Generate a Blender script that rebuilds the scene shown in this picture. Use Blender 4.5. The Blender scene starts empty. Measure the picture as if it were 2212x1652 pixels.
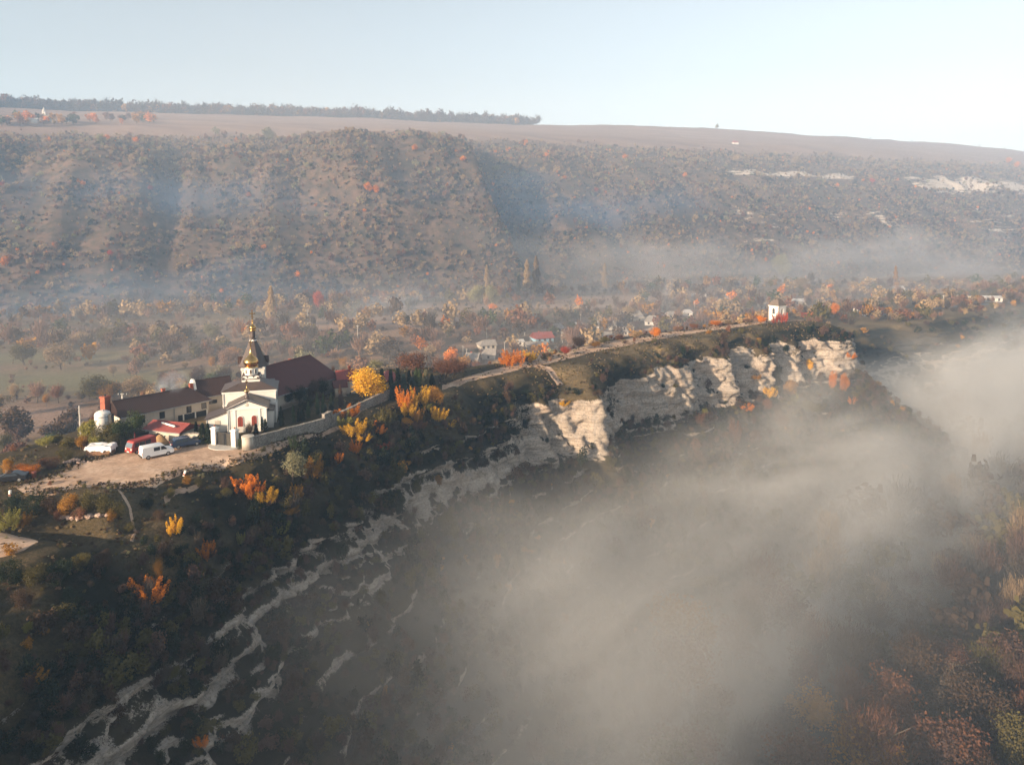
import bpy, bmesh, math, random
import numpy as np
from mathutils import Vector, Matrix, Euler
from mathutils.bvhtree import BVHTree

scene = bpy.context.scene
COL = scene.collection
R = math.radians
# ------------------------------------------------------------------ camera, world, sun, exposure
CAM_H = 36.0
LENS_PX, PITCH, PRINCIPAL_V = 692.0, R(5.0), 282.5
cam_data = bpy.data.cameras.new("camera")
cam_data.sensor_fit = 'HORIZONTAL'
cam_data.sensor_width = 36.0
cam_data.lens = 36.0 * LENS_PX / 1024.0
cam_data.shift_y = (PRINCIPAL_V - 382.0) / 1024.0
cam_data.clip_start = 1.0
cam_data.clip_end = 9000.0
cam = bpy.data.objects.new("camera", cam_data)
COL.objects.link(cam)
cam.location = (0, 0, CAM_H)
cam.rotation_euler = (R(90) - PITCH, 0, 0)
scene.camera = cam

SUN_EL = R(15.0)
SUN_AZ = math.atan2(-0.69, -0.72)          # direction towards the sun, in the ground plane
sun_dir = Vector((math.cos(SUN_AZ) * math.cos(SUN_EL), math.sin(SUN_AZ) * math.cos(SUN_EL), math.sin(SUN_EL)))
world = bpy.data.worlds.new("World")
scene.world = world
world.use_nodes = True
wn = world.node_tree
bg = wn.nodes["Background"]
sky = wn.nodes.new("ShaderNodeTexSky")
sky.sky_type = 'NISHITA'
sky.sun_disc = False
sky.sun_elevation = SUN_EL
sky.sun_rotation = math.atan2(sun_dir.x, sun_dir.y)
sky.air_density = 1.25
sky.dust_density = 1.0
sky.ozone_density = 0.2
veil = wn.nodes.new("ShaderNodeHueSaturation")            # thin high cloud takes the colour out of the whole sky alike
veil.inputs['Saturation'].default_value = 0.36
veil.inputs['Value'].default_value = 0.80
wn.links.new(sky.outputs[0], veil.inputs['Color'])
wn.links.new(veil.outputs[0], bg.inputs[0])
bg.inputs[1].default_value = 0.10
sun_data = bpy.data.lights.new("sun", 'SUN')
sun_data.energy = 5.0
sun_data.angle = R(0.5)
sun_data.color = (1.0, 0.76, 0.52)
sun = bpy.data.objects.new("sun", sun_data)
COL.objects.link(sun)
sun.rotation_euler = sun_dir.to_track_quat('Z', 'Y').to_euler()
sun.location = (-200, -300, 200)

vs = scene.view_settings
vs.view_transform = 'Standard'
vs.look = 'None'
vs.gamma = 1.0
vs.use_curve_mapping = False
vs.exposure = 1.4
cy = scene.cycles
cy.max_bounces = 5
cy.diffuse_bounces = 2
cy.glossy_bounces = 2
cy.transmission_bounces = 2
cy.transparent_max_bounces = 6
cy.volume_bounces = 1
cy.volume_step_rate = 1.0
cy.volume_max_steps = 160
cy.use_denoising = True
cy.denoiser = 'OPENIMAGEDENOISE'
cy.denoising_input_passes = 'RGB_ALBEDO_NORMAL'
cy.use_adaptive_sampling = True
cy.adaptive_threshold = 0.02
HAZE_DENSITY = 0.00031

# ------------------------------------------------------------------ noise
def _hash(ix, iy, iz, seed):
    h = (ix * 374761393 + iy * 668265263 + iz * 2147483647 + seed * 1274126177) & 0xFFFFFFFF
    h = ((h ^ (h >> 13)) * 1274126177) & 0xFFFFFFFF
    return ((h ^ (h >> 16)) & 0xFFFF) / 65535.0

def vnoise(x, y, z=None, seed=0):
    x = np.asarray(x, float); y = np.asarray(y, float)
    z = np.zeros_like(x) if z is None else np.asarray(z, float)
    fx, fy, fz = np.floor(x), np.floor(y), np.floor(z)
    ix, iy, iz = fx.astype(np.int64), fy.astype(np.int64), fz.astype(np.int64)
    tx, ty, tz = x - fx, y - fy, z - fz
    tx = tx * tx * (3 - 2 * tx); ty = ty * ty * (3 - 2 * ty); tz = tz * tz * (3 - 2 * tz)
    def c(a, b, d): return _hash(ix + a, iy + b, iz + d, seed)
    x00 = c(0,0,0) * (1 - tx) + c(1,0,0) * tx
    x10 = c(0,1,0) * (1 - tx) + c(1,1,0) * tx
    x01 = c(0,0,1) * (1 - tx) + c(1,0,1) * tx
    x11 = c(0,1,1) * (1 - tx) + c(1,1,1) * tx
    y0 = x00 * (1 - ty) + x10 * ty
    y1 = x01 * (1 - ty) + x11 * ty
    return (y0 * (1 - tz) + y1 * tz) * 2 - 1

def fbm(x, y, z=None, octaves=4, seed=0):
    s, a, f, t = 0.0, 1.0, 1.0, 0.0
    for k in range(octaves):
        s = s + a * vnoise(np.asarray(x) * f + 13.7 * k, np.asarray(y) * f - 7.3 * k, None if z is None else np.asarray(z) * f + 3.1 * k, seed + k)
        t += a; a *= 0.5; f *= 2.03
    return s / t

def smooth(a, b, x):
    t = np.clip((x - a) / (b - a), 0, 1)
    return t * t * (3 - 2 * t)

# ------------------------------------------------------------------ camera rays and ground look-up
GROUND = []            # BVH trees of the terrain sheets
def view_ray(vx, vy):
    u = vx / 2212 * 1024; v = vy / 1652 * 764
    a = (u - 512) / LENS_PX; b = (PRINCIPAL_V - v) / LENS_PX
    return Vector((a, math.cos(PITCH) + b * math.sin(PITCH), -math.sin(PITCH) + b * math.cos(PITCH)))

def at(vx, vy, z=0.0):
    d = view_ray(vx, vy); t = (z - CAM_H) / d.z
    return Vector((d.x * t, d.y * t, z))

def hit(vx, vy):
    """Where the line of sight through a point of the survey photograph meets the terrain."""
    d = view_ray(vx, vy).normalized(); o = Vector((0, 0, CAM_H)); best = None
    for b in GROUND:
        h = b.ray_cast(o, d)
        if h[0] is not None and (best is None or h[3] < best[1]): best = (h[0], h[3])
    return best[0] if best else None

def ground_z(x, y, default=0.0):
    z = None
    for b in GROUND:
        h = b.ray_cast(Vector((x, y, 500)), Vector((0, 0, -1)))
        if h[0] is not None and (z is None or h[0].z > z): z = h[0].z
    return default if z is None else z

def px_per_m(p):
    f = p.y * math.cos(PITCH) - (p.z - CAM_H) * math.sin(PITCH)
    return LENS_PX / f * 2212 / 1024

# ------------------------------------------------------------------ materials
MATS = {}
class NT:
    def __init__(self, name):
        m = bpy.data.materials.new(name); m.use_nodes = True
        self.m = m; self.t = m.node_tree; self.bsdf = self.t.nodes["Principled BSDF"]; self.out = self.t.nodes["Material Output"]
        MATS[name] = m
    def n(self, typ, **kw):
        nd = self.t.nodes.new(typ)
        for k, v in kw.items(): setattr(nd, k, v)
        return nd
    def link(self, a, b): self.t.links.new(a, b)
    def set(self, sock, v):
        if isinstance(v, bpy.types.NodeSocket): self.link(v, sock)
        else: sock.default_value = v if not (isinstance(v, tuple) and len(v) == 3 and sock.type == 'RGBA') else (*v, 1)
    def coord(self, kind='Object'):
        return self.n("ShaderNodeTexCoord").outputs[kind]
    def mapping(self, vec, scale=(1, 1, 1), rot=(0, 0, 0)):
        nd = self.n("ShaderNodeMapping"); self.link(vec, nd.inputs[0]); nd.inputs['Scale'].default_value = scale; nd.inputs['Rotation'].default_value = rot
        return nd.outputs[0]
    def noise(self, scale, vec=None, detail=4, rough=0.55, dist=0.0):
        nd = self.n("ShaderNodeTexNoise"); nd.inputs['Scale'].default_value = scale; nd.inputs['Detail'].default_value = detail
        nd.inputs['Roughness'].default_value = rough; nd.inputs['Distortion'].default_value = dist
        if vec is not None: self.link(vec, nd.inputs['Vector'])
        return nd.outputs['Fac']
    def ramp(self, fac, stops, interp='LINEAR'):
        nd = self.n("ShaderNodeValToRGB"); nd.color_ramp.interpolation = interp
        e = nd.color_ramp.elements
        while len(e) < len(stops): e.new(0.5)
        for el, (p, c) in zip(e, stops):
            el.position = p; el.color = (*c, 1) if len(c) == 3 else c
        self.link(fac, nd.inputs[0]); return nd.outputs[0]
    def mix(self, fac, a, b, mode='MIX'):
        nd = self.n("ShaderNodeMix", data_type='RGBA', blend_type=mode); self.set(nd.inputs[0], fac); self.set(nd.inputs[6], a); self.set(nd.inputs[7], b)
        return nd.outputs[2]
    def math(self, op, a, b=0.0, c=None, clamp=False):
        nd = self.n("ShaderNodeMath", operation=op, use_clamp=clamp); self.set(nd.inputs[0], a); self.set(nd.inputs[1], b)
        if c is not None: self.set(nd.inputs[2], c)
        return nd.outputs[0]
    def attr(self, name, kind='GEOMETRY'):
        nd = self.n("ShaderNodeAttribute", attribute_name=name, attribute_type=kind); return nd.outputs['Fac']
    def bump(self, h, strength=0.5, dist=0.1):
        nd = self.n("ShaderNodeBump"); nd.inputs['Strength'].default_value = strength; nd.inputs['Distance'].default_value = dist
        self.link(h, nd.inputs['Height']); self.link(nd.outputs[0], self.bsdf.inputs['Normal'])
    def base(self, c, rough=0.9, spec=0.2, metal=0.0):
        self.set(self.bsdf.inputs['Base Color'], c); self.set(self.bsdf.inputs['Roughness'], rough)
        self.bsdf.inputs['Specular IOR Level'].default_value = spec; self.bsdf.inputs['Metallic'].default_value = metal
        return self.m

def mat_plain(name, c, rough=0.85, var=0.25, scale=1.5, spec=0.2, metal=0.0, bump=0.0, bscale=6.0):
    t = NT(name); co = t.coord()
    n1 = t.noise(scale, co, 5, 0.65)
    lo = tuple(v * (1 - var) for v in c); hi = tuple(min(1, v * (1 + var * 0.6)) for v in c)
    t.base(t.ramp(n1, [(0.3, lo), (0.7, hi)]), rough, spec, metal)
    if bump: t.bump(t.noise(bscale, co, 4), bump, 0.06)
    return t.m

def mat_leaf(name, c, var=0.35, translucent=0.35):
    """Leaves or twigs: tone varies from tree to tree and from spray to spray."""
    t = NT(name)
    rnd = t.n("ShaderNodeObjectInfo").outputs['Random']
    n1 = t.noise(0.9, t.coord(), 3, 0.7)
    f = t.math('ADD', t.math('MULTIPLY', rnd, 0.45), t.math('MULTIPLY', n1, 0.55))
    lo = tuple(v * (1 - var) for v in c); hi = (min(1, c[0] * (1 + var)), min(1, c[1] * (1 + var * 0.9)), c[2] * (1 + var * 0.4))
    colr = t.ramp(f, [(0.22, lo), (0.5, c), (0.8, hi)])
    t.base(colr, 0.8, 0.15)
    tr = t.n("ShaderNodeBsdfTranslucent"); t.link(colr, tr.inputs[0])
    mx = t.n("ShaderNodeMixShader"); mx.inputs[0].default_value = translucent
    t.link(t.bsdf.outputs[0], mx.inputs[1]); t.link(tr.outputs[0], mx.inputs[2]); t.link(mx.outputs[0], t.out.inputs[0])
    return t.m

# ------------------------------------------------------------------ object helpers
def tag(o, label=None, cat=None, group=None, kind=None):
    if label: o['label'] = label
    if cat: o['category'] = cat
    if group: o['group'] = group
    if kind: o['kind'] = kind
    return o

def mesh_np(name, V, Fq, mat=None, attrs=None, smooth_shade=True):
    me = bpy.data.meshes.new(name)
    V = np.asarray(V, np.float32); Fq = np.asarray(Fq, np.int32)
    k = Fq.shape[1]
    me.vertices.add(len(V)); me.vertices.foreach_set('co', V.ravel())
    me.loops.add(Fq.size); me.loops.foreach_set('vertex_index', Fq.ravel())
    me.polygons.add(len(Fq)); me.polygons.foreach_set('loop_start', np.arange(0, Fq.size, k, dtype=np.int32))
    me.polygons.foreach_set('use_smooth', np.full(len(Fq), smooth_shade))
    me.update(calc_edges=True)
    for a, v in (attrs or {}).items():
        at_ = me.attributes.new(a, 'FLOAT', 'POINT'); at_.data.foreach_set('value', np.asarray(v, np.float32).ravel())
    if mat: me.materials.append(mat)
    return me

def obj_from(me, name, parent=None, loc=(0, 0, 0)):
    o = bpy.data.objects.new(name, me); COL.objects.link(o)
    if parent is not None: o.parent = parent
    o.location = loc
    return o

def grid_faces(nu, nv):
    i = np.arange(nu - 1)[:, None] * nv + np.arange(nv - 1)[None, :]
    return np.stack([i, i + nv, i + nv + 1, i + 1], -1).reshape(-1, 4)

def sheet(name, X, Y, Z, mat, attrs=None, flip=False):
    V = np.stack([X, Y, Z], -1).reshape(-1, 3); Fq = grid_faces(*X.shape)
    if flip: Fq = Fq[:, ::-1]
    me = mesh_np(name, V, Fq, mat, {k: v.ravel() for k, v in (attrs or {}).items()})
    o = obj_from(me, name); o['kind'] = 'structure'
    GROUND.append(BVHTree.FromPolygons(V.tolist(), Fq.tolist()))
    return o

# ------------------------------------------------------------------ terrain materials
def terrain_rock_nodes(t, co):
    big = t.noise(0.12, co, 5, 0.6); fine = t.noise(2.2, co, 7, 0.75)
    strat = t.noise(1.0, t.mapping(co, (0.12, 0.12, 2.3)), 7, 0.7, 0.5)
    streak = t.noise(1.0, t.mapping(co, (1.1, 1.1, 0.13)), 4, 0.6)
    c = t.ramp(strat, [(0.28, (0.13, 0.105, 0.085)), (0.45, (0.30, 0.25, 0.205)), (0.62, (0.44, 0.375, 0.31)), (0.8, (0.22, 0.18, 0.15))])
    c = t.mix(t.ramp(streak, [(0.48, (0, 0, 0)), (0.72, (0.7, 0.7, 0.7))]), c, (0.21, 0.20, 0.19))
    c = t.mix(t.ramp(big, [(0.52, (0, 0, 0)), (0.75, (0.5, 0.5, 0.5))]), c, (0.52, 0.37, 0.27))
    c = t.mix(t.ramp(fine, [(0.34, (0.9, 0.9, 0.9)), (0.52, (0, 0, 0))]), c, (0.12, 0.095, 0.075))
    return c, strat, fine

def mat_promontory():
    t = NT("ridge_ground"); co = t.coord()
    rock, strat, fine = terrain_rock_nodes(t, co)
    g1 = t.noise(0.35, co, 6, 0.7); g2 = t.noise(2.6, co, 5, 0.75)
    grass = t.ramp(g1, [(0.25, (0.008, 0.009, 0.005)), (0.45, (0.015, 0.015, 0.008)), (0.6, (0.026, 0.021, 0.012)), (0.78, (0.055, 0.038, 0.02))])
    grass = t.mix(t.ramp(g2, [(0.35, (0.75, 0.75, 0.75)), (0.55, (0, 0, 0))]), grass, (0.012, 0.013, 0.009))
    dry = t.mix(t.ramp(g2, [(0.35, (0, 0, 0)), (0.65, (1, 1, 1))]), (0.21, 0.145, 0.08), (0.075, 0.062, 0.030))
    grass = t.mix(t.attr('dry'), grass, dry)
    g3 = t.noise(8.0, co, 4, 0.7)
    rk = t.math('ADD', t.attr('rock'), t.math('ADD', t.math('MULTIPLY', t.math('SUBTRACT', g2, 0.5), 1.1), t.math('MULTIPLY', t.math('SUBTRACT', g3, 0.5), 0.9)))
    rk = t.ramp(rk, [(0.42, (0, 0, 0)), (0.56, (1, 1, 1))])
    t.base(t.mix(rk, grass, rock), 0.95, 0.1)
    t.bump(t.math('ADD', t.math('MULTIPLY', strat, 0.8), fine), 0.7, 0.35)
    return t.m

def mat_valley():
    t = NT("valley_ground"); co = t.coord()
    n1 = t.noise(0.012, co, 4, 0.6, 0.6); n2 = t.noise(0.12, co, 6, 0.7); n3 = t.noise(0.9, co, 4, 0.7)
    c = t.ramp(n1, [(0.30, (0.11, 0.095, 0.05)), (0.44, (0.165, 0.115, 0.07)), (0.55, (0.23, 0.145, 0.10)), (0.7, (0.18, 0.11, 0.075))])
    c = t.mix(t.ramp(n2, [(0.4, (0.7, 0.7, 0.7)), (0.6, (0, 0, 0))]), c, (0.085, 0.07, 0.042))
    c = t.mix(t.attr('field'), c, t.mix(n2, (0.22, 0.145, 0.11), (0.32, 0.215, 0.16)))
    c = t.mix(t.attr('meadow'), c, t.mix(n2, (0.10, 0.10, 0.05), (0.16, 0.14, 0.075)))
    c = t.mix(t.ramp(n3, [(0.35, (0.5, 0.5, 0.5)), (0.55, (0, 0, 0))]), c, (0.05, 0.042, 0.026))
    t.base(c, 0.95, 0.1)
    return t.m

def mat_hill():
    t = NT("hillside_ground"); co = t.coord()
    n1 = t.noise(0.022, co, 6, 0.65); n2 = t.noise(0.15, co, 6, 0.75)
    strat = t.noise(1.0, t.mapping(co, (0.02, 0.02, 0.22)), 6, 0.7, 0.5)
    c = t.ramp(n1, [(0.3, (0.060, 0.043, 0.030)), (0.5, (0.115, 0.073, 0.050)), (0.7, (0.18, 0.115, 0.078))])
    c = t.mix(t.ramp(n2, [(0.40, (0.8, 0.8, 0.8)), (0.58, (0, 0, 0))]), c, (0.035, 0.036, 0.022))
    fr_ = t.noise(1.0, t.mapping(co, (0.004, 0.05, 0.02), (0, 0, R(22))), 4, 0.6); fld = t.mix(t.ramp(fr_, [(0.35, (0, 0, 0)), (0.65, (1, 1, 1))]), (0.14, 0.092, 0.075), (0.235, 0.16, 0.12))
    c = t.mix(t.attr('field'), c, fld)
    rk = t.math('ADD', t.attr('rock'), t.math('MULTIPLY', t.math('SUBTRACT', strat, 0.5), 1.6))
    rk = t.math('ADD', rk, t.math('MULTIPLY', t.math('SUBTRACT', n2, 0.5), 0.8))
    rk = t.ramp(rk, [(0.55, (0, 0, 0)), (0.68, (1, 1, 1))])
    c = t.mix(rk, c, t.mix(n2, (0.33, 0.28, 0.23), (0.52, 0.45, 0.38)))
    t.base(c, 0.95, 0.1)
    return t.m

# ------------------------------------------------------------------ the promontory: one swept sheet from the village side, over the top, down the cliff to the gorge
RIM = np.array([(-70,-60),(-64,0),(-58,45),(-51,72),(-47,90),(-42,104),(-36,117.5),(-29,128.5),(-22,138),(-12.5,149),(-2,159.5),(9,166),(16,168.5),(22,176),(31,185.5),(47,201.6),(67,218),(85,231),(97,238),(108,243.5),(115,246.5),(119.5,251),(121,262),(124,280),(136,298),(165,318),(215,347),(290,397),(370,452),(480,530),(640,640)], float)
def resample(P, step):
    d = np.r_[0, np.cumsum(np.hypot(*np.diff(P, axis=0).T))]
    # catmull-rom through a dense parameter
    t = np.linspace(0, len(P) - 1, 4000); i = np.clip(t.astype(int), 0, len(P) - 2); f = (t - i)[:, None]
    Q = np.vstack([2 * P[0] - P[1], P, 2 * P[-1] - P[-2]])
    a, b, c, e = Q[i], Q[i + 1], Q[i + 2], Q[i + 3]
    D = 0.5 * (2 * b + (c - a) * f + (2 * a - 5 * b + 4 * c - e) * f**2 + (3 * b - a - 3 * c + e) * f**3)
    s = np.r_[0, np.cumsum(np.hypot(*np.diff(D, axis=0).T))]
    return D, s
RD, RS = resample(RIM, 0.5)
def s_near(x, y): return float(RS[np.argmin((RD[:, 0] - x)**2 + (RD[:, 1] - y)**2)])
S_TIP = s_near(117, 248)
S_CHURCH = s_near(-38, 114)
s_vals = np.concatenate([np.arange(20, S_TIP + 25, 0.6), np.arange(S_TIP + 25, RS[-1], 2.5)])
rim = np.stack([np.interp(s_vals, RS, RD[:, 0]), np.interp(s_vals, RS, RD[:, 1])], -1)
def smoothed_normals(win):
    dens = np.arange(0, RS[-1], 0.5)
    P = np.stack([np.interp(dens, RS, RD[:, 0]), np.interp(dens, RS, RD[:, 1])], -1)
    T = np.gradient(P, axis=0)
    k = np.exp(-0.5 * (np.arange(-3 * win, 3 * win + 1) / win)**2); k /= k.sum()
    pad = 3 * win
    T = np.stack([np.convolve(np.pad(T[:, j], pad, mode='edge'), k, 'valid') for j in range(2)], -1)
    T /= np.linalg.norm(T, axis=1)[:, None]
    N = np.stack([T[:, 1], -T[:, 0]], -1)
    return np.stack([np.interp(s_vals, dens, N[:, 0]), np.interp(s_vals, dens, N[:, 1])], -1)
nrm = smoothed_normals(28)
nrm /= np.linalg.norm(nrm, axis=1)[:, None]
def skey(pts, col):
    """values given at plan points along the rim, smoothly interpolated along it"""
    ks = [s_near(*p[:2]) for p in pts]; o = np.argsort(ks)
    return np.interp(s_vals, np.array(ks)[o], np.array([p[col] for p in pts], float)[o])
WIDTH_PTS = [(-64,0,45),(-51,72,42),(-47,90,36),(-42,104,36),(-36,117,44),(-29,128,44),(-22,138,38),(-12,149,27),(-2,160,14),(9,166,13),(31,185,17),(47,201,18),(67,218,16),(85,231,14),(97,238,14),(115,246,12),(121,262,14),(136,298,40),(215,347,60),(370,452,70)]
width = skey(WIDTH_PTS, 2)
ztop = skey([(-64,0,0),(115,246,0.0),(119.5,251,-1.5),(121,262,-7),(124,280,-11),(165,318,-13),(290,397,-14),(480,530,-16)], 2)
zback = skey([(-64,0,-36),(115,246,-36),(136,298,-34),(290,397,-34),(480,530,-34)], 2)
PROF_L = np.array([(0,0),(3.5,-1.2),(9,-5.5),(14.5,-10.5),(17.2,-15.2),(22,-18),(40,-32),(62,-49),(88,-66)], float)
PROF_M = np.array([(0,0),(3.5,-2.0),(7,-6.5),(9,-11.0),(11.5,-17.5),(16,-20.5),(34,-34),(55,-50),(82,-66)], float)
PROF_C = np.array([(0,0),(3.0,-1.6),(5.6,-4.8),(6.8,-10.5),(8.0,-17),(12,-20),(30,-34),(51,-50),(78,-66)], float)
PROF_T = np.array([(0,0),(3.0,-1.0),(7,-3),(11,-6),(15,-9),(19,-12),(36,-25),(58,-42),(86,-62)], float)
wl = np.interp(s_vals, [s_near(-36,117), s_near(-18,143)], [1, 0])
wc = np.interp(s_vals, [s_near(-10,152), s_near(10,167)], [0, 1]) * np.interp(s_vals, [s_near(121,262), s_near(136,298)], [1, 0])
wt = np.interp(s_vals, [s_near(121,262), s_near(136,298)], [0, 1])
wm = np.clip(1 - wl - wc - wt, 0, 1)
PROF = (PROF_L[None] * wl[:, None, None] + PROF_M[None] * wm[:, None, None] + PROF_C[None] * wc[:, None, None] + PROF_T[None] * wt[:, None, None])
tt_near = np.concatenate([np.linspace(0, 5, 58), np.linspace(5, 8, 74)[1:]])     # fine on the brow and the cliff, coarser on the talus
tt_near = np.unique(np.round(tt_near, 5))
ii = np.clip(tt_near.astype(int), 0, 7); ff = tt_near - ii
D_near = PROF[:, ii, 0] * (1 - ff) + PROF[:, ii + 1, 0] * ff
Z_near = PROF[:, ii, 1] * (1 - ff) + PROF[:, ii + 1, 1] * ff
n_back, n_top = 20, 44
bt = np.linspace(0, 1, n_back, endpoint=False)
back_run = np.interp(s_vals, [s_near(-42,104), s_near(9,166), S_TIP, s_near(215,347)], [70, 62, 62, 55])
D_back = -(width[:, None] + back_run[:, None] * (1 - bt[None]))
Z_back = (zback[:, None] - ztop[:, None]) * (1 - bt[None])**0.85
tt = np.linspace(0, 1, n_top, endpoint=False)
D_top = -width[:, None] * (1 - tt[None])
Z_top = np.zeros_like(D_top)
Dall = np.concatenate([D_back, D_top, D_near], 1)
Zall = np.concatenate([Z_back, Z_top, Z_near], 1) + ztop[:, None]
S2 = np.repeat(s_vals[:, None], Dall.shape[1], 1)
# buttresses and alcoves of the cliff, then rock shelves
def bump_s(x, y, w, a): return a * np.exp(-((s_vals - s_near(x, y)) / w)**2)
def butt_s(x, y, w1, w2, a):
    """a buttress with a long left flank and an abrupt right side"""
    q = s_vals - s_near(x, y)
    return a * np.where(q < 0, np.exp(-(q / w1)**2), np.exp(-(q / w2)**2))
BUT = (butt_s(-14,147,9,4,2.5) + butt_s(-4,157,7,3,2.0) + butt_s(14,168,7,2.4,5.2) + butt_s(3,162,3.5,1.8,2.2) + bump_s(27,181,7,-3.0) + butt_s(44,199,8,5,2.6)
       + butt_s(60,213,6,2.5,3.2) + bump_s(66,217,3,-1.8) + butt_s(78,226,6,2.2,3.6) + bump_s(83,230,3,-2.0) + butt_s(92,235.5,5,2.0,3.0) + bump_s(96,238,3.4,-3.0) + butt_s(112,245,9,4,3.0)
       + butt_s(-40,108,10,5,1.6) + butt_s(-49,82,9,4,1.8) + butt_s(-56,52,10,5,2.0))
near_off = n_back + n_top
ref = S_CHURCH
zr = Zall - ztop[:, None]
g_face = smooth(-1.0, -6.0, zr) * (1 - 0.75 * smooth(-17, -34, zr))
g_face[:, :near_off] = 0
off = BUT[:, None] * g_face
BX = rim[:, 0:1]; BY = rim[:, 1:2]
X0 = BX + nrm[:, 0:1] * Dall; Y0 = BY + nrm[:, 1:2] * Dall
isn = np.zeros_like(Dall); isn[:, near_off:] = 1.0
edge = smooth(0, 3.0, Dall) * isn
off = off + edge * (1.3 * fbm(X0 / 11, Y0 / 11, Zall / 9, 4, 3) + 0.9 * fbm(X0 / 3.1, Y0 / 3.1, Zall / 2.2, 3, 11))
warp = 2.2 * fbm(X0 / 30, Y0 / 30, None, 3, 21)
ph = (zr + warp) / 3.4
fr = ph - np.floor(ph); saw = np.where(fr < 0.64, fr / 0.64, (1 - fr) / 0.36) - 0.5
ledge_run = smooth(-0.12, 0.14, fbm(S2 / 15, np.floor(ph) * 3.1 + 0.03 * zr, None, 3, 57))          # each shelf comes and goes along the slope
shelf_amp = (0.25 + 1.35 * ledge_run) * (1 - 0.65 * wc[:, None] * smooth(-20, -17, zr)) * smooth(-2.5, -6, zr) * (1 - 0.3 * smooth(-30, -50, zr))
off = off - edge * shelf_amp * saw * 1.5
ph2 = (zr + 0.6 * warp) / 1.15; saw2 = ph2 - np.floor(ph2)
off = off + edge * 0.85 * (saw2 - 0.5) * (0.4 + 0.6 * smooth(-0.2, 0.2, fbm(S2 / 9, np.floor(ph2) * 2.7, None, 2, 59))) * smooth(-3, -6, zr) * (1 - smooth(-18, -26, zr))
def ridged(v): return 1 - np.abs(v)
joint = smooth(0.80, 0.97, ridged(vnoise(X0 / 4.2 + 0.15 * Zall, Y0 / 4.2, Zall / 16, 41)))
cav = smooth(0.82, 0.98, ridged(vnoise(X0 / 6.5, Y0 / 6.5, Zall / 2.6, 42))) + 0.7 * smooth(0.8, 0.97, ridged(vnoise(X0 / 2.6, Y0 / 2.6, Zall / 1.3, 43)))
facez = smooth(-2.5, -6, zr) * (1 - 0.8 * smooth(-18, -26, zr))
off = off - edge * facez * (1.15 * joint + 0.65 * cav) + edge * facez * 0.9 * fbm(X0 / 1.6, Y0 / 1.6, Zall / 1.2, 2, 44)
# overhanging lip along the foot of the big rock face
off = off + edge * wc[:, None] * 1.6 * np.exp(-((zr + 14.5) / 1.4)**2) * smooth(-0.2, 0.3, fbm(S2 / 12, Zall * 0, None, 2, 5))
X = X0 + nrm[:, 0:1] * off; Y = Y0 + nrm[:, 1:2] * off
topish = 1 - smooth(0, 2, np.abs(Dall + width[:, None] * 0.5) - width[:, None] * 0.5)
Z = Zall + 0.55 * fbm(X0 / 9, Y0 / 9, None, 4, 8) * (1 - 0.85 * topish) * (1 - g_face) + 0.10 * fbm(X0 / 4, Y0 / 4, None, 3, 9)
Z = Z - 1.7 * np.exp(-((Dall - 1.0) / 2.6)**2) * smooth(-0.25, 0.5, fbm(S2 / 7, S2 * 0, None, 3, 77))
# the shady hollow and the bushy mound at the near end of the top
hc = at(155, 1133); mc = at(190, 1090)
Z = Z - 2.2 * np.exp(-(((X0 - hc.x) / 5.5)**2 + ((Y0 - hc.y) / 2.6)**2)) + 1.7 * np.exp(-((((X0 - mc.x) / 5.5)**2 + ((Y0 - mc.y) / 3.4)**2))**2)
# slope -> rock mask
def grid_slope(X, Y, Z):
    P = np.stack([X, Y, Z], -1); a = np.gradient(P, axis=0); b = np.gradient(P, axis=1)
    n = np.cross(a, b); l = np.linalg.norm(n, axis=-1) + 1e-9
    return np.abs(n[..., 2]) / l
nz = grid_slope(X, Y, Z)
rockn = fbm(X / 8, Y / 8, Z / 4, 4, 55)
rock = smooth(0.80, 0.42, nz + 0.22 * rockn) * isn * smooth(-1.5, -4, zr + 2.0 * rockn)
rock = np.clip(rock * (1 - 0.6 * smooth(-19, -34, zr)), 0, 1) * (0.8 + 0.2 * smooth(-0.35, 0.1, fbm(X / 5, Y / 5, Z / 3, 3, 56)))
scarp = smooth(0.58, 0.70, fr) * ledge_run * smooth(-0.25, 0.15, fbm(X / 3.2, Y / 3.2, Z / 2.0, 3, 58)) * 0.9
main = np.exp(-((zr + 15 + 1.5 * warp) / 4.6)**2)
rock_l = np.clip(np.maximum(rock, 0.95 * main * smooth(0.95, 0.74, nz)) * (0.12 + 0.95 * main) + 0.95 * scarp * smooth(-5, -9, zr) * (1 - 0.6 * smooth(-24, -44, zr)) * smooth(0.93, 0.80, nz), 0, 1)
face = smooth(-3.0, -6.0, zr + 3.0 * rockn) * smooth(-21.5, -17.5, zr + 1.5 * rockn)
rock_c = np.clip(np.maximum(rock * 1.35, face * smooth(0.93, 0.72, nz) * 1.1) * np.maximum(0.10, face) + 0.6 * scarp * (1 - face) * smooth(-18, -21, zr) * (1 - smooth(-34, -46, zr)), 0, 1)
rock_c = rock_c * (1 - 0.55 * smooth(0.10, 0.34, fbm(X / 6.5, Y / 6.5, Z / 3.4, 4, 60)) * smooth(0.35, 0.6, nz + 0.25))
rock = (rock_c * wc[:, None] + rock_l * (1 - wc[:, None])) * isn
dry = np.clip(smooth(-0.1, 0.5, fbm(X / 14, Y / 14, None, 4, 66)) * 0.7 + topish * 0.35, 0, 1) * (1 - isn * smooth(-3, -10, zr) * 0.7)
dry = np.where(Dall < -width[:, None] - 2, np.clip(dry + 0.3, 0, 1), dry)
dry = np.where((S2 > S_TIP + 25) & (isn < 0.5), np.clip(dry + 0.35, 0, 1), dry)
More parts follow.
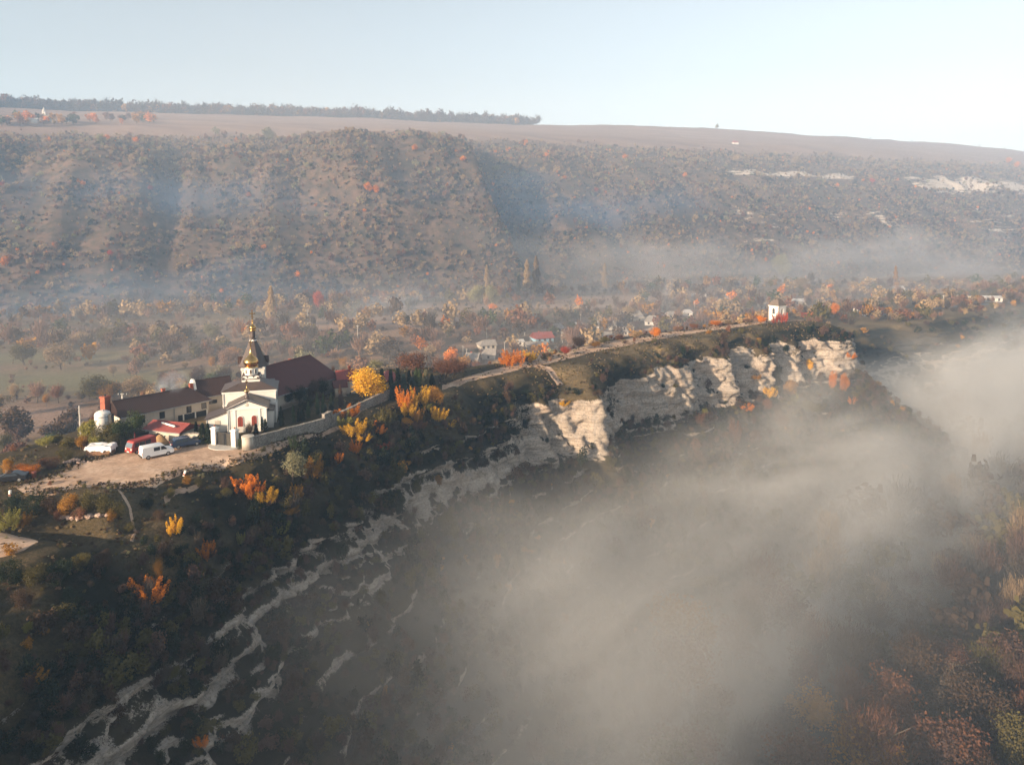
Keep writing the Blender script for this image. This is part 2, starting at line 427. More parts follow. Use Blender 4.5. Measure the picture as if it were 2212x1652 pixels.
ridge = sheet("ridge_ground", X, Y, Z, mat_promontory(), {'rock': rock, 'dry': dry}, flip=True)
RIDGE = dict(X=X, Y=Y, Z=Z, rock=rock, zr=zr, D=Dall, isn=isn, nz=nz)

# ------------------------------------------------------------------ gorge floor, valley floor, the hill across the valley
gx, gy = np.meshgrid(np.arange(-260, 760, 6.0), np.arange(-240, 620, 6.0), indexing='ij')
gz = -59 + 3.5 * fbm(gx / 60, gy / 60, None, 3, 90) + 7 * smooth(60, 260, gx - 0.35 * gy)
gorge = sheet("gorge_ground", gx, gy, gz, MATS["ridge_ground"], {'rock': gx * 0, 'dry': 0.25 + 0 * gx})
EH = np.array([0.925, 0.380]); QH = np.array([-0.380, 0.925])
vx_, vy_ = np.meshgrid(np.arange(-820, 1300, 7.0), np.arange(60, 1500, 7.0), indexing='ij')
dist_rim = np.full(vx_.shape, 1e9)
sd = np.zeros(vx_.shape)
for k in range(0, len(RD) - 8, 8):
    a = RD[k]; b = RD[k + 8]; ab = b - a
    t = np.clip(((vx_ - a[0]) * ab[0] + (vy_ - a[1]) * ab[1]) / (ab @ ab), 0, 1)
    ddx = vx_ - a[0] - t * ab[0]; ddy = vy_ - a[1] - t * ab[1]; dd = np.hypot(ddx, ddy)
    side = ddx * ab[1] - ddy * ab[0]
    m = dd < dist_rim; dist_rim = np.where(m, dd, dist_rim); sd = np.where(m, np.sign(side), sd)
signed = dist_rim * sd            # > 0 on the gorge side
vz = -28 + 2.2 * fbm(vx_ / 90, vy_ / 90, None, 4, 91)
vz = vz + 9 * np.exp(-(((vx_ + 62) / 75)**2 + ((vy_ - 372) / 42)**2)) + 5 * np.exp(-(((vx_ - 60) / 120)**2 + ((vy_ - 470) / 35)**2))
vz = np.where(signed > -20, -75, vz)
def patch_px(vx, vy, rx, ry):
    c = at(vx, vy, -27); return np.exp(-(((vx_ - c.x) / rx)**2 + ((vy_ - c.y) / ry)**2)**2)
fieldm = patch_px(770, 722, 70, 36) + patch_px(1180, 662, 110, 34) + patch_px(1420, 640, 110, 30) + patch_px(60, 900, 34, 22) + patch_px(900, 690, 60, 14)
meadow = patch_px(250, 815, 75, 20) + patch_px(60, 770, 60, 14) + patch_px(1010, 700, 40, 12)
valley = sheet("valley_ground", vx_, vy_, vz, mat_valley(), {'field': np.clip(fieldm, 0, 1), 'meadow': np.clip(meadow, 0, 1)})

hp, hq = np.meshgrid(np.arange(-760, 1900, 6.0), np.concatenate([np.arange(555, 960, 5.0), np.arange(960, 1700, 12.0)]), indexing='ij')
def hill_height(p, q):
    spur = 140 * smooth(-150, 238, p) * (1 - smooth(248, 268, p + 3 * fbm(q / 40, p * 0, None, 2, 14))) + 20 * smooth(300, 620, p) * (1 - smooth(700, 760, p))
    spur = spur + 60 * smooth(-330, -110, p) * (1 - smooth(-80, -48, p + 10 * fbm(q / 50, p * 0, None, 2, 15))) + 30 * smooth(-620, -450, p) * (1 - smooth(-420, -392, p))
    spur = spur + 22 * smooth(60, 120, p) * (1 - smooth(126, 142, p)) * smooth(700, 800, q) + 14 * fbm(p / 22, q / 90, None, 3, 24)
    mid = np.clip(np.minimum(q - 560, 940 - q) / 190, 0, 1)
    qq = q + (spur + 24 * fbm(p / 34, q / 170, None, 3, 25)) * mid + 16 * fbm(p / 120, q / 120, None, 4, 16)
    zc = 140 + 16 * smooth(-300, 400, p)
    face = -32 + (zc + 32) * np.clip((qq - 590) / 310, 0, 1)**0.92
    roundc = -14 * np.exp(-((qq - 900) / 45)**2)
    up = np.clip(qq - 900, 0, 420) * (0.18 + 0.045 * smooth(400, 1000, p))
    z = face + roundc + up + 7.0 * fbm(p / 42, q / 55, None, 5, 17) * (0.25 + mid)
    # rock terraces on the right part of the slope
    tm = smooth(430, 620, p)
    ph = (z + 5 * fbm(p / 80, q / 80, None, 2, 18)) / 17.0; fr = ph - np.floor(ph)
    z = z + tm * 6.0 * (smooth(0.55, 0.75, fr) - fr) * mid
    return z, qq
hz, hqq = hill_height(hp, hq)
hx = EH[0] * hp + QH[0] * hq; hy = EH[1] * hp + QH[1] * hq
hfield = smooth(905, 935, hqq + 12 * fbm(hp / 60, hq / 60, None, 3, 19))
hrock = (0.95 * np.exp(-((hz - 108) / 9)**2) * smooth(600, 700, hp) * (1 - smooth(900, 960, hp)) + 1.0 * np.exp(-((hz - 98) / 22)**2) * smooth(985, 1040, hp)
         + 0.55 * np.exp(-((hz - 45) / 22)**2) * smooth(420, 600, hp) + 0.35 * np.exp(-((hz - 15) / 20)**2) * smooth(-150, 100, hp))
hrock = np.clip(hrock * (0.75 + 0.5 * fbm(hp / 40, hq / 40, None, 3, 23)), 0, 1) * (1 - hfield)
hill = sheet("hillside_ground", hx, hy, hz, mat_hill(), {'field': hfield, 'rock': hrock})

# ------------------------------------------------------------------ air
def volume_box(name, lo, hi, mat):
    bm = bmesh.new(); bmesh.ops.create_cube(bm, size=1)
    for v in bm.verts:
        v.co = Vector([lo[k] + (v.co[k] + 0.5) * (hi[k] - lo[k]) for k in range(3)])
    me = bpy.data.meshes.new(name); bm.to_mesh(me); bm.free(); me.materials.append(mat)
    o = obj_from(me, name); o['kind'] = 'stuff'; return o
def mat_haze(name, color, density, aniso=0.0):
    m = bpy.data.materials.new(name); m.use_nodes = True; nt = m.node_tree; nt.nodes.clear()
    out = nt.nodes.new("ShaderNodeOutputMaterial"); v = nt.nodes.new("ShaderNodeVolumePrincipled")
    v.inputs['Color'].default_value = (*color, 1); v.inputs['Density'].default_value = density; v.inputs['Anisotropy'].default_value = aniso
    nt.links.new(v.outputs[0], out.inputs['Volume']); return m
volume_box("haze", (-1450, -260, -80), (1950, 2350, 330), mat_haze("haze_air", (0.40, 0.63, 0.96), HAZE_DENSITY, 0.0))
# ------------------------------------------------------------------ mist
def mist_mat(name, color, dens, half, warp_scale, warp_amt, ztop, zsoft, aniso=0.3, lo=0.35, hi=0.7, detail_scale=0.05, end_soft=60.0):
    """Drifting mist: dense along the long axis of its box, fading to the sides, to the top and to both ends."""
    m = bpy.data.materials.new(name); m.use_nodes = True; nt = m.node_tree; nt.nodes.clear()
    t = NT.__new__(NT); t.m = m; t.t = nt
    out = nt.nodes.new("ShaderNodeOutputMaterial"); v = nt.nodes.new("ShaderNodeVolumePrincipled")
    co = nt.nodes.new("ShaderNodeTexCoord").outputs['Object']
    n1 = t.noise(warp_scale, co, 2, 0.5); n2 = t.noise(warp_scale * 1.7, t.mapping(co, (1, 1, 1.4), (0.4, 0.2, 1.1)), 2, 0.5)
    n3 = t.noise(detail_scale, t.mapping(co, (0.38, 1.15, 1.9), (0.1, 0.0, 0.12)), 4, 0.58, 0.9)
    sep = nt.nodes.new("ShaderNodeSeparateXYZ"); nt.links.new(co, sep.inputs[0])
    def mr(val, a, b, c=0.0, d=1.0):
        nd = nt.nodes.new("ShaderNodeMapRange"); nd.interpolation_type = 'SMOOTHSTEP'; nt.links.new(val, nd.inputs[0])
        nd.inputs[1].default_value = a; nd.inputs[2].default_value = b; nd.inputs[3].default_value = c; nd.inputs[4].default_value = d
        return nd.outputs[0]
    w1 = t.math('MULTIPLY', t.math('SUBTRACT', n1, 0.5), warp_amt)
    w2 = t.math('MULTIPLY', t.math('SUBTRACT', n2, 0.5), warp_amt)
    side = mr(t.math('ABSOLUTE', t.math('ADD', sep.outputs[1], w1)), half[1] * 0.98, half[1] * 0.25)
    top = mr(t.math('ADD', sep.outputs[2], w2), ztop, ztop - zsoft)
    ends = mr(t.math('ABSOLUTE', sep.outputs[0]), half[0] * 0.99, half[0] * 0.99 - end_soft)
    edge = mr(t.math('ABSOLUTE', sep.outputs[1]), half[1] * 0.995, half[1] * 0.85)
    topcut = mr(sep.outputs[2], half[2] * 0.99, half[2] * 0.8)
    d = t.math('MULTIPLY', t.math('MULTIPLY', side, top), t.math('MULTIPLY', ends, t.math('MULTIPLY', edge, topcut)))
    d = t.math('MULTIPLY', d, mr(n3, lo, hi, 0.12, 1.0))
    nt.links.new(t.math('MULTIPLY', d, dens), v.inputs['Density'])
    v.inputs['Color'].default_value = (*color, 1); v.inputs['Anisotropy'].default_value = aniso
    nt.links.new(v.outputs[0], out.inputs['Volume'])
    return m
def mist(name, label_mat, center, half, rotz, mat):
    o = volume_box(name, (-half[0], -half[1], -half[2]), half, mat); o.location = center; o.rotation_euler = (0, 0, rotz); return o
mist("gorge_mist", None, (131, 237, -38), (260, 46, 34), math.atan2(0.70, 0.72),
     mist_mat("gorge_mist", (0.79, 0.785, 0.77), 0.064, (260, 46, 34), 0.012, 40, 30, 40, 0.0, 0.30, 0.62, 0.028, 70))
mist("valley_mist", None, (300, 790, 2), (420, 120, 42), math.atan2(0.38, 0.925),
     mist_mat("valley_mist", (0.88, 0.88, 0.90), 0.0095, (420, 120, 42), 0.006, 110, 26, 45, 0.2, 0.3, 0.65, 0.012, 140))
mist("valley_mist", None, (-330, 500, -8), (330, 90, 34), math.atan2(0.38, 0.925),
     mist_mat("valley_mist_thin", (0.38, 0.64, 1.0), 0.0048, (330, 90, 34), 0.008, 90, 18, 36, 0.2, 0.35, 0.65, 0.016, 120))
mist("hillside_mist", None, (560, 1125, 105), (1250, 430, 180), math.atan2(0.38, 0.925),
     mist_mat("hillside_mist", (0.84, 0.82, 0.82), 0.00050, (1250, 430, 180), 0.004, 90, 170, 140, 0.0, 0.1, 0.5, 0.007, 300))
mist("slope_mist", None, (-150, 700, 62), (480, 60, 48), math.atan2(0.38, 0.925),
     mist_mat("slope_mist", (0.32, 0.58, 1.0), 0.0058, (480, 60, 48), 0.006, 70, 30, 50, 0.1, 0.35, 0.65, 0.012, 160))
mist("gorge_haze", None, (120, 226, -30), (310, 75, 30), math.atan2(0.70, 0.72),
     mist_mat("gorge_haze", (0.62, 0.63, 0.63), 0.0060, (310, 75, 30), 0.012, 24, 26, 30, 0.1, 0.2, 0.6, 0.02, 40))
mist("village_mist", None, (180, 440, -4), (520, 170, 26), math.atan2(0.38, 0.925),
     mist_mat("village_mist", (0.88, 0.86, 0.86), 0.0019, (520, 170, 26), 0.008, 60, 18, 34, 0.2, 0.2, 0.6, 0.014, 200))
# ------------------------------------------------------------------ plants: shapes
def rng_(seed): return np.random.default_rng(seed)
def blades(P, N, U, w, l):
    """quads at P facing N, long along U"""
    S = np.cross(N, U); S /= np.linalg.norm(S, axis=1)[:, None] + 1e-9
    U2 = np.cross(S, N); U2 /= np.linalg.norm(U2, axis=1)[:, None] + 1e-9
    w = np.asarray(w).reshape(-1, 1); l = np.asarray(l).reshape(-1, 1)
    V = np.stack([P - S * w * 0.5, P + S * w * 0.5, P + S * w * 0.35 + U2 * l, P - S * w * 0.35 + U2 * l], 1).reshape(-1, 3)
    F_ = np.arange(len(V)).reshape(-1, 4)
    return V, F_
def unit(A): return A / (np.linalg.norm(A, axis=1)[:, None] + 1e-9)

def crown(form, n, seed, leaf):
    """leaf quads for a crown whose tree is 1 unit tall, standing on the origin"""
    g = rng_(seed)
    if form in ('round', 'loose', 'shrub'):
        k = {'round': 22, 'loose': 16, 'shrub': 12}[form]
        zc, rz, rx = {'round': (0.60, 0.38, 0.40), 'loose': (0.58, 0.38, 0.36), 'shrub': (0.42, 0.46, 0.55)}[form]
        C = unit(g.normal(size=(k, 3))) * g.uniform(0.35, 0.80, (k, 1)) * np.array([rx, rx, rz]); C[:, 2] += zc
        C[:, 2] = np.maximum(C[:, 2], 0.14 if form != 'shrub' else 0.08)
        rad = g.uniform(0.12, 0.24, k) * (1.25 if form == 'shrub' else 1.0)
        i = g.integers(0, k, n); d = unit(g.normal(size=(n, 3))); r = rad[i] * g.uniform(0.45, 1.08, n)
        P = C[i] + d * r[:, None]; P[:, 2] = np.maximum(P[:, 2], 0.015)
        N = unit(d + 0.8 * g.normal(size=(n, 3))); U = unit(g.normal(size=(n, 3)) + np.array([0, 0, 0.5]))
        return blades(P, N, U, leaf * g.uniform(0.6, 1.2, n), leaf * g.uniform(0.8, 1.5, n))
    if form == 'flame':                       # upright sprays, like young maples and smoke bushes
        k = 24
        a = g.uniform(0, 6.283, k); rr = g.uniform(0.02, 0.32, k)
        base = np.stack([rr * np.cos(a), rr * np.sin(a), g.uniform(0.05, 0.35, k)], -1)
        top = base + np.stack([0.20 * np.cos(a + 0.4), 0.20 * np.sin(a + 0.4), g.uniform(0.22, 0.66, k)], -1); top[:, 2] = np.minimum(top[:, 2], 1.0)
        i = g.integers(0, k, n); f = g.uniform(0, 1, n)
        ax = base[i] + (top[i] - base[i]) * f[:, None]
        wdt = 0.085 * np.sin(np.pi * (0.12 + 0.85 * f))**0.8
        d = unit(g.normal(size=(n, 3)) * np.array([1, 1, 0.5])); P = ax + d * (wdt * g.uniform(0.4, 1.0, n))[:, None]
        N = unit(d + 0.6 * g.normal(size=(n, 3))); U = unit(np.array([0, 0, 1.0]) + d * 0.8 + 0.3 * g.normal(size=(n, 3)))
        return blades(P, N, U, leaf * g.uniform(0.5, 0.9, n), leaf * g.uniform(1.0, 1.9, n))
    if form == 'twiggy':                      # nearly bare crown of fine upright twigs
        k = 26
        C = unit(g.normal(size=(k, 3))) * g.uniform(0.2, 0.75, (k, 1)) * np.array([0.36, 0.36, 0.34]); C[:, 2] += 0.58
        i = g.integers(0, k, n); org = np.array([0, 0, 0.20]); f = g.uniform(0.45, 1.12, n)
        br = C[i] - org; outw = unit(br)
        P = org + br * f[:, None] + (0.018 + 0.05 * f[:, None]) * g.normal(size=(n, 3)); P[:, 2] = np.maximum(P[:, 2], 0.1)
        U = unit(outw + np.array([0, 0, 0.55]) + 0.25 * g.normal(size=(n, 3))); N = unit(g.normal(size=(n, 3)))
        return blades(P, N, U, leaf * 0.34 * g.uniform(0.5, 1.2, n), leaf * g.uniform(2.2, 4.2, n))
    if form in ('poplar', 'cypress'):
        wid = 0.115 if form == 'poplar' else 0.15
        z = g.uniform(0.04, 1.0, n)**(0.9); r = wid * np.sin(np.pi * np.clip(0.10 + 0.88 * z, 0, 1))**0.7 * (1.25 - 0.55 * z) * (0.85 + 0.25 * np.sin(z * 23 + seed))
        a = g.uniform(0, 6.283, n); q = g.uniform(0.72, 1.05, n)
        P = np.stack([np.cos(a) * r * q, np.sin(a) * r * q, z * 0.96], -1)
        d = np.stack([np.cos(a), np.sin(a), 0 * a], -1)
        N = unit(d + 0.5 * g.normal(size=(n, 3))); U = unit(np.array([0, 0, 1.0]) + 0.25 * d + 0.15 * g.normal(size=(n, 3)))
        return blades(P, N, U, leaf * g.uniform(0.4, 0.8, n), leaf * g.uniform(1.2, 2.4, n))
    if form == 'spruce':
        tiers = 13; i = g.integers(0, tiers, n); zt = 0.08 + 0.90 * (i / tiers)
        f = np.sqrt(g.uniform(0, 1, n)); rmax = 0.27 * (1 - i / tiers) + 0.02; a = g.uniform(0, 6.283, n) + 0.35 * np.round(g.uniform(0, 6.283, n) / 0.7)
        r = rmax * f * (0.8 + 0.25 * np.sin(a * 6 + i)); P = np.stack([np.cos(a) * r, np.sin(a) * r, zt - 0.10 * r / 0.27 * 0.9 + 0.02 * g.normal(size=n)], -1)
        d = np.stack([np.cos(a), np.sin(a), -0.35 + 0 * a], -1); N = unit(np.array([0, 0, 1.0]) + 0.4 * g.normal(size=(n, 3)))
        return blades(P, N, unit(d), leaf * g.uniform(0.5, 1.0, n), leaf * g.uniform(1.0, 2.0, n))
    raise ValueError(form)

def tube(points, radii, seg=6):
    P = np.asarray(points, float); n = len(P); T = unit(np.gradient(P, axis=0)); V = []
    for p, t, r in zip(P, T, radii):
        a = np.cross(t, [0.3, 0.9, 0.1]); a /= np.linalg.norm(a); b = np.cross(t, a)
        for k in range(seg):
            th = 2 * math.pi * k / seg; V.append(p + r * (a * math.cos(th) + b * math.sin(th)))
    F_ = [[i * seg + k, i * seg + (k + 1) % seg, (i + 1) * seg + (k + 1) % seg, (i + 1) * seg + k] for i in range(n - 1) for k in range(seg)]
    return np.array(V), np.array(F_)
def join(parts):
    V, F_, o = [], [], 0
    for v, f in parts: V.append(v); F_.append(f + o); o += len(v)
    return np.concatenate(V), np.concatenate(F_)
def trunk(form, seed):
    g = rng_(seed + 500); parts = []
    top = {'poplar': 0.9, 'cypress': 0.6, 'spruce': 0.93, 'shrub': 0.25, 'flame': 0.45}.get(form, 0.62)
    r0 = {'poplar': 0.018, 'shrub': 0.02, 'cypress': 0.014, 'spruce': 0.016}.get(form, 0.026)
    z = np.linspace(-0.02, top, 6); w = np.cumsum(g.normal(size=(6, 2)) * 0.012, 0)
    parts.append(tube(np.c_[w, z], r0 * (1 - 0.75 * np.linspace(0, 1, 6))))
    if form not in ('spruce', 'cypress'):
        for k in range(6):
            h = g.uniform(0.12, 0.5) if form != 'shrub' else g.uniform(0.02, 0.15); a = k * 1.05 + g.uniform(-.3, .3); L = g.uniform(0.2, 0.36)
            b0 = np.array([0, 0, h]); b1 = b0 + np.array([math.cos(a) * L * 0.55, math.sin(a) * L * 0.55, L * 0.8]); b2 = b0 + np.array([math.cos(a) * L, math.sin(a) * L, L * 1.3])
            if form == 'poplar': b1[:2] *= 0.3; b2[:2] *= 0.25
            parts.append(tube([b0, b1, b2], [r0 * 0.5, r0 * 0.3, r0 * 0.1], 5))
    return join(parts)

M_BARK = mat_plain("bark", (0.085, 0.066, 0.05), 0.95, 0.35, 3)
M_BARK_PALE = mat_plain("pale_bark", (0.30, 0.26, 0.22), 0.95, 0.3, 3)
TONES = dict(
    golden=(0.66, 0.38, 0.035), amber=(0.34, 0.17, 0.03), orange=(0.60, 0.205, 0.025), red=(0.38, 0.075, 0.045), rust=(0.17, 0.078, 0.046), russet=(0.115, 0.068, 0.052),
    brown=(0.080, 0.050, 0.032), olive=(0.100, 0.083, 0.028), yellow_green=(0.22, 0.20, 0.05), green=(0.055, 0.075, 0.028), dark_green=(0.017, 0.025, 0.012),
    grey_green=(0.25, 0.23, 0.13), tan=(0.32, 0.225, 0.13), pinkish=(0.25, 0.15, 0.105), spruce_blue=(0.045, 0.070, 0.062), grey_brown=(0.088, 0.068, 0.053))
LEAF = {k: mat_leaf("leaves_" + k, v) for k, v in TONES.items()}
SHAPES = {}
def shape(form, variant, lod):
    """(crown mesh, trunk mesh) shared by every plant of that form"""
    key = (form, variant, lod)
    if key not in SHAPES:
        n, leaf = {'near': (3600, 0.026), 'mid': (900, 0.052), 'far': (150, 0.12), 'bush': (420, 0.075)}[lod]
        if form == 'twiggy': n, leaf = {'near': (9000, 0.018), 'mid': (2200, 0.034), 'far': (240, 0.085), 'bush': (480, 0.06)}[lod]
        if form in ('cypress', 'poplar'): n, leaf = {'near': (2200, 0.026), 'mid': (1100, 0.036), 'far': (260, 0.07), 'bush': (300, .06)}[lod]
        if form == 'spruce': n, leaf = {'near': (2400, 0.040), 'mid': (1300, 0.05), 'far': (300, .1), 'bush': (300, .1)}[lod]
        seed = 1000 + 37 * variant + sum(map(ord, form))
        cv, cf = crown(form, n, seed, leaf)
        tv, tf = trunk(form, seed)
        SHAPES[key] = (mesh_np("crown_" + form, cv, cf, LEAF['olive'], smooth_shade=False), mesh_np("trunk_" + form, tv, tf, M_BARK))
    return SHAPES[key]
NAME_OF = {'round': 'broadleaf_tree', 'loose': 'broadleaf_tree', 'flame': 'young_tree', 'twiggy': 'bare_tree', 'poplar': 'poplar_tree', 'cypress': 'cypress_tree', 'spruce': 'spruce_tree', 'shrub': 'shrub'}
TREES = []
def plant(loc, height, spread, form, tone, label, group, lod='mid', variant=None, cat=None, seed=0, name=None, bark=None):
    g = random.Random(int(loc[0] * 13.7 + loc[1] * 7.1) + seed)
    v = g.randrange(4) if variant is None else variant
    cm, tm = shape(form, v, lod)
    root = bpy.data.objects.new(name or NAME_OF[form], None); COL.objects.link(root)
    root.location = (loc[0], loc[1], loc[2] - 0.02 * height); root.rotation_euler = (g.uniform(-.05, .05), g.uniform(-.05, .05), g.uniform(0, 6.28))
    root.scale = (spread, spread, height); root.empty_display_size = 0.3
    c = obj_from(cm, "crown", root); c.material_slots[0].link = 'OBJECT'; c.material_slots[0].material = LEAF[tone]
    t_ = obj_from(tm, "trunk", root)
    if bark: t_.material_slots[0].link = 'OBJECT'; t_.material_slots[0].material = bark
    tag(root, label, cat or ('shrub' if form == 'shrub' else 'tree'), group)
    TREES.append(root)
    return root

def stuff_scatter(name, pts, scales, kinds, weights, seed=1, squash=(0.75, 1.25)):
    """one object: a cloud of points, each carrying one of a few small plants"""
    g = rng_(seed)
    coll = bpy.data.collections.new(name + "_kinds")
    for i, (form, var, lod, tone) in enumerate(kinds):
        cm, tm = shape(form, var, lod)
        me = cm.copy(); me.materials.clear(); me.materials.append(LEAF[tone])
        coll.objects.link(bpy.data.objects.new("%s_%02d" % (name, i), me))
    pts = np.asarray(pts, np.float32); n = len(pts)
    me = bpy.data.meshes.new(name); me.vertices.add(n); me.vertices.foreach_set('co', pts.ravel())
    a = me.attributes.new('pick', 'INT', 'POINT'); w = np.asarray(weights, float); a.data.foreach_set('value', g.choice(len(kinds), n, p=w / w.sum()).astype(np.int32))
    s = np.stack([scales * g.uniform(0.9, 1.2, n), scales * g.uniform(0.9, 1.2, n), scales * g.uniform(*squash, n)], -1).astype(np.float32)
    b = me.attributes.new('size', 'FLOAT_VECTOR', 'POINT'); b.data.foreach_set('vector', s.ravel())
    c = me.attributes.new('turn', 'FLOAT_VECTOR', 'POINT'); rr = np.zeros((n, 3), np.float32); rr[:, 2] = g.uniform(0, 6.28, n); rr[:, :2] = g.normal(size=(n, 2)) * 0.08; c.data.foreach_set('vector', rr.ravel())
    o = obj_from(me, name); o['kind'] = 'stuff'
    ng = bpy.data.node_groups.new(name + "_scatter", 'GeometryNodeTree')
    ng.interface.new_socket("Geometry", in_out='INPUT', socket_type='NodeSocketGeometry'); ng.interface.new_socket("Geometry", in_out='OUTPUT', socket_type='NodeSocketGeometry')
    gi = ng.nodes.new('NodeGroupInput'); go = ng.nodes.new('NodeGroupOutput'); ip = ng.nodes.new('GeometryNodeInstanceOnPoints'); ci = ng.nodes.new('GeometryNodeCollectionInfo')
    ci.inputs['Collection'].default_value = coll; ci.inputs['Separate Children'].default_value = True; ci.inputs['Reset Children'].default_value = True
    def na(nm, typ):
        nd = ng.nodes.new('GeometryNodeInputNamedAttribute'); nd.data_type = typ; nd.inputs['Name'].default_value = nm; return nd.outputs[0]
    L = ng.links.new
    L(gi.outputs[0], ip.inputs['Points']); L(ci.outputs[0], ip.inputs['Instance']); ip.inputs['Pick Instance'].default_value = True
    L(na('pick', 'INT'), ip.inputs['Instance Index']); L(na('size', 'FLOAT_VECTOR'), ip.inputs['Scale'])
    e2r = ng.nodes.new('FunctionNodeEulerToRotation'); L(na('turn', 'FLOAT_VECTOR'), e2r.inputs[0]); L(e2r.outputs[0], ip.inputs['Rotation'])
    L(ip.outputs[0], go.inputs[0])
    md = o.modifiers.new("scatter", 'NODES'); md.node_group = ng
    return o

# ------------------------------------------------------------------ ground cover: nobody could count it
def grid_points(D, cond, n, seed):
    """random surface points of a swept grid where cond holds, evenly by area"""
    g = rng_(seed)
    P = np.stack([D['X'], D['Y'], D['Z']], -1)
    a = P[1:, :-1] - P[:-1, :-1]; b = P[:-1, 1:] - P[:-1, :-1]
    area = np.linalg.norm(np.cross(a, b), axis=-1) * cond[:-1, :-1]
    pr = (area / area.sum()).ravel(); i = g.choice(len(pr), n, p=pr)
    r, c = np.unravel_index(i, area.shape); u = g.uniform(0, 1, (n, 1)); v = g.uniform(0, 1, (n, 1))
    return P[r, c] * (1 - u) * (1 - v) + P[r + 1, c] * u * (1 - v) + P[r, c + 1] * (1 - u) * v + P[r + 1, c + 1] * u * v
RG = RIDGE
clump = fbm(RG['X'] / 7, RG['Y'] / 7, RG['Z'] / 7, 3, 201)
slope_ok = RG['isn'] * smooth(0.42, 0.18, RG['rock']) * smooth(-0.8, -3.0, RG['zr']) * (0.25 + smooth(-0.15, 0.25, clump)) * smooth(-62, -40, RG['zr'])
slope_ok = slope_ok * (1 - 0.72 * smooth(-0.1, 0.2, S2 * 0 + smooth(s_near(-2,160), s_near(9,166), S2)) * smooth(-20, -12, RG['zr']))
near_w = slope_ok * (S2 < S_TIP + 12)
pp = grid_points(RG, near_w, 15000, 5)
g = rng_(77)
stuff_scatter("slope_undergrowth", pp, g.gamma(5.0, 0.24, len(pp)) + 0.2, [('shrub', 0, 'bush', 'dark_green'), ('shrub', 1, 'bush', 'brown'), ('shrub', 2, 'bush', 'olive'), ('shrub', 3, 'bush', 'russet'), ('twiggy', 0, 'bush', 'grey_brown'), ('twiggy', 2, 'bush', 'russet'), ('loose', 1, 'bush', 'olive'), ('shrub', 1, 'bush', 'amber')], [10, 6, 3.5, 3, 5, 5, 2.5, 0.3], 31, (0.6, 1.6))
ledge_w = RG['isn'] * smooth(0.72, 0.88, RG['nz']) * (RG['zr'] < -3) * (RG['zr'] > -22) * (S2 < S_TIP + 12) * (0.2 + smooth(-0.1, 0.25, clump))
pp = grid_points(RG, ledge_w, 1500, 15)
stuff_scatter("ledge_plants", pp, g.gamma(4, 0.2, len(pp)) + 0.25, [('shrub', 0, 'bush', 'dark_green'), ('shrub', 1, 'bush', 'brown'), ('twiggy', 2, 'bush', 'russet'), ('shrub', 2, 'bush', 'olive')], [4, 4, 3, 3], 40)
far_w = slope_ok * (S2 >= S_TIP + 12) + RG['isn'] * (S2 > S_TIP + 25) * 0.5 * smooth(0.3, 0.1, RG['rock'])
pp = grid_points(RG, far_w, 2600, 6)
stuff_scatter("terrace_undergrowth", pp, g.uniform(1.0, 3.4, len(pp)), [('shrub', 0, 'far', 'olive'), ('shrub', 1, 'far', 'russet'), ('twiggy', 2, 'far', 'grey_brown'), ('shrub', 3, 'far', 'amber'), ('shrub', 2, 'far', 'dark_green')], [4, 4, 5, 0.6, 3], 32)
topw = ((1 - RG['isn']) * (RG['D'] > -width[:, None] + 0.5) + RG['isn'] * (RG['zr'] > -4)) * (S2 < S_TIP - 4) * (0.15 + smooth(0.0, 0.35, fbm(RG['X'] / 4, RG['Y'] / 4, None, 3, 207)))
yard = ((RG['X'] + 50)**2 / 26**2 + (RG['Y'] - 116)**2 / 24**2 < 1) & (RG['D'] < -2)
topw = topw * np.where(yard, 0.0, 1.0)
pp = grid_points(RG, topw, 9000, 18)
stuff_scatter("dry_grass", pp, g.uniform(0.18, 0.55, len(pp))**1.0, [('shrub', 0, 'bush', 'olive'), ('shrub', 1, 'bush', 'tan'), ('shrub', 2, 'bush', 'brown'), ('shrub', 3, 'bush', 'grey_green')], [5, 4, 5, 1], 38, (0.6, 1.0))
terr_w = (RG['D'] > -width[:, None] - 40) * (1 - RG['isn']) * (S2 > S_TIP + 30) * (0.08 + smooth(0.0, 0.3, clump))
pp = grid_points(RG, terr_w, 1500, 7)
stuff_scatter("terrace_scrub", pp, g.gamma(4, 0.8, len(pp)) + 0.8, [('round', 0, 'far', 'tan'), ('shrub', 1, 'far', 'rust'), ('twiggy', 2, 'far', 'pinkish'), ('round', 3, 'far', 'amber'), ('shrub', 2, 'far', 'olive'), ('twiggy', 1, 'far', 'grey_brown')], [4, 3, 5, 1.5, 3, 4], 39)
# low weeds and tufts on the top and on its far bank
tuft_w = (1 - RG['isn']) * (RG['D'] > -width[:, None] - 30) * (S2 < S_TIP) * (0.15 + smooth(-0.1, 0.3, clump)) * (1 - 0.97 * (RG['D'] > -width[:, None] + 1.5))
pp = grid_points(RG, tuft_w, 2600, 8)
stuff_scatter("bank_undergrowth", pp, g.uniform(0.5, 2.0, len(pp)), [('shrub', 0, 'bush', 'amber'), ('shrub', 1, 'bush', 'rust'), ('shrub', 2, 'bush', 'olive'), ('twiggy', 3, 'bush', 'pinkish'), ('twiggy', 1, 'bush', 'russet')], [2.0, 3, 3, 3, 4], 33)
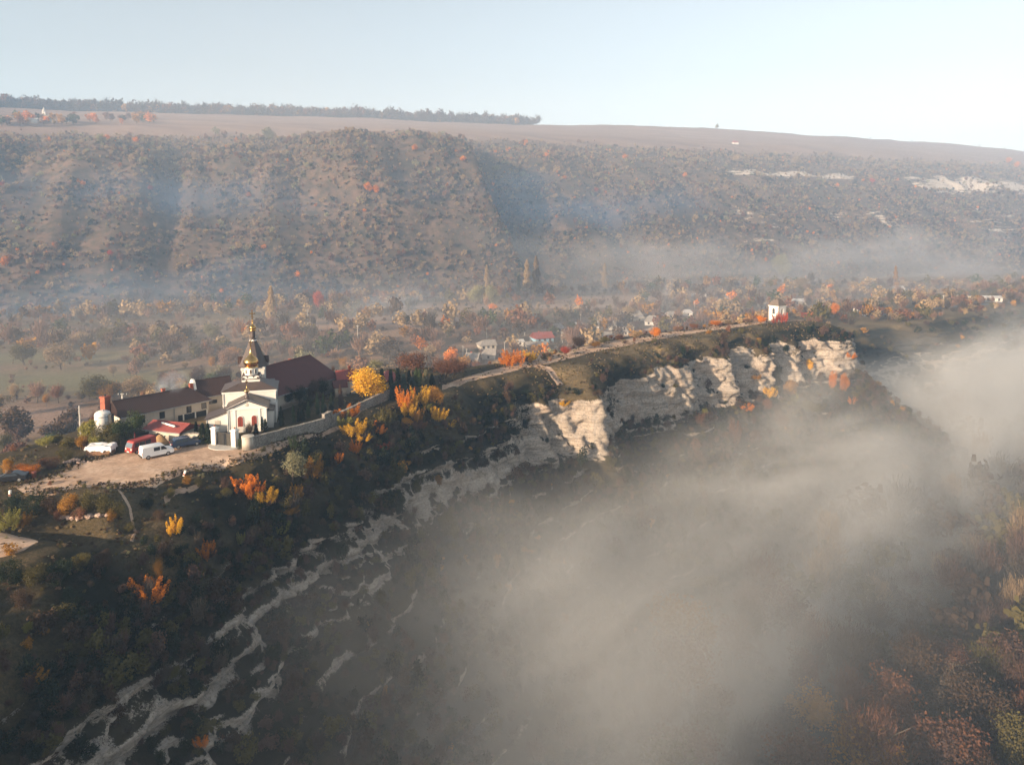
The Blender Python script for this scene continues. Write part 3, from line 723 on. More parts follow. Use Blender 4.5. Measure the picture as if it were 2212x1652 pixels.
# the hillside across the valley
HG = dict(X=hx, Y=hy, Z=hz)
hclump = fbm(hp / 26, hq / 26, None, 4, 301)
hw = (1 - hfield) * (hqq > 575) * (0.16 + smooth(-0.22, 0.12, hclump) + 0.3 * smooth(0.0, 0.3, fbm(hp / 9, hq / 14, None, 2, 302))) * (1 - 0.8 * smooth(0.35, 0.7, hrock))
pp = grid_points(HG, hw, 62000, 9)
stuff_scatter("hillside_scrub", pp, g.gamma(3.0, 0.62, len(pp)) + 0.9, [('shrub', 0, 'far', 'dark_green'), ('shrub', 1, 'far', 'brown'), ('shrub', 2, 'far', 'grey_green'), ('twiggy', 0, 'far', 'tan'), ('twiggy', 1, 'far', 'pinkish'), ('round', 0, 'far', 'rust'), ('round', 1, 'far', 'orange'), ('shrub', 2, 'far', 'tan')], [3.2, 5, 2, 7, 9, 3.6, 0.5, 7], 34, (0.8, 1.3))
# ------------------------------------------------------------------ mesh builder for made things
class MB:
    def __init__(self): self.bm = bmesh.new()
    def box(self, lo, hi, bevel=0.0):
        vs_ = [self.bm.verts.new((x, y, z)) for z in (lo[2], hi[2]) for y in (lo[1], hi[1]) for x in (lo[0], hi[0])]
        fs = [self.bm.faces.new([vs_[i] for i in q]) for q in ((0,2,3,1),(4,5,7,6),(0,1,5,4),(2,6,7,3),(0,4,6,2),(1,3,7,5))]
        if bevel:
            es = list({e for f in fs for e in f.edges}); bmesh.ops.bevel(self.bm, geom=es, offset=bevel, segments=2, affect='EDGES')
        return self
    def poly(self, pts):
        self.bm.faces.new([self.bm.verts.new(p) for p in pts]); return self
    def prism(self, prof, lo, hi, axis='y'):
        """closed profile of (a, b) pairs pushed along an axis: y keeps (x,z), x keeps (y,z), z keeps (x,y)"""
        f = {'y': lambda a, b, t: (a, t, b), 'x': lambda a, b, t: (t, a, b), 'z': lambda a, b, t: (a, b, t)}[axis]
        A = [self.bm.verts.new(f(a, b, lo)) for a, b in prof]; B = [self.bm.verts.new(f(a, b, hi)) for a, b in prof]
        n = len(prof)
        self.bm.faces.new(A); self.bm.faces.new(B[::-1])
        for i in range(n): self.bm.faces.new((A[i], B[i], B[(i + 1) % n], A[(i + 1) % n]))
        return self
    def lathe(self, prof, seg=20, c=(0, 0, 0), rot=0.0, cap=True):
        rings = []
        for r, z in prof:
            rings.append([self.bm.verts.new((c[0] + r * math.cos(rot + 2 * math.pi * k / seg), c[1] + r * math.sin(rot + 2 * math.pi * k / seg), c[2] + z)) for k in range(seg)])
        for a, b in zip(rings, rings[1:]):
            for k in range(seg): self.bm.faces.new((a[k], a[(k + 1) % seg], b[(k + 1) % seg], b[k]))
        if cap: self.bm.faces.new(rings[0][::-1]); self.bm.faces.new(rings[-1])
        return self
    def tube(self, pts, r, seg=6):
        V, F_ = tube(pts, [r] * len(pts) if np.isscalar(r) else r, seg)
        vs_ = [self.bm.verts.new(v) for v in V]
        for f in F_: self.bm.faces.new([vs_[i] for i in f])
        self.bm.faces.new(vs_[:seg][::-1]); self.bm.faces.new(vs_[-seg:]); return self
    def disc_y(self, cx, cz, r, y0, y1, seg=20, a0=0.0, a1=2 * math.pi):
        full = abs(a1 - a0 - 2 * math.pi) < 1e-6
        pts = [(cx + r * math.cos(a0 + (a1 - a0) * k / seg), cz + r * math.sin(a0 + (a1 - a0) * k / seg)) for k in range(seg if full else seg + 1)]
        return self.prism(pts, y0, y1, 'y')
    def arch_y(self, cx, z0, w, h, y0, y1):
        """an arched panel: rectangle with a half round head"""
        r = w / 2; pts = [(cx - r, z0), (cx + r, z0)] + [(cx + r * math.cos(math.pi * k / 10), z0 + h - r + r * math.sin(math.pi * k / 10)) for k in range(11)]
        return self.prism(pts, y0, y1, 'y')
    def turn(self, m):
        bmesh.ops.transform(self.bm, matrix=m, verts=self.bm.verts); return self
    def build(self, name, mat, parent=None, smooth_deg=None):
        bmesh.ops.remove_doubles(self.bm, verts=self.bm.verts, dist=1e-4)
        bmesh.ops.recalc_face_normals(self.bm, faces=self.bm.faces)
        me = bpy.data.meshes.new(name); self.bm.to_mesh(me); self.bm.free(); me.materials.append(mat)
        if smooth_deg is not None:
            for p in me.polygons: p.use_smooth = True
            me.set_sharp_from_angle(angle=R(smooth_deg))
        return obj_from(me, name, parent)
def thing(name, label, cat, loc=(0, 0, 0), rz=0.0, group=None):
    o = bpy.data.objects.new(name, None); COL.objects.link(o); o.location = loc; o.rotation_euler = (0, 0, rz); o.empty_display_size = 0.5
    return tag(o, label, cat, group)
def copy_tree(o, parent=None):
    c = o.copy(); COL.objects.link(c)
    if parent is not None: c.parent = parent
    for ch in list(o.children): copy_tree(ch, c)
    return c
bpy.context.view_layer.update()

# ------------------------------------------------------------------ materials of made things
def mat_wall(name, c, dirt=0.35, damp=(0.20, 0.17, 0.14)):
    """limewashed wall: run-off streaks, blotches and a damp foot"""
    t = NT(name); co = t.coord(); n1 = t.noise(0.7, co, 5, 0.65); st = t.noise(1.0, t.mapping(co, (2.6, 2.6, 0.22)), 4, 0.6)
    cc = t.mix(n1, tuple(v * (1 - 0.3 * dirt) for v in c), tuple(min(1, v * 1.05) for v in c))
    cc = t.mix(t.math('MULTIPLY', t.ramp(st, [(0.52, (0, 0, 0)), (0.74, (1, 1, 1))]), dirt), cc, tuple(v * 0.62 for v in c))
    sep = t.n("ShaderNodeSeparateXYZ"); t.link(co, sep.inputs[0]); foot = t.math('SUBTRACT', 1.0, t.math('MULTIPLY', t.math('SUBTRACT', sep.outputs[2], t.math('MULTIPLY', n1, 0.9)), 1.2), clamp=True)
    cc = t.mix(t.math('MULTIPLY', foot, dirt), cc, damp)
    t.base(cc, 0.92, 0.15); t.bump(t.noise(3, co, 4), 0.15, 0.05); return t.m
M_WHITE = mat_wall("white_limewash", (0.60, 0.57, 0.53), 0.25)
M_CREAM = mat_wall("cream_plaster", (0.50, 0.45, 0.385), 0.6)
M_WORN = mat_wall("worn_plaster", (0.50, 0.45, 0.38), 1.0)
M_TRIM = mat_plain("white_trim", (0.66, 0.64, 0.60), 0.8, 0.06, 1.0)
def mat_seamroof(name, c, pitch=1.1, rough=0.6):
    """sheet or tile roof: courses up the slope, weather streaks, patches"""
    t = NT(name); co = t.coord()
    w = t.n("ShaderNodeTexWave", wave_type='BANDS', bands_direction='X'); t.link(co, w.inputs[0]); w.inputs['Scale'].default_value = pitch; w.inputs['Distortion'].default_value = 0.15
    w2 = t.n("ShaderNodeTexWave", wave_type='BANDS', bands_direction='Y'); t.link(co, w2.inputs[0]); w2.inputs['Scale'].default_value = pitch * 1.3; w2.inputs['Distortion'].default_value = 0.3
    n1 = t.noise(0.8, co, 5, 0.7); n2 = t.noise(1.0, t.mapping(co, (2.2, 0.3, 0.3)), 4, 0.6)
    cc = t.mix(n1, tuple(v * 0.65 for v in c), tuple(v * 1.35 for v in c))
    cc = t.mix(t.ramp(n2, [(0.5, (0, 0, 0)), (0.75, (0.5, 0.5, 0.5))]), cc, tuple(v * 0.5 + 0.02 for v in c))
    cc = t.mix(t.ramp(w.outputs['Fac'], [(0.0, (0.6, 0.6, 0.6)), (0.14, (0, 0, 0))]), cc, tuple(v * 0.45 for v in c))
    t.base(cc, rough, 0.3); t.bump(t.math('ADD', w.outputs['Fac'], w2.outputs['Fac']), 0.4, 0.05); return t.m
M_DARKROOF = mat_seamroof("dark_brown_roof", (0.050, 0.027, 0.022))
M_MAROON = mat_seamroof("maroon_roof", (0.085, 0.021, 0.017))
M_REDROOF = mat_seamroof("red_roof", (0.24, 0.055, 0.045))
M_GREYROOF = mat_plain("grey_slate_roof", (0.24, 0.215, 0.19), 0.85, 0.3, 1.2)
M_PALEROOF = mat_plain("pale_sheet_roof", (0.42, 0.40, 0.38), 0.7, 0.2, 0.8)
M_GOLD = mat_plain("gilding", (0.58, 0.34, 0.12), 0.2, 0.08, 3.0, 0.5, 1.0)
M_GLASS = mat_plain("window_glass", (0.02, 0.024, 0.03), 0.12, 0.2, 1.0, 0.6)
M_REDDOOR = mat_plain("red_brown_wood", (0.22, 0.045, 0.03), 0.6, 0.3, 2.0)
M_WOOD = mat_plain("dark_wood", (0.07, 0.045, 0.03), 0.8, 0.3, 2.0)
M_BRICK = mat_plain("red_brick", (0.30, 0.095, 0.06), 0.9, 0.3, 4.0)
M_CONC = mat_plain("concrete", (0.40, 0.38, 0.35), 0.9, 0.18, 1.5)
M_IRON = mat_plain("dark_iron", (0.04, 0.038, 0.036), 0.5, 0.2, 2.0, 0.4, 0.4)
M_RUBBER = mat_plain("rubber", (0.014, 0.014, 0.014), 0.8, 0.1)
M_STEEL = mat_plain("grey_steel", (0.35, 0.35, 0.36), 0.4, 0.15, 2.0, 0.5, 0.6)
M_BLUEWALL = mat_plain("blue_limewash", (0.22, 0.36, 0.46), 0.9, 0.15, 1.0)
def mat_tileroof():
    t = NT("church_roof"); co = t.coord(); w = t.n("ShaderNodeTexWave", wave_type='BANDS', bands_direction='X'); t.link(co, w.inputs[0]); w.inputs['Scale'].default_value = 1.6; w.inputs['Distortion'].default_value = 0.4
    n1 = t.noise(3.0, co, 4)
    t.base(t.mix(n1, (0.042, 0.030, 0.026), (0.085, 0.060, 0.050)), 0.42, 0.4, 0.0); t.bump(w.outputs['Fac'], 0.3, 0.04); return t.m
M_CHURCHROOF = mat_tileroof()
def mat_drystone():
    t = NT("rubble_stone"); co = t.coord(); v = t.n("ShaderNodeTexVoronoi", feature='DISTANCE_TO_EDGE'); t.link(t.mapping(co, (1, 1, 1.7)), v.inputs[0]); v.inputs['Scale'].default_value = 3.2
    v2 = t.n("ShaderNodeTexVoronoi"); t.link(t.mapping(co, (1, 1, 1.7)), v2.inputs[0]); v2.inputs['Scale'].default_value = 3.2
    c = t.mix(t.math('MULTIPLY', v2.outputs['Distance'], 1.0), (0.42, 0.38, 0.33), (0.20, 0.18, 0.16))
    c = t.mix(t.ramp(t.noise(0.5, co, 5), [(0.4, (0, 0, 0)), (0.7, (0.6, 0.6, 0.6))]), c, (0.14, 0.12, 0.10))
    c = t.mix(t.ramp(v.outputs['Distance'], [(0.0, (1, 1, 1)), (0.09, (0, 0, 0))]), c, (0.09, 0.08, 0.07))
    t.base(c, 0.95, 0.1); t.bump(t.ramp(v.outputs['Distance'], [(0.0, (0, 0, 0)), (0.2, (1, 1, 1))]), 0.8, 0.08); return t.m
M_STONE = mat_drystone()
def mat_dirt():
    t = NT("bare_earth"); co = t.coord(); n1 = t.noise(0.25, co, 5, 0.65); n2 = t.noise(2.2, co, 5, 0.7)
    c = t.ramp(n1, [(0.3, (0.29, 0.19, 0.13)), (0.5, (0.45, 0.31, 0.22)), (0.7, (0.58, 0.43, 0.32))])
    c = t.mix(t.ramp(n2, [(0.35, (0.55, 0.55, 0.55)), (0.55, (0, 0, 0))]), c, (0.20, 0.14, 0.095))
    tr = t.noise(1.0, t.mapping(co, (0.55, 2.6, 1), (0, 0, R(52))), 4, 0.6, 0.3); c = t.mix(t.ramp(tr, [(0.56, (0, 0, 0)), (0.68, (0.6, 0.6, 0.6))]), c, (0.17, 0.125, 0.085))
    t.base(c, 0.95, 0.1); t.bump(n2, 0.5, 0.08); return t.m
M_DIRT = mat_dirt()

# ------------------------------------------------------------------ tracks and yard: sheets laid on the ground
def lay(name, left, right, mat, lift=0.05, step=0.45, rag=0.35, seed=0, label_kind='structure'):
    """a strip between two survey lines, following the ground, with ragged edges"""
    A = np.array([at(*p)[:2] for p in left]); B = np.array([at(*p)[:2] for p in right])
    def along(P, n):
        d = np.r_[0, np.cumsum(np.hypot(*np.diff(P, axis=0).T))]; t = np.linspace(0, d[-1], n)
        return np.stack([np.interp(t, d, P[:, 0]), np.interp(t, d, P[:, 1])], -1)
    ln = max(np.hypot(*np.diff(A, axis=0).T).sum(), np.hypot(*np.diff(B, axis=0).T).sum()); n = max(4, int(ln / step)); a = along(A, n); b = along(B, n)
    w = np.linalg.norm(a - b, axis=1); m = max(4, int(w.max() / step)) + 1
    f = np.linspace(0, 1, m)[None, :, None]; G = a[:, None] * (1 - f) + b[:, None] * f
    j = np.linspace(0, 1, n); nn = unit(np.c_[-(b - a)[:, 1], (b - a)[:, 0]])
    dirv = unit(b - a)
    e1 = rag * fbm(a[:, 0] / 1.8, a[:, 1] / 1.8, None, 3, 400 + seed); e2 = rag * fbm(b[:, 0] / 1.8, b[:, 1] / 1.8, None, 3, 410 + seed)
    G = G + dirv[:, None, :] * (e1[:, None, None] * (1 - f) + e2[:, None, None] * f)
    Z_ = np.array([[ground_z(x, y) for x, y in row] for row in G]) + lift
    Z_[:, 0] -= lift * 1.6; Z_[:, -1] -= lift * 1.6
    me = mesh_np(name, np.concatenate([G, Z_[..., None]], -1).reshape(-1, 3), grid_faces(n, m), mat)
    o = obj_from(me, name); o['kind'] = label_kind; return o
lay("dirt_yard", [(30, 1052), (110, 1030), (175, 997), (236, 985), (300, 968), (370, 962), (440, 958), (520, 968), (556, 968)], [(56, 1069), (130, 1069), (230, 1058), (335, 1051), (370, 1031), (424, 1014), (470, 1005), (530, 990), (560, 979)], M_DIRT, seed=1, rag=0.9)
edge_pts = []; ge = np.random.default_rng(3)
for ln_ in ([(30, 1052), (110, 1030), (175, 997), (236, 985)], [(62, 1064), (130, 1063), (230, 1052), (330, 1046), (360, 1026), (420, 1010), (470, 1002), (530, 988), (560, 980), (625, 954), (694, 926)]):
    for (xa, ya), (xb, yb) in zip(ln_, ln_[1:]):
        for k in range(int(abs(xb - xa) * 1.5)):
            f = ge.random(); p = at(xa + (xb - xa) * f, ya + (yb - ya) * f); px_, py_ = p.x + ge.normal() * 0.8, p.y + ge.normal() * 0.8; edge_pts.append((px_, py_, ground_z(px_, py_)))
stuff_scatter("verge_weeds", np.array(edge_pts), ge.gamma(3, 0.06, len(edge_pts)) + 0.08, [('shrub', 0, 'bush', 'olive'), ('shrub', 1, 'bush', 'tan'), ('twiggy', 2, 'bush', 'grey_brown'), ('shrub', 3, 'bush', 'brown')], [4, 3, 2, 2], 51, (0.7, 1.3))
lay("dirt_track", [(556, 966), (620, 947), (690, 921), (740, 900), (790, 880)], [(560, 980), (625, 953), (694, 925), (743, 903), (792, 883)], M_DIRT, seed=2, rag=0.3)
lay("ridge_track", [(955, 832), (1010, 812), (1080, 794), (1200, 763), (1300, 740), (1400, 723.5), (1500, 708.5), (1600, 695.5), (1650, 690), (1700, 687), (1790, 686.5)], [(955, 842), (1010, 823), (1080, 808), (1150, 793), (1200, 782), (1300, 757), (1400, 737), (1500, 719.5), (1600, 705.5), (1660, 698), (1720, 693), (1790, 691)], M_DIRT, seed=3, rag=0.4)
lay("foot_path", [(1120, 789), (1165, 787), (1190, 793), (1207, 801), (1217, 806)], [(1100, 797), (1150, 793), (1178, 799), (1195, 805), (1204, 809)], M_DIRT, seed=4, rag=0.3)
lay("sandy_patch", [(-60, 1150), (10, 1143), (60, 1150), (82, 1165)], [(-60, 1212), (10, 1205), (55, 1186), (82, 1168)], M_DIRT, seed=5)
lay("foot_path", [(262, 1076), (284, 1090), (296, 1110), (288, 1134)], [(255, 1080), (277, 1094), (287, 1112), (278, 1134)], M_DIRT, seed=6, rag=0.2)
lay("foot_path", [(352, 1060), (385, 1042), (430, 1028)], [(356, 1066), (390, 1049), (432, 1032)], M_DIRT, seed=7, rag=0.25)

# ------------------------------------------------------------------ buildings
def roofed(name, A, B, depth, wall_h, rise, label, cat, wall, roof, hip=(0, 0), over=0.35, group=None, z=0.0, thick=0.16, windows=(), chimneys=(), win_wh=(0.8, 1.1), sill=True, chim_mat=None, gutter=False):
    """a pitched house: front wall from A to B (plan points), running back by depth on the far side"""
    A = Vector(A[:2]); B = Vector(B[:2]); L = (B - A).length; rz = math.atan2((B - A).y, (B - A).x)
    t = thing(name, label, cat, (A.x, A.y, z), rz, group)
    bx = MB(); h = wall_h
    g0 = [(0, -0.6), (depth, -0.6), (depth, h)] + ([(depth / 2, h + rise)] if True else []) + [(0, h)]
    if hip[0] > 0 and hip[1] > 0: bx.box((0, 0, -0.6), (L, depth, h))
    else: 
        bx.prism([(0, -0.6), (depth, -0.6), (depth, h), (0, h)], 0, L, 'x')
        for e, x0, x1 in ((0, 0, 0.2), (1, L - 0.2, L)):
            if hip[e] == 0: bx.prism([(0, h), (depth, h), (depth / 2, h + rise - 0.03)], x0, x1, 'x')
    bx.build("wall", wall, t)
    r = MB(); o = over; e = h - o * rise / (depth / 2)
    x0, x1 = -o, L + o; ra, rb = (x0 + hip[0] if hip[0] else x0), (x1 - hip[1] if hip[1] else x1); zr_ = h + rise
    P = [(x0, -o, e), (x1, -o, e), (x1, depth + o, e), (x0, depth + o, e), (ra, depth / 2, zr_), (rb, depth / 2, zr_)]
    Q = [(a, b, c + thick) for a, b, c in P]
    vs_ = [r.bm.verts.new(p) for p in P + Q]
    def f(*i): r.bm.faces.new([vs_[k] for k in i])
    f(6, 7, 11, 10); f(8, 9, 10, 11); f(7, 8, 11); f(9, 6, 10)
    f(0, 4, 5, 1); f(2, 5, 4, 3); f(1, 5, 2); f(3, 4, 0)
    f(0, 1, 7, 6); f(1, 2, 8, 7); f(2, 3, 9, 8); f(3, 0, 6, 9)
    ro = r.build("roof", roof, t)
    if gutter:
        MB().tube([(-o, -o - 0.05, e + 0.02), (L + o, -o - 0.05, e + 0.02)], 0.075, 6).build("gutter", M_STEEL, ro)
        MB().box((ra, depth / 2 - 0.12, zr_ + thick - 0.02), (rb, depth / 2 + 0.12, zr_ + thick + 0.07)).build("ridge_cap", roof, ro)
    for (wx, wz, *wh) in windows:
        w, hh = wh if wh else win_wh
        fr = MB(); fr.box((wx - w / 2 - 0.08, -0.05, wz - 0.08), (wx + w / 2 + 0.08, 0.02, wz + hh + 0.08)); fo = fr.build("window", M_WOOD, t)
        MB().box((wx - w / 2, -0.075, wz), (wx + w / 2, -0.04, wz + hh)).build("pane", M_GLASS, fo)
        if sill: MB().box((wx - w / 2 - 0.12, -0.14, wz - 0.14), (wx + w / 2 + 0.12, 0.0, wz - 0.08)).build("sill", M_TRIM, fo)
    for (cx, cyy, ch, cw) in chimneys:
        zb = h + rise * (1 - abs(cyy - depth / 2) / (depth / 2)) - 0.3
        c = MB(); c.box((cx - cw / 2, cyy - cw / 2, zb), (cx + cw / 2, cyy + cw / 2, zb + 0.3 + ch)); c.box((cx - cw / 2 - 0.06, cyy - cw / 2 - 0.06, zb + 0.3 + ch), (cx + cw / 2 + 0.06, cyy + cw / 2 + 0.06, zb + 0.42 + ch))
        c.build("chimney", chim_mat or M_BRICK, ro)
    return t, L

def build_church():
    t = thing("orthodox_church", "white church with gold onion domes and tented bell tower inside the walled yard", "church", at(535, 933), R(16))
    # walls
    MB().prism([(-3.2, -1), (3.2, -1), (3.2, 4.15), (0, 5.5), (-3.2, 4.15)], 0, 5.2, 'y').build("porch_wall", M_WHITE, t)
    b = MB(); b.box((-4.4, 5.0, -1), (4.5, 11.2, 6.05)); b.build("nave_wall", M_WHITE, t)
    MB().prism([(-6.6, -1), (-3.15, -1), (-3.15, 3.45), (-6.6, 2.45)], 1.0, 5.4, 'y').build("side_chapel_wall", M_WHITE, t)
    MB().box((3.1, 1.6, -1), (4.15, 5.2, 3.0)).build("side_room_wall", M_WHITE, t)
    MB().box((-1.75, 11, -1), (2.25, 15.4, 9.0)).build("tower_wall", M_WHITE, t)
    # mouldings
    m = MB(); m.box((-4.55, 4.85, 5.75), (4.65, 11.35, 6.12)); m.box((-4.48, 4.92, 3.55), (4.58, 5.05, 3.75)); m.build("cornice", M_TRIM, t)
    m = MB(); m.box((-3.35, -0.14, 4.0), (3.35, 0.05, 4.26)); m.build("porch_cornice", M_TRIM, t)
    p = MB(); p.prism([(-3.3, 4.26), (-2.75, 4.32), (0, 5.38), (2.75, 4.32), (3.3, 4.26), (0, 5.72)], -0.13, 0.04, 'y'); p.build("pediment_moulding", M_TRIM, t)
    MB().disc_y(0, 4.75, 0.24, -0.06, 0.02).build("pediment_roundel", M_WORN, t)
    for x in (-3.0, -2.0, 2.0, 3.0):
        MB().box((x - 0.16, -0.09, 0), (x + 0.16, 0.02, 4.0)).build("pilaster", M_TRIM, t)
    for x in (-4.35, 4.45):
        MB().tube([(x, 4.9, 6.0), (x, 4.86, 0.0)], 0.06).build("downpipe", M_TRIM, t)
    MB().tube([(-3.12, -0.14, 4.1), (-3.12, -0.14, 0.0)], 0.05).build("downpipe", M_TRIM, t)
    MB().tube([(-6.62, 0.94, 2.4), (-6.62, 0.94, 0.0)], 0.05).build("downpipe", M_TRIM, t)
    for x in (-1.12, 1.12):
        fr = MB().arch_y(x, 0.95, 1.05, 2.0, -0.08, 0.03).build("arched_window", M_TRIM, t)
        MB().arch_y(x, 1.05, 0.84, 1.8, -0.11, -0.05).build("window_leaf", M_REDDOOR, fr)
        MB().box((x - 0.025, -0.13, 1.05), (x + 0.025, -0.10, 2.7)).build("mullion", M_WOOD, fr)
    for z in (1.5,):
        fr = MB().box((-5.3, 0.93, 1.2), (-4.5, 1.02, 2.1)).build("icon_frame", M_WORN, t)
    for y in (6.6, 8.6):
        f = MB().box((4.47, y - 0.5, 3.2), (4.54, y + 0.5, 4.8)).build("side_window", M_TRIM, t)
        MB().box((4.53, y - 0.38, 3.3), (4.57, y + 0.38, 4.7)).build("pane", M_GLASS, f)
    # roofs
    r = MB(); o = 0.35
    r.prism([(-3.2 - o, 4.15 - o * 0.42), (0, 5.5), (3.2 + o, 4.15 - o * 0.42), (3.2 + o, 4.30 - o * 0.42), (0, 5.68), (-3.2 - o, 4.30 - o * 0.42)], -0.3, 5.1, 'y'); r.build("porch_roof", M_CHURCHROOF, t)
    def hip4(lo, hi, z0, lo2, hi2, z1, name):
        q = MB(); a = [(lo[0], lo[1], z0), (hi[0], lo[1], z0), (hi[0], hi[1], z0), (lo[0], hi[1], z0)]; b = [(lo2[0], lo2[1], z1), (hi2[0], lo2[1], z1), (hi2[0], hi2[1], z1), (lo2[0], hi2[1], z1)]
        va = [q.bm.verts.new(p) for p in a]; vb = [q.bm.verts.new(p) for p in b]
        for k in range(4): q.bm.faces.new((va[k], va[(k + 1) % 4], vb[(k + 1) % 4], vb[k]))
        q.bm.faces.new(va[::-1]); q.bm.faces.new(vb); return q.build(name, M_CHURCHROOF, t)
    hip4((-4.75, 4.65), (4.85, 11.55), 6.12, (-1.3, 6.9), (1.7, 9.7), 7.35, "nave_roof")
    q = MB(); q.prism([(-6.95, 2.36), (-3.0, 3.52), (-3.0, 3.66), (-6.95, 2.50)], 0.75, 5.4, 'y'); q.build("side_chapel_roof", M_CHURCHROOF, t)
    q = MB(); q.prism([(3.0, 3.4), (4.4, 3.0), (4.4, 3.12), (3.0, 3.6)], 1.35, 5.2, 'y'); q.build("side_room_roof", M_CHURCHROOF, t)
    # drum with its ring of small gables
    cx, cyy = 0.2, 8.3
    MB().box((cx - 1.55, cyy - 1.55, 6.4), (cx + 1.55, cyy + 1.55, 7.75)).build("drum_base", M_WHITE, t)
    MB().box((cx - 1.66, cyy - 1.66, 7.70), (cx + 1.66, cyy + 1.66, 7.82)).build("drum_base_roof", M_CHURCHROOF, t)
    for a in range(4):
        for k in (-1, 0, 1):
            g_ = MB().disc_y(0, 0, 0.52, -1.58, -1.2, 14, 0, math.pi); g_.turn(Matrix.Translation((cx, cyy, 7.82)) @ Matrix.Rotation(a * math.pi / 2, 4, 'Z') @ Matrix.Translation((k * 1.04, 0, 0))); o1 = g_.build("round_gable", M_WHITE, t)
            g_ = MB().disc_y(0, 0, 0.60, -1.62, -1.15, 14, 0.0, math.pi); g_.turn(Matrix.Translation((cx, cyy, 7.84)) @ Matrix.Rotation(a * math.pi / 2, 4, 'Z') @ Matrix.Translation((k * 1.04, 0.10, 0))); g_.build("gable_roof", M_CHURCHROOF, o1)
    MB().lathe([(1.12, 7.7), (1.12, 9.75)], 28, (cx, cyy, 0)).build("drum", M_WHITE, t, 40)
    for k in range(8):
        a = math.pi / 4 * k
        w = MB().arch_y(0, 8.55, 0.46, 0.95, -1.16, -1.05); w.turn(Matrix.Translation((cx, cyy, 0)) @ Matrix.Rotation(a, 4, 'Z')); fo = w.build("drum_window", M_TRIM, t)
        w = MB().arch_y(0, 8.62, 0.30, 0.78, -1.19, -1.10); w.turn(Matrix.Translation((cx, cyy, 0)) @ Matrix.Rotation(a, 4, 'Z')); w.build("pane", M_WOOD, fo)
    MB().lathe([(1.14, 9.62), (1.24, 9.70), (1.18, 9.86), (1.26, 9.98), (1.10, 10.06)], 28, (cx, cyy, 0)).build("gold_band", M_GOLD, t, 50)
    onion = [(0.92, 0.0), (1.10, 0.10), (1.28, 0.35), (1.34, 0.62), (1.26, 0.95), (1.02, 1.30), (0.68, 1.62), (0.40, 1.90), (0.22, 2.22), (0.12, 2.60), (0.05, 2.95)]
    def dome(s, c, name="onion_dome"): return MB().lathe([(r_ * s, z_ * s) for r_, z_ in onion], 28, c).build(name, M_GOLD, t, 60)
    def cross(c, h, name="cross"):
        m = MB(); w = 0.035 * h + 0.02; x, y, z = c
        m.tube([(x, y, z), (x, y, z + 0.30 * h)], [0.05 * h, 0.025 * h], 8); m.lathe([(0.01, 0), (0.07 * h, 0.05 * h), (0.01, 0.12 * h)], 10, (x, y, z + 0.26 * h))
        m.box((x - w, y - w, z + 0.3 * h), (x + w, y + w, z + h)); m.box((x - 0.20 * h, y - w * 0.9, z + 0.72 * h), (x + 0.20 * h, y + w * 0.9, z + 0.72 * h + 2 * w))
        for px, pz in ((-0.20, 0.72), (0.20, 0.72), (0, 0.99)):
            m.lathe([(0.01, -0.055 * h), (0.055 * h, 0), (0.01, 0.055 * h)], 8, (x + px * h, y, z + pz * h + w))
        m.prism([(x - 0.11 * h, z + 0.50 * h), (x + 0.11 * h, z + 0.44 * h), (x + 0.11 * h, z + 0.47 * h), (x - 0.11 * h, z + 0.53 * h)], y - w * 0.8, y + w * 0.8, 'y')
        return m.build(name, M_GOLD, t)
    dome(1.0, (cx, cyy, 10.02)); cross((cx, cyy, 12.85), 1.75)
    # small cupola over the porch
    c0 = (0, 0.9, 0)
    MB().box((-0.42, 0.5, 5.2), (0.42, 1.3, 5.85)).build("cupola_base", M_CHURCHROOF, t)
    MB().lathe([(0.40, 5.85), (0.24, 6.2), (0.22, 6.7), (0.30, 6.8)], 16, c0).build("cupola_neck", M_CHURCHROOF, t, 40)
    dome(0.36, (0, 0.9, 6.78)); cross((0, 0.9, 7.75), 1.1)
    # bell tower with tent roof
    tx, ty = 0.25, 13.2
    m = MB()
    for z in (8.55, 8.8): m.box((tx - 2.14, ty - 2.32, z), (tx + 2.14, ty + 2.32, z + 0.14))
    m.build("tower_cornice", M_TRIM, t)
    for a in range(4):
        rot = Matrix.Translation((tx, ty, 0)) @ Matrix.Rotation(a * math.pi / 2, 4, 'Z'); half = 2.2 if a % 2 == 0 else 2.0
        w = MB().box((-0.62, -half - 0.08, 6.4), (0.62, -half + 0.05, 8.35)); w.turn(rot); fo = w.build("belfry_panel", M_TRIM, t)
        w = MB().box((-0.40, -half - 0.12, 6.6), (0.40, -half - 0.05, 8.15)); w.turn(rot); w.build("shutter", M_CONC, fo)
    m = MB(); m.lathe([(2.95, 9.0), (2.75, 9.15), (2.2, 10.3), (0.62, 13.9), (0.55, 14.2)], 8, (tx, ty, 0), math.pi / 8); m.build("tent_roof", M_CHURCHROOF, t)
    for s in (-1, 1):
        g_ = MB().prism([(-0.55, 9.5), (0.55, 9.5), (0.55, 10.3), (0, 10.8), (-0.55, 10.3)], -0.5, 0.5, 'x'); g_.turn(Matrix.Translation((tx + s * 2.25, ty, 0))); g_.build("tent_dormer", M_DARKROOF, t)
    m = MB(); m.lathe([(0.70, 13.75), (0.60, 13.9), (0.50, 14.15), (0.44, 14.2)], 16, (tx, ty, 0)); m.build("tent_collar", M_TRIM, t, 40)
    MB().lathe([(0.44, 14.3), (0.42, 15.7)], 16, (tx, ty, 0)).build("spire_neck", M_CHURCHROOF, t, 40)
    MB().lathe([(0.50, 15.55), (0.60, 15.65), (0.60, 15.82), (0.5, 15.92)], 16, (tx, ty, 0)).build("gold_band", M_GOLD, t, 50)
    dome(0.47, (tx, ty, 15.9)); cross((tx, ty, 17.15), 2.3)
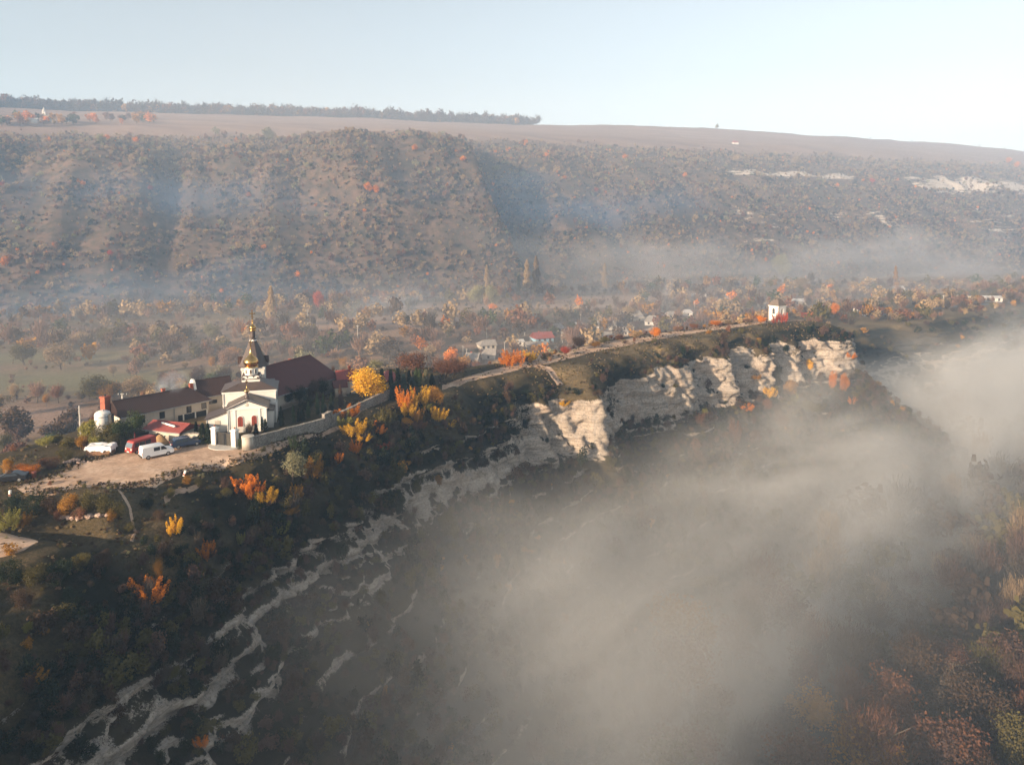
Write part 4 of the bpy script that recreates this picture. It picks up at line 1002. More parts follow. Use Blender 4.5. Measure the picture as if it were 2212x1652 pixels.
    for k in range(3):
        MB().box((3.2 + 0.35 * k, 11.4, 5.2 - 0.5 * k), (4.0 + 0.3 * k, 12.6, 6.4 - 0.6 * k)).build("stepped_roof", M_CHURCHROOF, t)
    return t
church = build_church()

# long house with smoke-stained wall
A_ = at(264, 899, 3.0); B_ = at(451, 861.5, 3.0)
t_, L_ = roofed("long_house", A_, B_, 6.2, 3.0, 2.0, "long white monastery house with dark brown roof beside the church", "house", M_CREAM, M_DARKROOF, gutter=True, hip=(0, 2.6), over=0.4,
    windows=[(3.2, 1.2, 0.75, 1.1), (6.6, 1.2, 0.75, 1.1), (11.4, 1.2, 0.75, 1.1), (14.2, 1.4, 0.8, 1.0)][:4], chimneys=[(8.4, 3.4, 0.8, 0.55), (13.6, 3.6, 0.9, 0.6)])
LH = dict(t=t_, L=L_, A=A_, rz=math.atan2(B_.y - A_.y, B_.x - A_.x))
def on_long(x, y, z=0): return LH['t'].matrix_world @ Vector((x, y, z))
MB().box((L_ - 5.8, -0.06, -0.6), (L_ - 0.3, 0.04, 1.05)).build("loggia_shade_panel", M_GLASS, t_)  # flat dark panel puts the shade of the open loggia on the wall
for k in range(3): MB().box((L_ - 5.0 + 2.2 * k, -0.22, -0.6), (L_ - 4.8 + 2.2 * k, -0.04, 1.1)).build("post", M_TRIM, t_)
MB().tube([(8.7, -0.12, 2.9), (8.7, -0.12, 0)], 0.06).build("downpipe", M_STEEL, t_)
bpy.context.view_layer.update()
# wing with the scrolled gable behind it
gA = on_long(L_ - 1.0, 1.6); gB = on_long(L_ + 5.2, 0.4)
t2, L2 = roofed("scrolled_gable_wing", gA, gB, 6.5, 3.3, 2.4, "dark roofed wing with a white scrolled gable between long house and church", "house", M_CREAM, M_DARKROOF, gutter=True, hip=(0, 0), over=0.3, windows=[(4.9, 1.1, 0.7, 1.5), (2.4, 1.7, 1.3, 0.6)])
sg = MB(); prof = [(-0.3, 3.0), (6.8, 3.0), (6.6, 3.5), (5.4, 3.9), (4.9, 4.8), (4.3, 5.7), (3.4, 6.2), (2.6, 6.1), (2.0, 5.6), (1.5, 4.7), (1.1, 3.9), (0.0, 3.5)]
sg.prism(prof, -0.45, -0.05, 'x'); sg.build("scrolled_gable", M_TRIM, t2)
MB().prism([(3.25 + 0.3 * math.cos(a * 0.524), 5.0 + 0.3 * math.sin(a * 0.524)) for a in range(12)], -0.5, -0.44, 'x').build("oculus", M_GLASS, t2)

# big dark hall on the other side of the church
hA = at(590, 851, 3.6); hB = at(726, 809, 3.6)
t3, L3 = roofed("monks_hall", hA, hB, 9.5, 3.6, 4.2, "large hall with steep maroon roof behind the church", "house", M_WORN, M_MAROON, gutter=True, hip=(0, 3.2), over=0.7, windows=[(4, 1.2), (7.5, 1.2), (11, 1.2)], chimneys=[(10.5, 5.2, 0.5, 0.5)])
pA = at(556, 822, 0); pB = at(592, 812, 0)
t4, L4 = roofed("grey_roofed_house", at(535, 806, 3), at(606, 802, 3), 7.0, 3.0, 0.9, "low building with pale grey roof behind the bell tower", "house", M_WORN, M_PALEROOF, hip=(0, 0))
# red roofed shed along the yard
sA = at(313, 930, 1.6); sB = at(388, 938, 1.6)
t5, L5 = roofed("red_roofed_shed", sA, sB, 4.2, 1.9, 0.75, "low shed with red sheet roof and peeling wall facing the yard", "shed", M_WORN, M_REDROOF, gutter=True, over=0.3, sill=False)
for k in range(4): MB().box((0.9 + 1.0 * k, -0.06, 0.9), (1.15 + 1.0 * k, 0.03, 1.12)).build("vent", M_GLASS, t5)
MB().tube([(2.2, 1.4, 2.75), (5.6, 0.6, 2.6)], 0.16, 8).build("roof_pipe", M_TRIM, t5)
# red roofed buildings seen over the wall
roofed("chapel_house", at(731, 822, 3), at(770, 819, 3), 5.0, 3.0, 1.5, "white walled house with red roof beyond the courtyard", "house", M_WHITE, M_REDROOF, chimneys=[(2.6, 2.5, 0.9, 0.5)])
roofed("garden_shed", at(724, 836, 2.2), at(748, 834, 2.2), 3.2, 2.2, 0.9, "small dark red roofed shed at the end of the courtyard", "shed", M_WORN, M_MAROON, hip=(0, 0))
roofed("crimson_roofed_house", at(828, 808, 3), at(860, 806, 3), 6.0, 2.9, 1.6, "house with crimson roof behind the row of spruces", "house", M_CREAM, M_REDROOF, hip=(1.5, 1.5), z=-1.5)

# ------------------------------------------------------------------ tank, stack, walls, gate
tp = at(224, 944); t = thing("water_tank", "tall white cylindrical tank at the end of the long house", "tank", (tp.x, tp.y, 0))
MB().lathe([(1.22, -0.5), (1.22, 3.9), (1.12, 4.25), (0.7, 4.5), (0.05, 4.55)], 24).build("shell", mat_plain("tank_paint", (0.62, 0.60, 0.57), 0.7, 0.15, 0.8), t, 40)
for z in (0.8, 2.2, 3.6): MB().lathe([(1.24, z), (1.27, z + 0.04), (1.27, z + 0.1), (1.24, z + 0.14)], 24).build("hoop", M_STEEL, t, 40)
MB().tube([(0.3, -0.2, 4.4), (0.3, -0.2, 4.8)], 0.1).build("valve", M_STEEL, t)
MB().box((1.25, -0.5, 0.4), (1.75, 0.3, 4.0)).build("pipe_casing", M_IRON, t)
cp = at(222, 936); t = thing("brick_stack", "square red brick chimney stack behind the white tank", "chimney", (cp.x - 0.5, cp.y + 2.0, 0), R(-20))
MB().box((-0.55, -0.55, -0.5), (0.55, 0.55, 6.0)).build("shaft", M_BRICK, t); MB().box((-0.65, -0.65, 5.7), (0.65, 0.65, 5.95)).build("cap", M_BRICK, t)
MB().lathe([(0.18, 5.9), (0.18, 6.3)], 10).build("flue", M_IRON, t)
def stone_wall(p0, p1, h0, h1, thick, label, name="stone_wall", mat=None, cat="wall", coping=True):
    p0 = Vector(p0[:2]); p1 = Vector(p1[:2]); d = p1 - p0; L = d.length
    t = thing(name, label, cat, (p0.x, p0.y, ground_z(p0.x, p0.y)), math.atan2(d.y, d.x))
    zb = ground_z(p1.x, p1.y) - ground_z(p0.x, p0.y)
    n = max(3, int(L / 0.8)); g = random.Random(int(L * 100)); m = MB(); top = []
    V = []
    for i in range(n + 1):
        f = i / n; top.append((f * L, f * zb + h0 + (h1 - h0) * f + g.uniform(-.06, .06)))
    prof = [(0, -0.8)] + [(L, zb - 0.8)] + top[::-1]
    m.prism(prof, -thick / 2, thick / 2, 'y').build("masonry", mat or M_STONE, t)
    if coping:
        c = MB()
        for (x0, z0), (x1, z1) in zip(top, top[1:]):
            w = thick / 2 + 0.05 + g.uniform(0, .04); c.prism([(x0 + 0.02, z0 + 0.005), (x1 - 0.02, z1 + 0.005), (x1 - 0.02, z1 + 0.13), (x0 + 0.02, z0 + 0.13)], -w, w, 'y')
        c.build("coping", M_STONE, t)
    return t
w0 = at(541, 972); w1 = at(703, 914); w2 = at(716, 909); w3 = at(840, 863)
stone_wall(w0, w1, 1.9, 1.9, 0.5, "long rubble stone wall running from the gate along the courtyard")
stone_wall(w2, w3, 1.9, 2.0, 0.5, "further rubble stone wall ending beside the golden tree")
stone_wall(at(703, 914) + Vector((-0.3, -0.2, 0)), at(716, 907), 2.6, 2.6, 0.6, "tall squared stone pier where the courtyard wall steps", "wall_pier", None, "pier")
bp = at(532, 974); t = thing("round_bastion", "round whitewashed wall end with ivy beside the gate", "bastion", (bp.x, bp.y + 0.8, 0))
MB().lathe([(0.95, -0.6), (0.92, 2.0), (0.98, 2.05), (0.98, 2.2), (0.2, 2.35)], 20).build("masonry", M_WORN, t, 40)
stone_wall(at(390, 957), at(455, 957), 1.5, 1.7, 0.4, "low cream wall between the red shed and the gate", "yard_wall", M_CREAM)
def gate():
    a = at(465, 961); b = at(508, 966); d = (b - a); L = d.length
    for p, s in ((a, "left"), (b, "right")):
        t = thing("gate_pillar", "square white gate pillar beside the dark conifer" if s == "left" else "square white gate pillar beside the ivy clad bastion", "pillar", (p.x, p.y, 0), math.atan2(d.y, d.x), "white gate pillars")
        MB().box((-0.42, -0.42, -0.5), (0.42, 0.42, 2.75)).build("shaft", M_WHITE, t); MB().box((-0.52, -0.52, 2.70), (0.52, 0.52, 2.88)).build("cap_stone", M_TRIM, t)
        MB().box((-0.30, -0.30, 2.86), (0.30, 0.30, 3.05)).build("finial_base", M_TRIM, t); MB().lathe([(0.05, 3.03), (0.16, 3.14), (0.05, 3.3)], 10).build("finial", M_BRICK, t)
        if s == "left":
            g_ = thing("yard_gate", "dark metal double gate between the white pillars", "gate", (p.x, p.y, 0), math.atan2(d.y, d.x))
            n = 16
            MB().box((0.45, -0.06, 0.0), (L * 0.46, 0.02, 2.1)).build("gate_leaf", M_IRON, g_); MB().box((L * 0.60, -0.06, 0.0), (L - 0.45, 0.02, 2.1)).build("gate_leaf", mat_plain("gate_lattice", (0.09, 0.08, 0.065), 0.6, 0.5, 8), g_)
            MB().box((L * 0.46 + 0.02, -0.02, 0.0), (L * 0.60 - 0.02, 0.04, 2.05)).build("wicket_door", M_GLASS, g_)
            bars = MB()
            for k in range(n): bars.box((0.5 + (L - 1) * k / n, -0.10, 0.1), (0.53 + (L - 1) * k / n, -0.07, 2.3))
            bars.build("bars", M_IRON, g_); MB().box((0.42, -0.12, 2.1), (L - 0.42, 0.05, 2.2)).build("top_rail", M_IRON, g_)
gate()
ap = at(478, 968); apr = MB(); apr.prism([(3.0 * math.cos(math.pi + math.pi * k / 20), 2.5 * math.sin(math.pi + math.pi * k / 20)) for k in range(21)], 0.0, 0.16, 'z')
ao = apr.build("concrete_apron", M_CONC); ao.location = (ap.x + 0.4, ap.y + 1.2, ground_z(ap.x, ap.y) - 0.02); ao.rotation_euler.z = R(-18); ao['kind'] = 'structure'

# ------------------------------------------------------------------ poles
def pole(base, h, label, group=None, brace=False, arm=True, name="utility_pole", lean=0.0):
    t = thing(name, label, "pole", (base.x, base.y, base.z), random.Random(int(base.x * 10)).uniform(-.6, .6), group); t.rotation_euler.x = lean
    MB().tube([(0, 0, -0.5), (0, 0, h)], [0.17, 0.11], 8).build("shaft", M_CONC, t)
    if brace: MB().tube([(-0.9, 0, -0.5), (-0.06, 0, h * 0.94)], [0.15, 0.11], 8).build("brace", M_CONC, t)
    if arm:
        a = MB(); a.box((-0.8, -0.05, h - 0.35), (0.8, 0.05, h - 0.25)); a.build("crossarm", M_IRON, t)
        for x in (-0.7, -0.25, 0.25, 0.7): MB().lathe([(0.05, 0), (0.05, 0.15), (0.02, 0.2)], 6, (x, 0, h - 0.25)).build("insulator", M_TRIM, t)
    return t
pA_ = at(268, 924); pole(pA_, 6.2, "tall braced concrete pole with crossarm before the long house", brace=True)
pB_ = at(175, 950); pole(pB_, 5.8, "plain concrete pole at the outer edge of the bushes", arm=False)
wires = []
for k, (dx, dz) in enumerate(((-.5, 0), (0, .1), (.5, 0))):
    a = Vector((pB_.x, pB_.y, 5.6 - 0.15 * k)); b = Vector((pA_.x + dx, pA_.y, 6.05)); pts = [a.lerp(b, f) - Vector((0, 0, 0.5 * math.sin(math.pi * f))) for f in np.linspace(0, 1, 8)]
    o = MB().tube(pts, 0.012, 4).build("overhead_wire", M_IRON); tag(o, ("lowest" if k == 2 else "middle" if k == 1 else "topmost") + " thin overhead wire strung between the plain pole and the braced pole", "wire", "overhead wires")

# ------------------------------------------------------------------ vehicles
def wheels(t, pts, r, w):
    for x, y in pts:
        s = 1 if y > 0 else -1
        o = MB(); o.lathe([(r * 0.62, -w / 2), (r * 0.95, -w / 2), (r, -w / 4), (r, w / 4), (r * 0.95, w / 2), (r * 0.62, w / 2)], 18); o.turn(Matrix.Translation((x, y, r)) @ Matrix.Rotation(math.pi / 2, 4, 'X'))
        wo = o.build("wheel", M_RUBBER, t, 40)
        h = MB(); h.lathe([(r * 0.6, -w * 0.52), (r * 0.5, -w * 0.56 ), (0.02, -w * 0.5)], 14, cap=True); h.turn(Matrix.Translation((x, y, r)) @ Matrix.Rotation(math.pi / 2 * s, 4, 'X')); h.build("rim", M_STEEL, wo, 40)
def car_body(t, prof, w, paint, taper=0.10, zt=0.95, name="body"):
    """side outline pushed across the width; the greenhouse leans inwards"""
    m = MB(); m.prism(prof, -w / 2, w / 2, 'y')
    for v in m.bm.verts:
        if v.co.z > zt: v.co.y *= 1 - taper * (v.co.z - zt) / 0.8
    es = [e for e in m.bm.edges]; bmesh.ops.bevel(m.bm, geom=es, offset=0.045, segments=2, affect='EDGES')
    return m.build(name, paint, t, 35)
def quad_panel(t, name, pts, mat, off, parent=None):
    """a thin pane a little proud of the body"""
    P = [Vector(p) for p in pts]; n = (P[1] - P[0]).cross(P[2] - P[0]).normalized() * off
    m = MB(); A = [m.bm.verts.new(p - n * 2) for p in P]; B = [m.bm.verts.new(p + n) for p in P]
    m.bm.faces.new(B)
    for i in range(len(P)): m.bm.faces.new((A[i], A[(i + 1) % len(P)], B[(i + 1) % len(P)], B[i]))
    return m.build(name, mat, t)
def paint(name, c, rough=0.35): return mat_plain(name, c, rough, 0.06, 0.8, 0.5)
def place_vehicle(name, label, cat, rear, front):
    d = front - rear; return thing(name, label, cat, ((rear.x + front.x) / 2, (rear.y + front.y) / 2, ground_z((rear.x + front.x) / 2, (rear.y + front.y) / 2) + 0.06), math.atan2(d.y, d.x))
# white panel van, seen from behind
rv, fv = at(328, 991), at(356, 977)
ang = math.atan2((fv - rv).y, (fv - rv).x)
t = thing("panel_van", "white panel van parked on the dirt yard", "van", (-54.9, 104.2, ground_z(-54.9, 104.2) + 0.06), R(44))
PV = [(-2.25, 0.35), (2.2, 0.35), (2.3, 0.55), (2.25, 0.95), (1.45, 1.10), (0.85, 1.80), (0.6, 1.90), (-2.1, 1.92), (-2.22, 1.75), (-2.28, 0.7)]
car_body(t, PV, 1.85, paint("white_paint", (0.80, 0.79, 0.77)), 0.08)
for s in (-1, 1):
    q = lambda x0, x1, z0, z1, x2=None, x3=None: [(x0, s * 0.925, z0), (x1, s * 0.925, z0), (x1 if x2 is None else x2, s * 0.885, z1), (x0 if x3 is None else x3, s * 0.885, z1)][:: s]
    quad_panel(t, "cab_window", q(0.42, 1.25, 1.12, 1.66, 0.80, 0.42), M_GLASS, -0.02 if s > 0 else -0.02); quad_panel(t, "side_window", q(-0.62, 0.25, 1.12, 1.66), M_GLASS, -0.02)
    MB().box((1.0, s * 0.95 - 0.05, 1.1), (1.15, s * 0.95 + 0.12 * s + 0.05, 1.35)).build("mirror", M_RUBBER, t)
    MB().box((-2.31, s * 0.78 - 0.08, 0.75), (-2.2, s * 0.78 + 0.08, 1.15)).build("tail_light", paint("lamp_red", (0.35, 0.03, 0.02)), t)
MB().box((-2.36, -0.86, 0.42), (-2.2, 0.86, 0.62)).build("rear_bumper", M_RUBBER, t)
MB().box((-2.33, -0.012, 0.66), (-2.25, 0.012, 1.85)).build("rear_door_seam", M_STEEL, t); MB().box((-2.34, 0.15, 0.72), (-2.27, 0.62, 0.84)).build("number_plate", M_TRIM, t)
wheels(t, [(-1.45, 0.82), (-1.45, -0.82), (1.4, 0.82), (1.4, -0.82)], 0.33, 0.22)
# dark blue estate car
sv = at(396, 966)
t = thing("estate_car", "dark blue estate car parked by the round bush", "car", (sv.x + 0.3, sv.y + 0.4, ground_z(sv.x, sv.y) + 0.06), R(38))
PS = [(-2.2, 0.32), (2.2, 0.32), (2.28, 0.55), (2.1, 0.86), (1.1, 0.98), (0.35, 1.50), (0.0, 1.58), (-1.6, 1.56), (-2.0, 1.35), (-2.25, 0.95), (-2.26, 0.6)]
car_body(t, PS, 1.85, paint("blue_paint", (0.018, 0.035, 0.075), 0.25), 0.22)
for s in (-1, 1):
    for (x0, x1, x2, x3), nm in (((0.25, 0.95, 0.42, 0.25), "front_window"), ((-0.75, 0.15, 0.15, -0.75), "rear_window"), ((-1.75, -0.85, -0.85, -1.5), "quarter_window")):
        quad_panel(t, nm, [(x0, s * 0.925, 1.0), (x1, s * 0.925, 1.0), (x2, s * 0.80, 1.42), (x3, s * 0.80, 1.42)][:: s], M_GLASS, -0.02)
    MB().box((-2.30, s * 0.72 - 0.16, 0.84), (-2.16, s * 0.72 + 0.16, 0.98)).build("tail_light", MATS["lamp_red"], t); MB().box((-1.4, s * 0.66 - 0.02, 1.60), (0.1, s * 0.66 + 0.02, 1.65)).build("roof_rail", M_STEEL, t)
quad_panel(t, "rear_screen", [(-2.27, -0.72, 0.98), (-2.27, 0.72, 0.98), (-2.02, 0.62, 1.38), (-2.02, -0.62, 1.38)], M_GLASS, -0.02)
quad_panel(t, "windscreen", [(1.12, 0.78, 1.0), (1.12, -0.78, 1.0), (0.40, -0.66, 1.48), (0.40, 0.66, 1.48)], M_GLASS, -0.02)
MB().box((-2.33, -0.26, 0.62), (-2.24, 0.26, 0.74)).build("number_plate", M_TRIM, t)
wheels(t, [(-1.35, 0.82), (-1.35, -0.82), (1.4, 0.82), (1.4, -0.82)], 0.34, 0.22)
# red forward-control minibus facing us, and the red trailer behind it
rp = at(277, 983)
t = thing("red_minibus", "red boxy minibus facing the yard in front of the bushes", "minibus", (rp.x + 1.0, rp.y + 1.9, ground_z(rp.x, rp.y) + 0.06), R(243))
PR = [(-2.1, 0.35), (2.0, 0.35), (2.1, 0.6), (2.06, 1.05), (1.75, 1.85), (1.6, 2.0), (-2.05, 2.0), (-2.1, 1.8)]
RED = paint("red_paint", (0.26, 0.030, 0.022), 0.45)
car_body(t, PR, 1.8, RED, 0.10)
quad_panel(t, "windscreen", [(2.10, 0.78, 1.08), (2.10, -0.78, 1.08), (1.80, -0.72, 1.74), (1.80, 0.72, 1.74)], mat_plain("sky_lit_glass", (0.10, 0.12, 0.14), 0.08, 0.1, 1, 0.8), -0.02)
for s in (-1, 1):
    for x0, x1 in ((0.9, 1.6), (-0.1, 0.75), (-1.1, -0.25)): quad_panel(t, "side_window", [(x0, s * 0.90, 1.1), (x1, s * 0.90, 1.1), (x1 - (0.15 if x0 > .5 else 0), s * 0.86, 1.7), (x0, s * 0.86, 1.7)][:: s], M_GLASS, -0.02)
    o = MB(); o.lathe([(0.13, -0.03), (0.15, 0.0), (0.10, 0.04)], 14); o.turn(Matrix.Translation((2.09, s * 0.62, 0.82)) @ Matrix.Rotation(math.pi / 2, 4, 'Y')); o.build("headlight", M_TRIM, t)
MB().box((2.02, -0.85, 0.38), (2.18, 0.85, 0.56)).build("front_bumper", RED, t); MB().box((2.16, -0.26, 0.42), (2.2, 0.26, 0.54)).build("number_plate", M_TRIM, t)
wheels(t, [(-1.3, 0.8), (-1.3, -0.8), (1.3, 0.8), (1.3, -0.8)], 0.33, 0.2)
tp = at(303, 962)
t = thing("farm_trailer", "red framed trailer with dark tipping body behind the minibus", "trailer", (tp.x + 0.2, tp.y + 1.6, ground_z(tp.x, tp.y) + 0.03), R(30))
b = MB(); b.box((-1.6, -0.95, 0.75), (1.6, 0.95, 0.85)); b.box((-1.6, -0.95, 0.85), (1.6, -0.87, 1.5)); b.box((-1.6, 0.87, 0.85), (1.6, 0.95, 1.5)); b.box((1.52, -0.86, 0.85), (1.6, 0.86, 1.5)); b.build("tipping_body", M_IRON, t)
b = MB(); b.box((-1.75, -0.98, 0.86), (-1.62, 0.98, 1.95)); b.build("tailboard", RED, t); MB().box((-1.80, -0.3, 1.1), (-1.755, 0.35, 1.8)).build("white_panel", M_TRIM, t)
MB().tube([(1.6, 0, 0.7), (2.9, 0, 0.45)], 0.07).build("drawbar", RED, t); wheels(t, [(-0.6, 0.95), (-0.6, -0.95), (0.6, 0.95), (0.6, -0.95)], 0.38, 0.22)
# black car at the far end of the yard
bp = at(22, 1040); t = thing("parked_car", "black car in the grass at the far end of the yard", "car", (bp.x, bp.y, ground_z(bp.x, bp.y) + 0.03), R(200))
car_body(t, [(-2.1, 0.3), (2.1, 0.3), (2.15, 0.55), (1.9, 0.8), (0.95, 0.88), (0.3, 1.32), (-0.9, 1.32), (-1.5, 0.95), (-2.1, 0.88)], 1.72, paint("black_paint", (0.012, 0.012, 0.014), 0.25), 0.25, 0.85)
for s in (-1, 1): quad_panel(t, "side_window", [(-1.2, s * 0.855, 0.92), (0.75, s * 0.855, 0.92), (0.3, s * 0.76, 1.24), (-0.85, s * 0.76, 1.24)][:: s], M_GLASS, -0.015)
quad_panel(t, "windscreen", [(0.98, 0.72, 0.9), (0.98, -0.72, 0.9), (0.36, -0.62, 1.28), (0.36, 0.62, 1.28)], MATS["sky_lit_glass"], -0.015)
wheels(t, [(-1.3, 0.76), (-1.3, -0.76), (1.3, 0.76), (1.3, -0.76)], 0.31, 0.2)

# ------------------------------------------------------------------ yard clutter
def lump(name, mat, parent, size, seed, n=22, amp=0.12, peak=1.0, freq=1.3):
    u, v = np.meshgrid(np.linspace(0, 2 * np.pi, n * 2), np.linspace(0, 1, n), indexing='ij')
    r = np.cos(v * np.pi / 2)**peak; x = np.cos(u) * r; y = np.sin(u) * r; z = np.sin(v * np.pi / 2)**(1.0 / max(0.6, peak)) if peak <= 1 else 1 - r
    k = 1 + amp * fbm(x * freq + seed, y * freq, z * freq, 3, seed)
    V = np.stack([x * k * size[0], y * k * size[1], z * k * size[2]], -1).reshape(-1, 3)
    return obj_from(mesh_np(name, V, grid_faces(n * 2, n), mat, smooth_shade=True), name, parent)
sp = at(343, 957); t = thing("sand_heap", "cone of yellow brown sand by the red shed", "sand heap", (sp.x, sp.y + 0.4, ground_z(sp.x, sp.y) - 0.05))
lump("heap", mat_plain("sand", (0.30, 0.19, 0.095), 0.95, 0.2, 2.0), t, (1.9, 1.5, 1.45), 5, 18, 0.12, 1.6)
tpx = at(208, 986); t = thing("covered_stack", "stack of firewood under a crumpled white tarpaulin", "covered stack", (tpx.x, tpx.y + 1.3, ground_z(tpx.x, tpx.y)), R(8))
w = MB(); g_ = random.Random(4)
MB().box((-1.75, -1.0, -0.1), (1.75, 1.0, 1.25), 0.05).build("pallet_load", mat_plain("stacked_wood", (0.22, 0.125, 0.075), 0.9, 0.6, 5, bump=0.8, bscale=9), t)
nx, ny = 40, 30
uu, vv = np.meshgrid(np.linspace(-1, 1, nx), np.linspace(-1, 1, ny), indexing='ij')
ex = np.clip(np.abs(uu) - 0.78, 0, 1) / 0.22; ey = np.clip(np.abs(vv) - 0.72, 0, 1) / 0.28
tx_ = np.sign(uu) * (np.minimum(np.abs(uu), 0.78) / 0.78 * 1.85 + 0.12 * ex); ty_ = np.sign(vv) * (np.minimum(np.abs(vv), 0.72) / 0.72 * 1.08 + 0.10 * ey)
tz_ = 1.42 + 0.16 * fbm(uu * 3, vv * 3, None, 4, 71) - (0.75 + 0.5 * fbm(uu * 4, vv * 4, None, 2, 72)) * np.maximum(ex, ey)
V = np.stack([tx_ + 0.06 * fbm(uu * 6, vv * 6, None, 2, 73), ty_ + 0.06 * fbm(uu * 6, vv * 6, None, 2, 74), tz_], -1).reshape(-1, 3)
obj_from(mesh_np("tarpaulin", V, grid_faces(nx, ny), mat_plain("white_tarpaulin", (0.72, 0.70, 0.69), 0.5, 0.12, 2.0, 0.4)), "tarpaulin", t)
def stone(parent, p, s, seed, mat):
    g = random.Random(seed); bm = bmesh.new(); bmesh.ops.create_icosphere(bm, subdivisions=1, radius=1)
    for v in bm.verts: v.co = Vector((v.co.x * s * g.uniform(.7, 1.2), v.co.y * s * g.uniform(.7, 1.1), v.co.z * s * g.uniform(.5, .9)))
    me = bpy.data.meshes.new("stone"); bm.to_mesh(me); bm.free(); me.materials.append(mat); o = obj_from(me, "stone", parent, p); o.rotation_euler = (g.uniform(-.4, .4), g.uniform(-.4, .4), g.uniform(0, 6)); return o
hp_ = at(160, 1000); t = thing("stone_heap", "heap of broken pinkish stones at the edge of the yard", "stone heap", (hp_.x, hp_.y, ground_z(hp_.x, hp_.y)))
M_PINKSTONE = mat_plain("pink_stone", (0.42, 0.30, 0.24), 0.95, 0.3, 3)
g_ = random.Random(9)
for k in range(46):
    a, r_ = g_.uniform(0, 6.28), abs(g_.gauss(0, 0.8)); px, py = math.cos(a) * r_ * 1.5, math.sin(a) * r_ * 0.9
    stone(t, (px, py, max(0, 0.62 - 0.5 * r_)), g_.uniform(0.12, 0.28), k, M_PINKSTONE)
b_ = at(74, 1033); t = thing("oil_drum", "rusty red oil drum standing near the black car", "drum", (b_.x, b_.y, ground_z(b_.x, b_.y)))
MB().lathe([(0.30, 0), (0.30, 0.28), (0.32, 0.30), (0.30, 0.32), (0.30, 0.60), (0.32, 0.62), (0.30, 0.64), (0.30, 0.90), (0.27, 0.90)], 16).build("shell", mat_plain("rusty_red", (0.20, 0.065, 0.045), 0.7, 0.35, 4), t, 40)
for (vx_p, vy_p, lean, lab) in ((397, 1024, 0.35, "short leaning white marker post on the grass brow"), (22, 1072, 0.03, "upright white marker post beside the dark bushes")):
    m_ = at(vx_p, vy_p); t = thing("marker_post", lab, "marker post", (m_.x, m_.y, ground_z(m_.x, m_.y)), 0.0); t.rotation_euler = (0, lean, 0)
    MB().box((-0.14, -0.14, -0.2), (0.14, 0.14, 0.85), 0.02).build("post", M_TRIM, t); MB().box((-0.142, -0.142, 0.1), (0.142, 0.142, 0.35)).build("base_band", M_BRICK, t)
# low retaining wall of separate blocks in the hollow
t = thing("retaining_wall", "low broken row of pale stone blocks at the foot of the bushy mound", "wall")
for k in range(15):
    f = k / 14; p = hit(126 + 104 * f, 1117 + 3 * math.sin(f * 5)); 
    if p is not None: stone(t, p + Vector((0, 0.1 * math.sin(k * 4.1), 0.1)), 0.36 + 0.12 * math.sin(k * 2.3), 100 + k, M_PINKSTONE)
# bell tower on the ridge
def bell_tower():
    p = at(1685, 694.5); t = thing("bell_tower", "small white square bell tower with dome shaped roof on the ridge", "bell tower", (p.x, p.y + 3.0, ground_z(p.x, p.y + 3.0)), R(33)); h = 5.4; a = 2.15
    for k in range(4):
        w = MB(); r_ = Matrix.Rotation(k * math.pi / 2, 4, 'Z'); ow, oz = 1.1, 2.6
        w.box((-a, -a, -1), (-ow / 2, -a + 0.45, h)); w.box((ow / 2, -a, -1), (a, -a + 0.45, h)); w.box((-ow / 2, -a, -1), (ow / 2, -a + 0.45, oz))
        pr = [(ow / 2, 4.1), (ow / 2, h), (-ow / 2, h), (-ow / 2, 4.1)] + [(-ow / 2 * math.cos(math.pi * j / 8), 4.1 + ow / 2 * math.sin(math.pi * j / 8)) for j in range(1, 8)]
        w.prism(pr, -a, -a + 0.45, 'y'); w.turn(r_); w.build("wall", M_WHITE, t)
    MB().box((-a - 0.18, -a - 0.18, h), (a + 0.18, a + 0.18, h + 0.2)).build("cornice", M_TRIM, t)
    MB().box((-a + .5, -a + .5, 1.9), (a - .5, a - .5, 2.5)).build("bell_floor", M_WOOD, t); MB().lathe([(0.45, 3.0), (0.36, 3.3), (0.25, 3.8), (0.05, 3.95)], 14).build("bell", M_IRON, t, 40)
    MB().lathe([(a * 1.52, 0), (a * 1.42, 0.25), (a * 1.18, 0.9), (a * 0.85, 1.75), (a * 0.5, 2.3), (0.12, 2.55)], 4, (0, 0, h + 0.2), math.pi / 4).build("roof", mat_plain("shingle_roof", (0.12, 0.095, 0.078), 0.85, 0.3, 2.0), t)
    m = MB(); m.tube([(0, 0, h + 2.6), (0, 0, h + 5.0)], 0.06); m.box((-0.45, -0.05, h + 4.2), (0.45, 0.05, h + 4.32)); m.box((-0.22, -0.05, h + 4.55), (0.22, 0.05, h + 4.65)); m.build("cross", M_IRON, t)
bell_tower()
cp = hit(1784, 691) or at(1784, 691); t = thing("stone_cross", "weathered stone cross standing at the tip of the cliff", "cross", (cp.x, cp.y, cp.z), R(20))
MB().box((-0.5, -0.4, -0.3), (0.5, 0.4, 0.35), 0.04).build("plinth", M_CONC, t); m = MB(); m.box((-0.17, -0.14, 0.3), (0.17, 0.14, 2.3)); m.box((-0.6, -0.13, 1.5), (0.6, 0.13, 1.85)); m.build("cross_shaft", M_CONC, t)
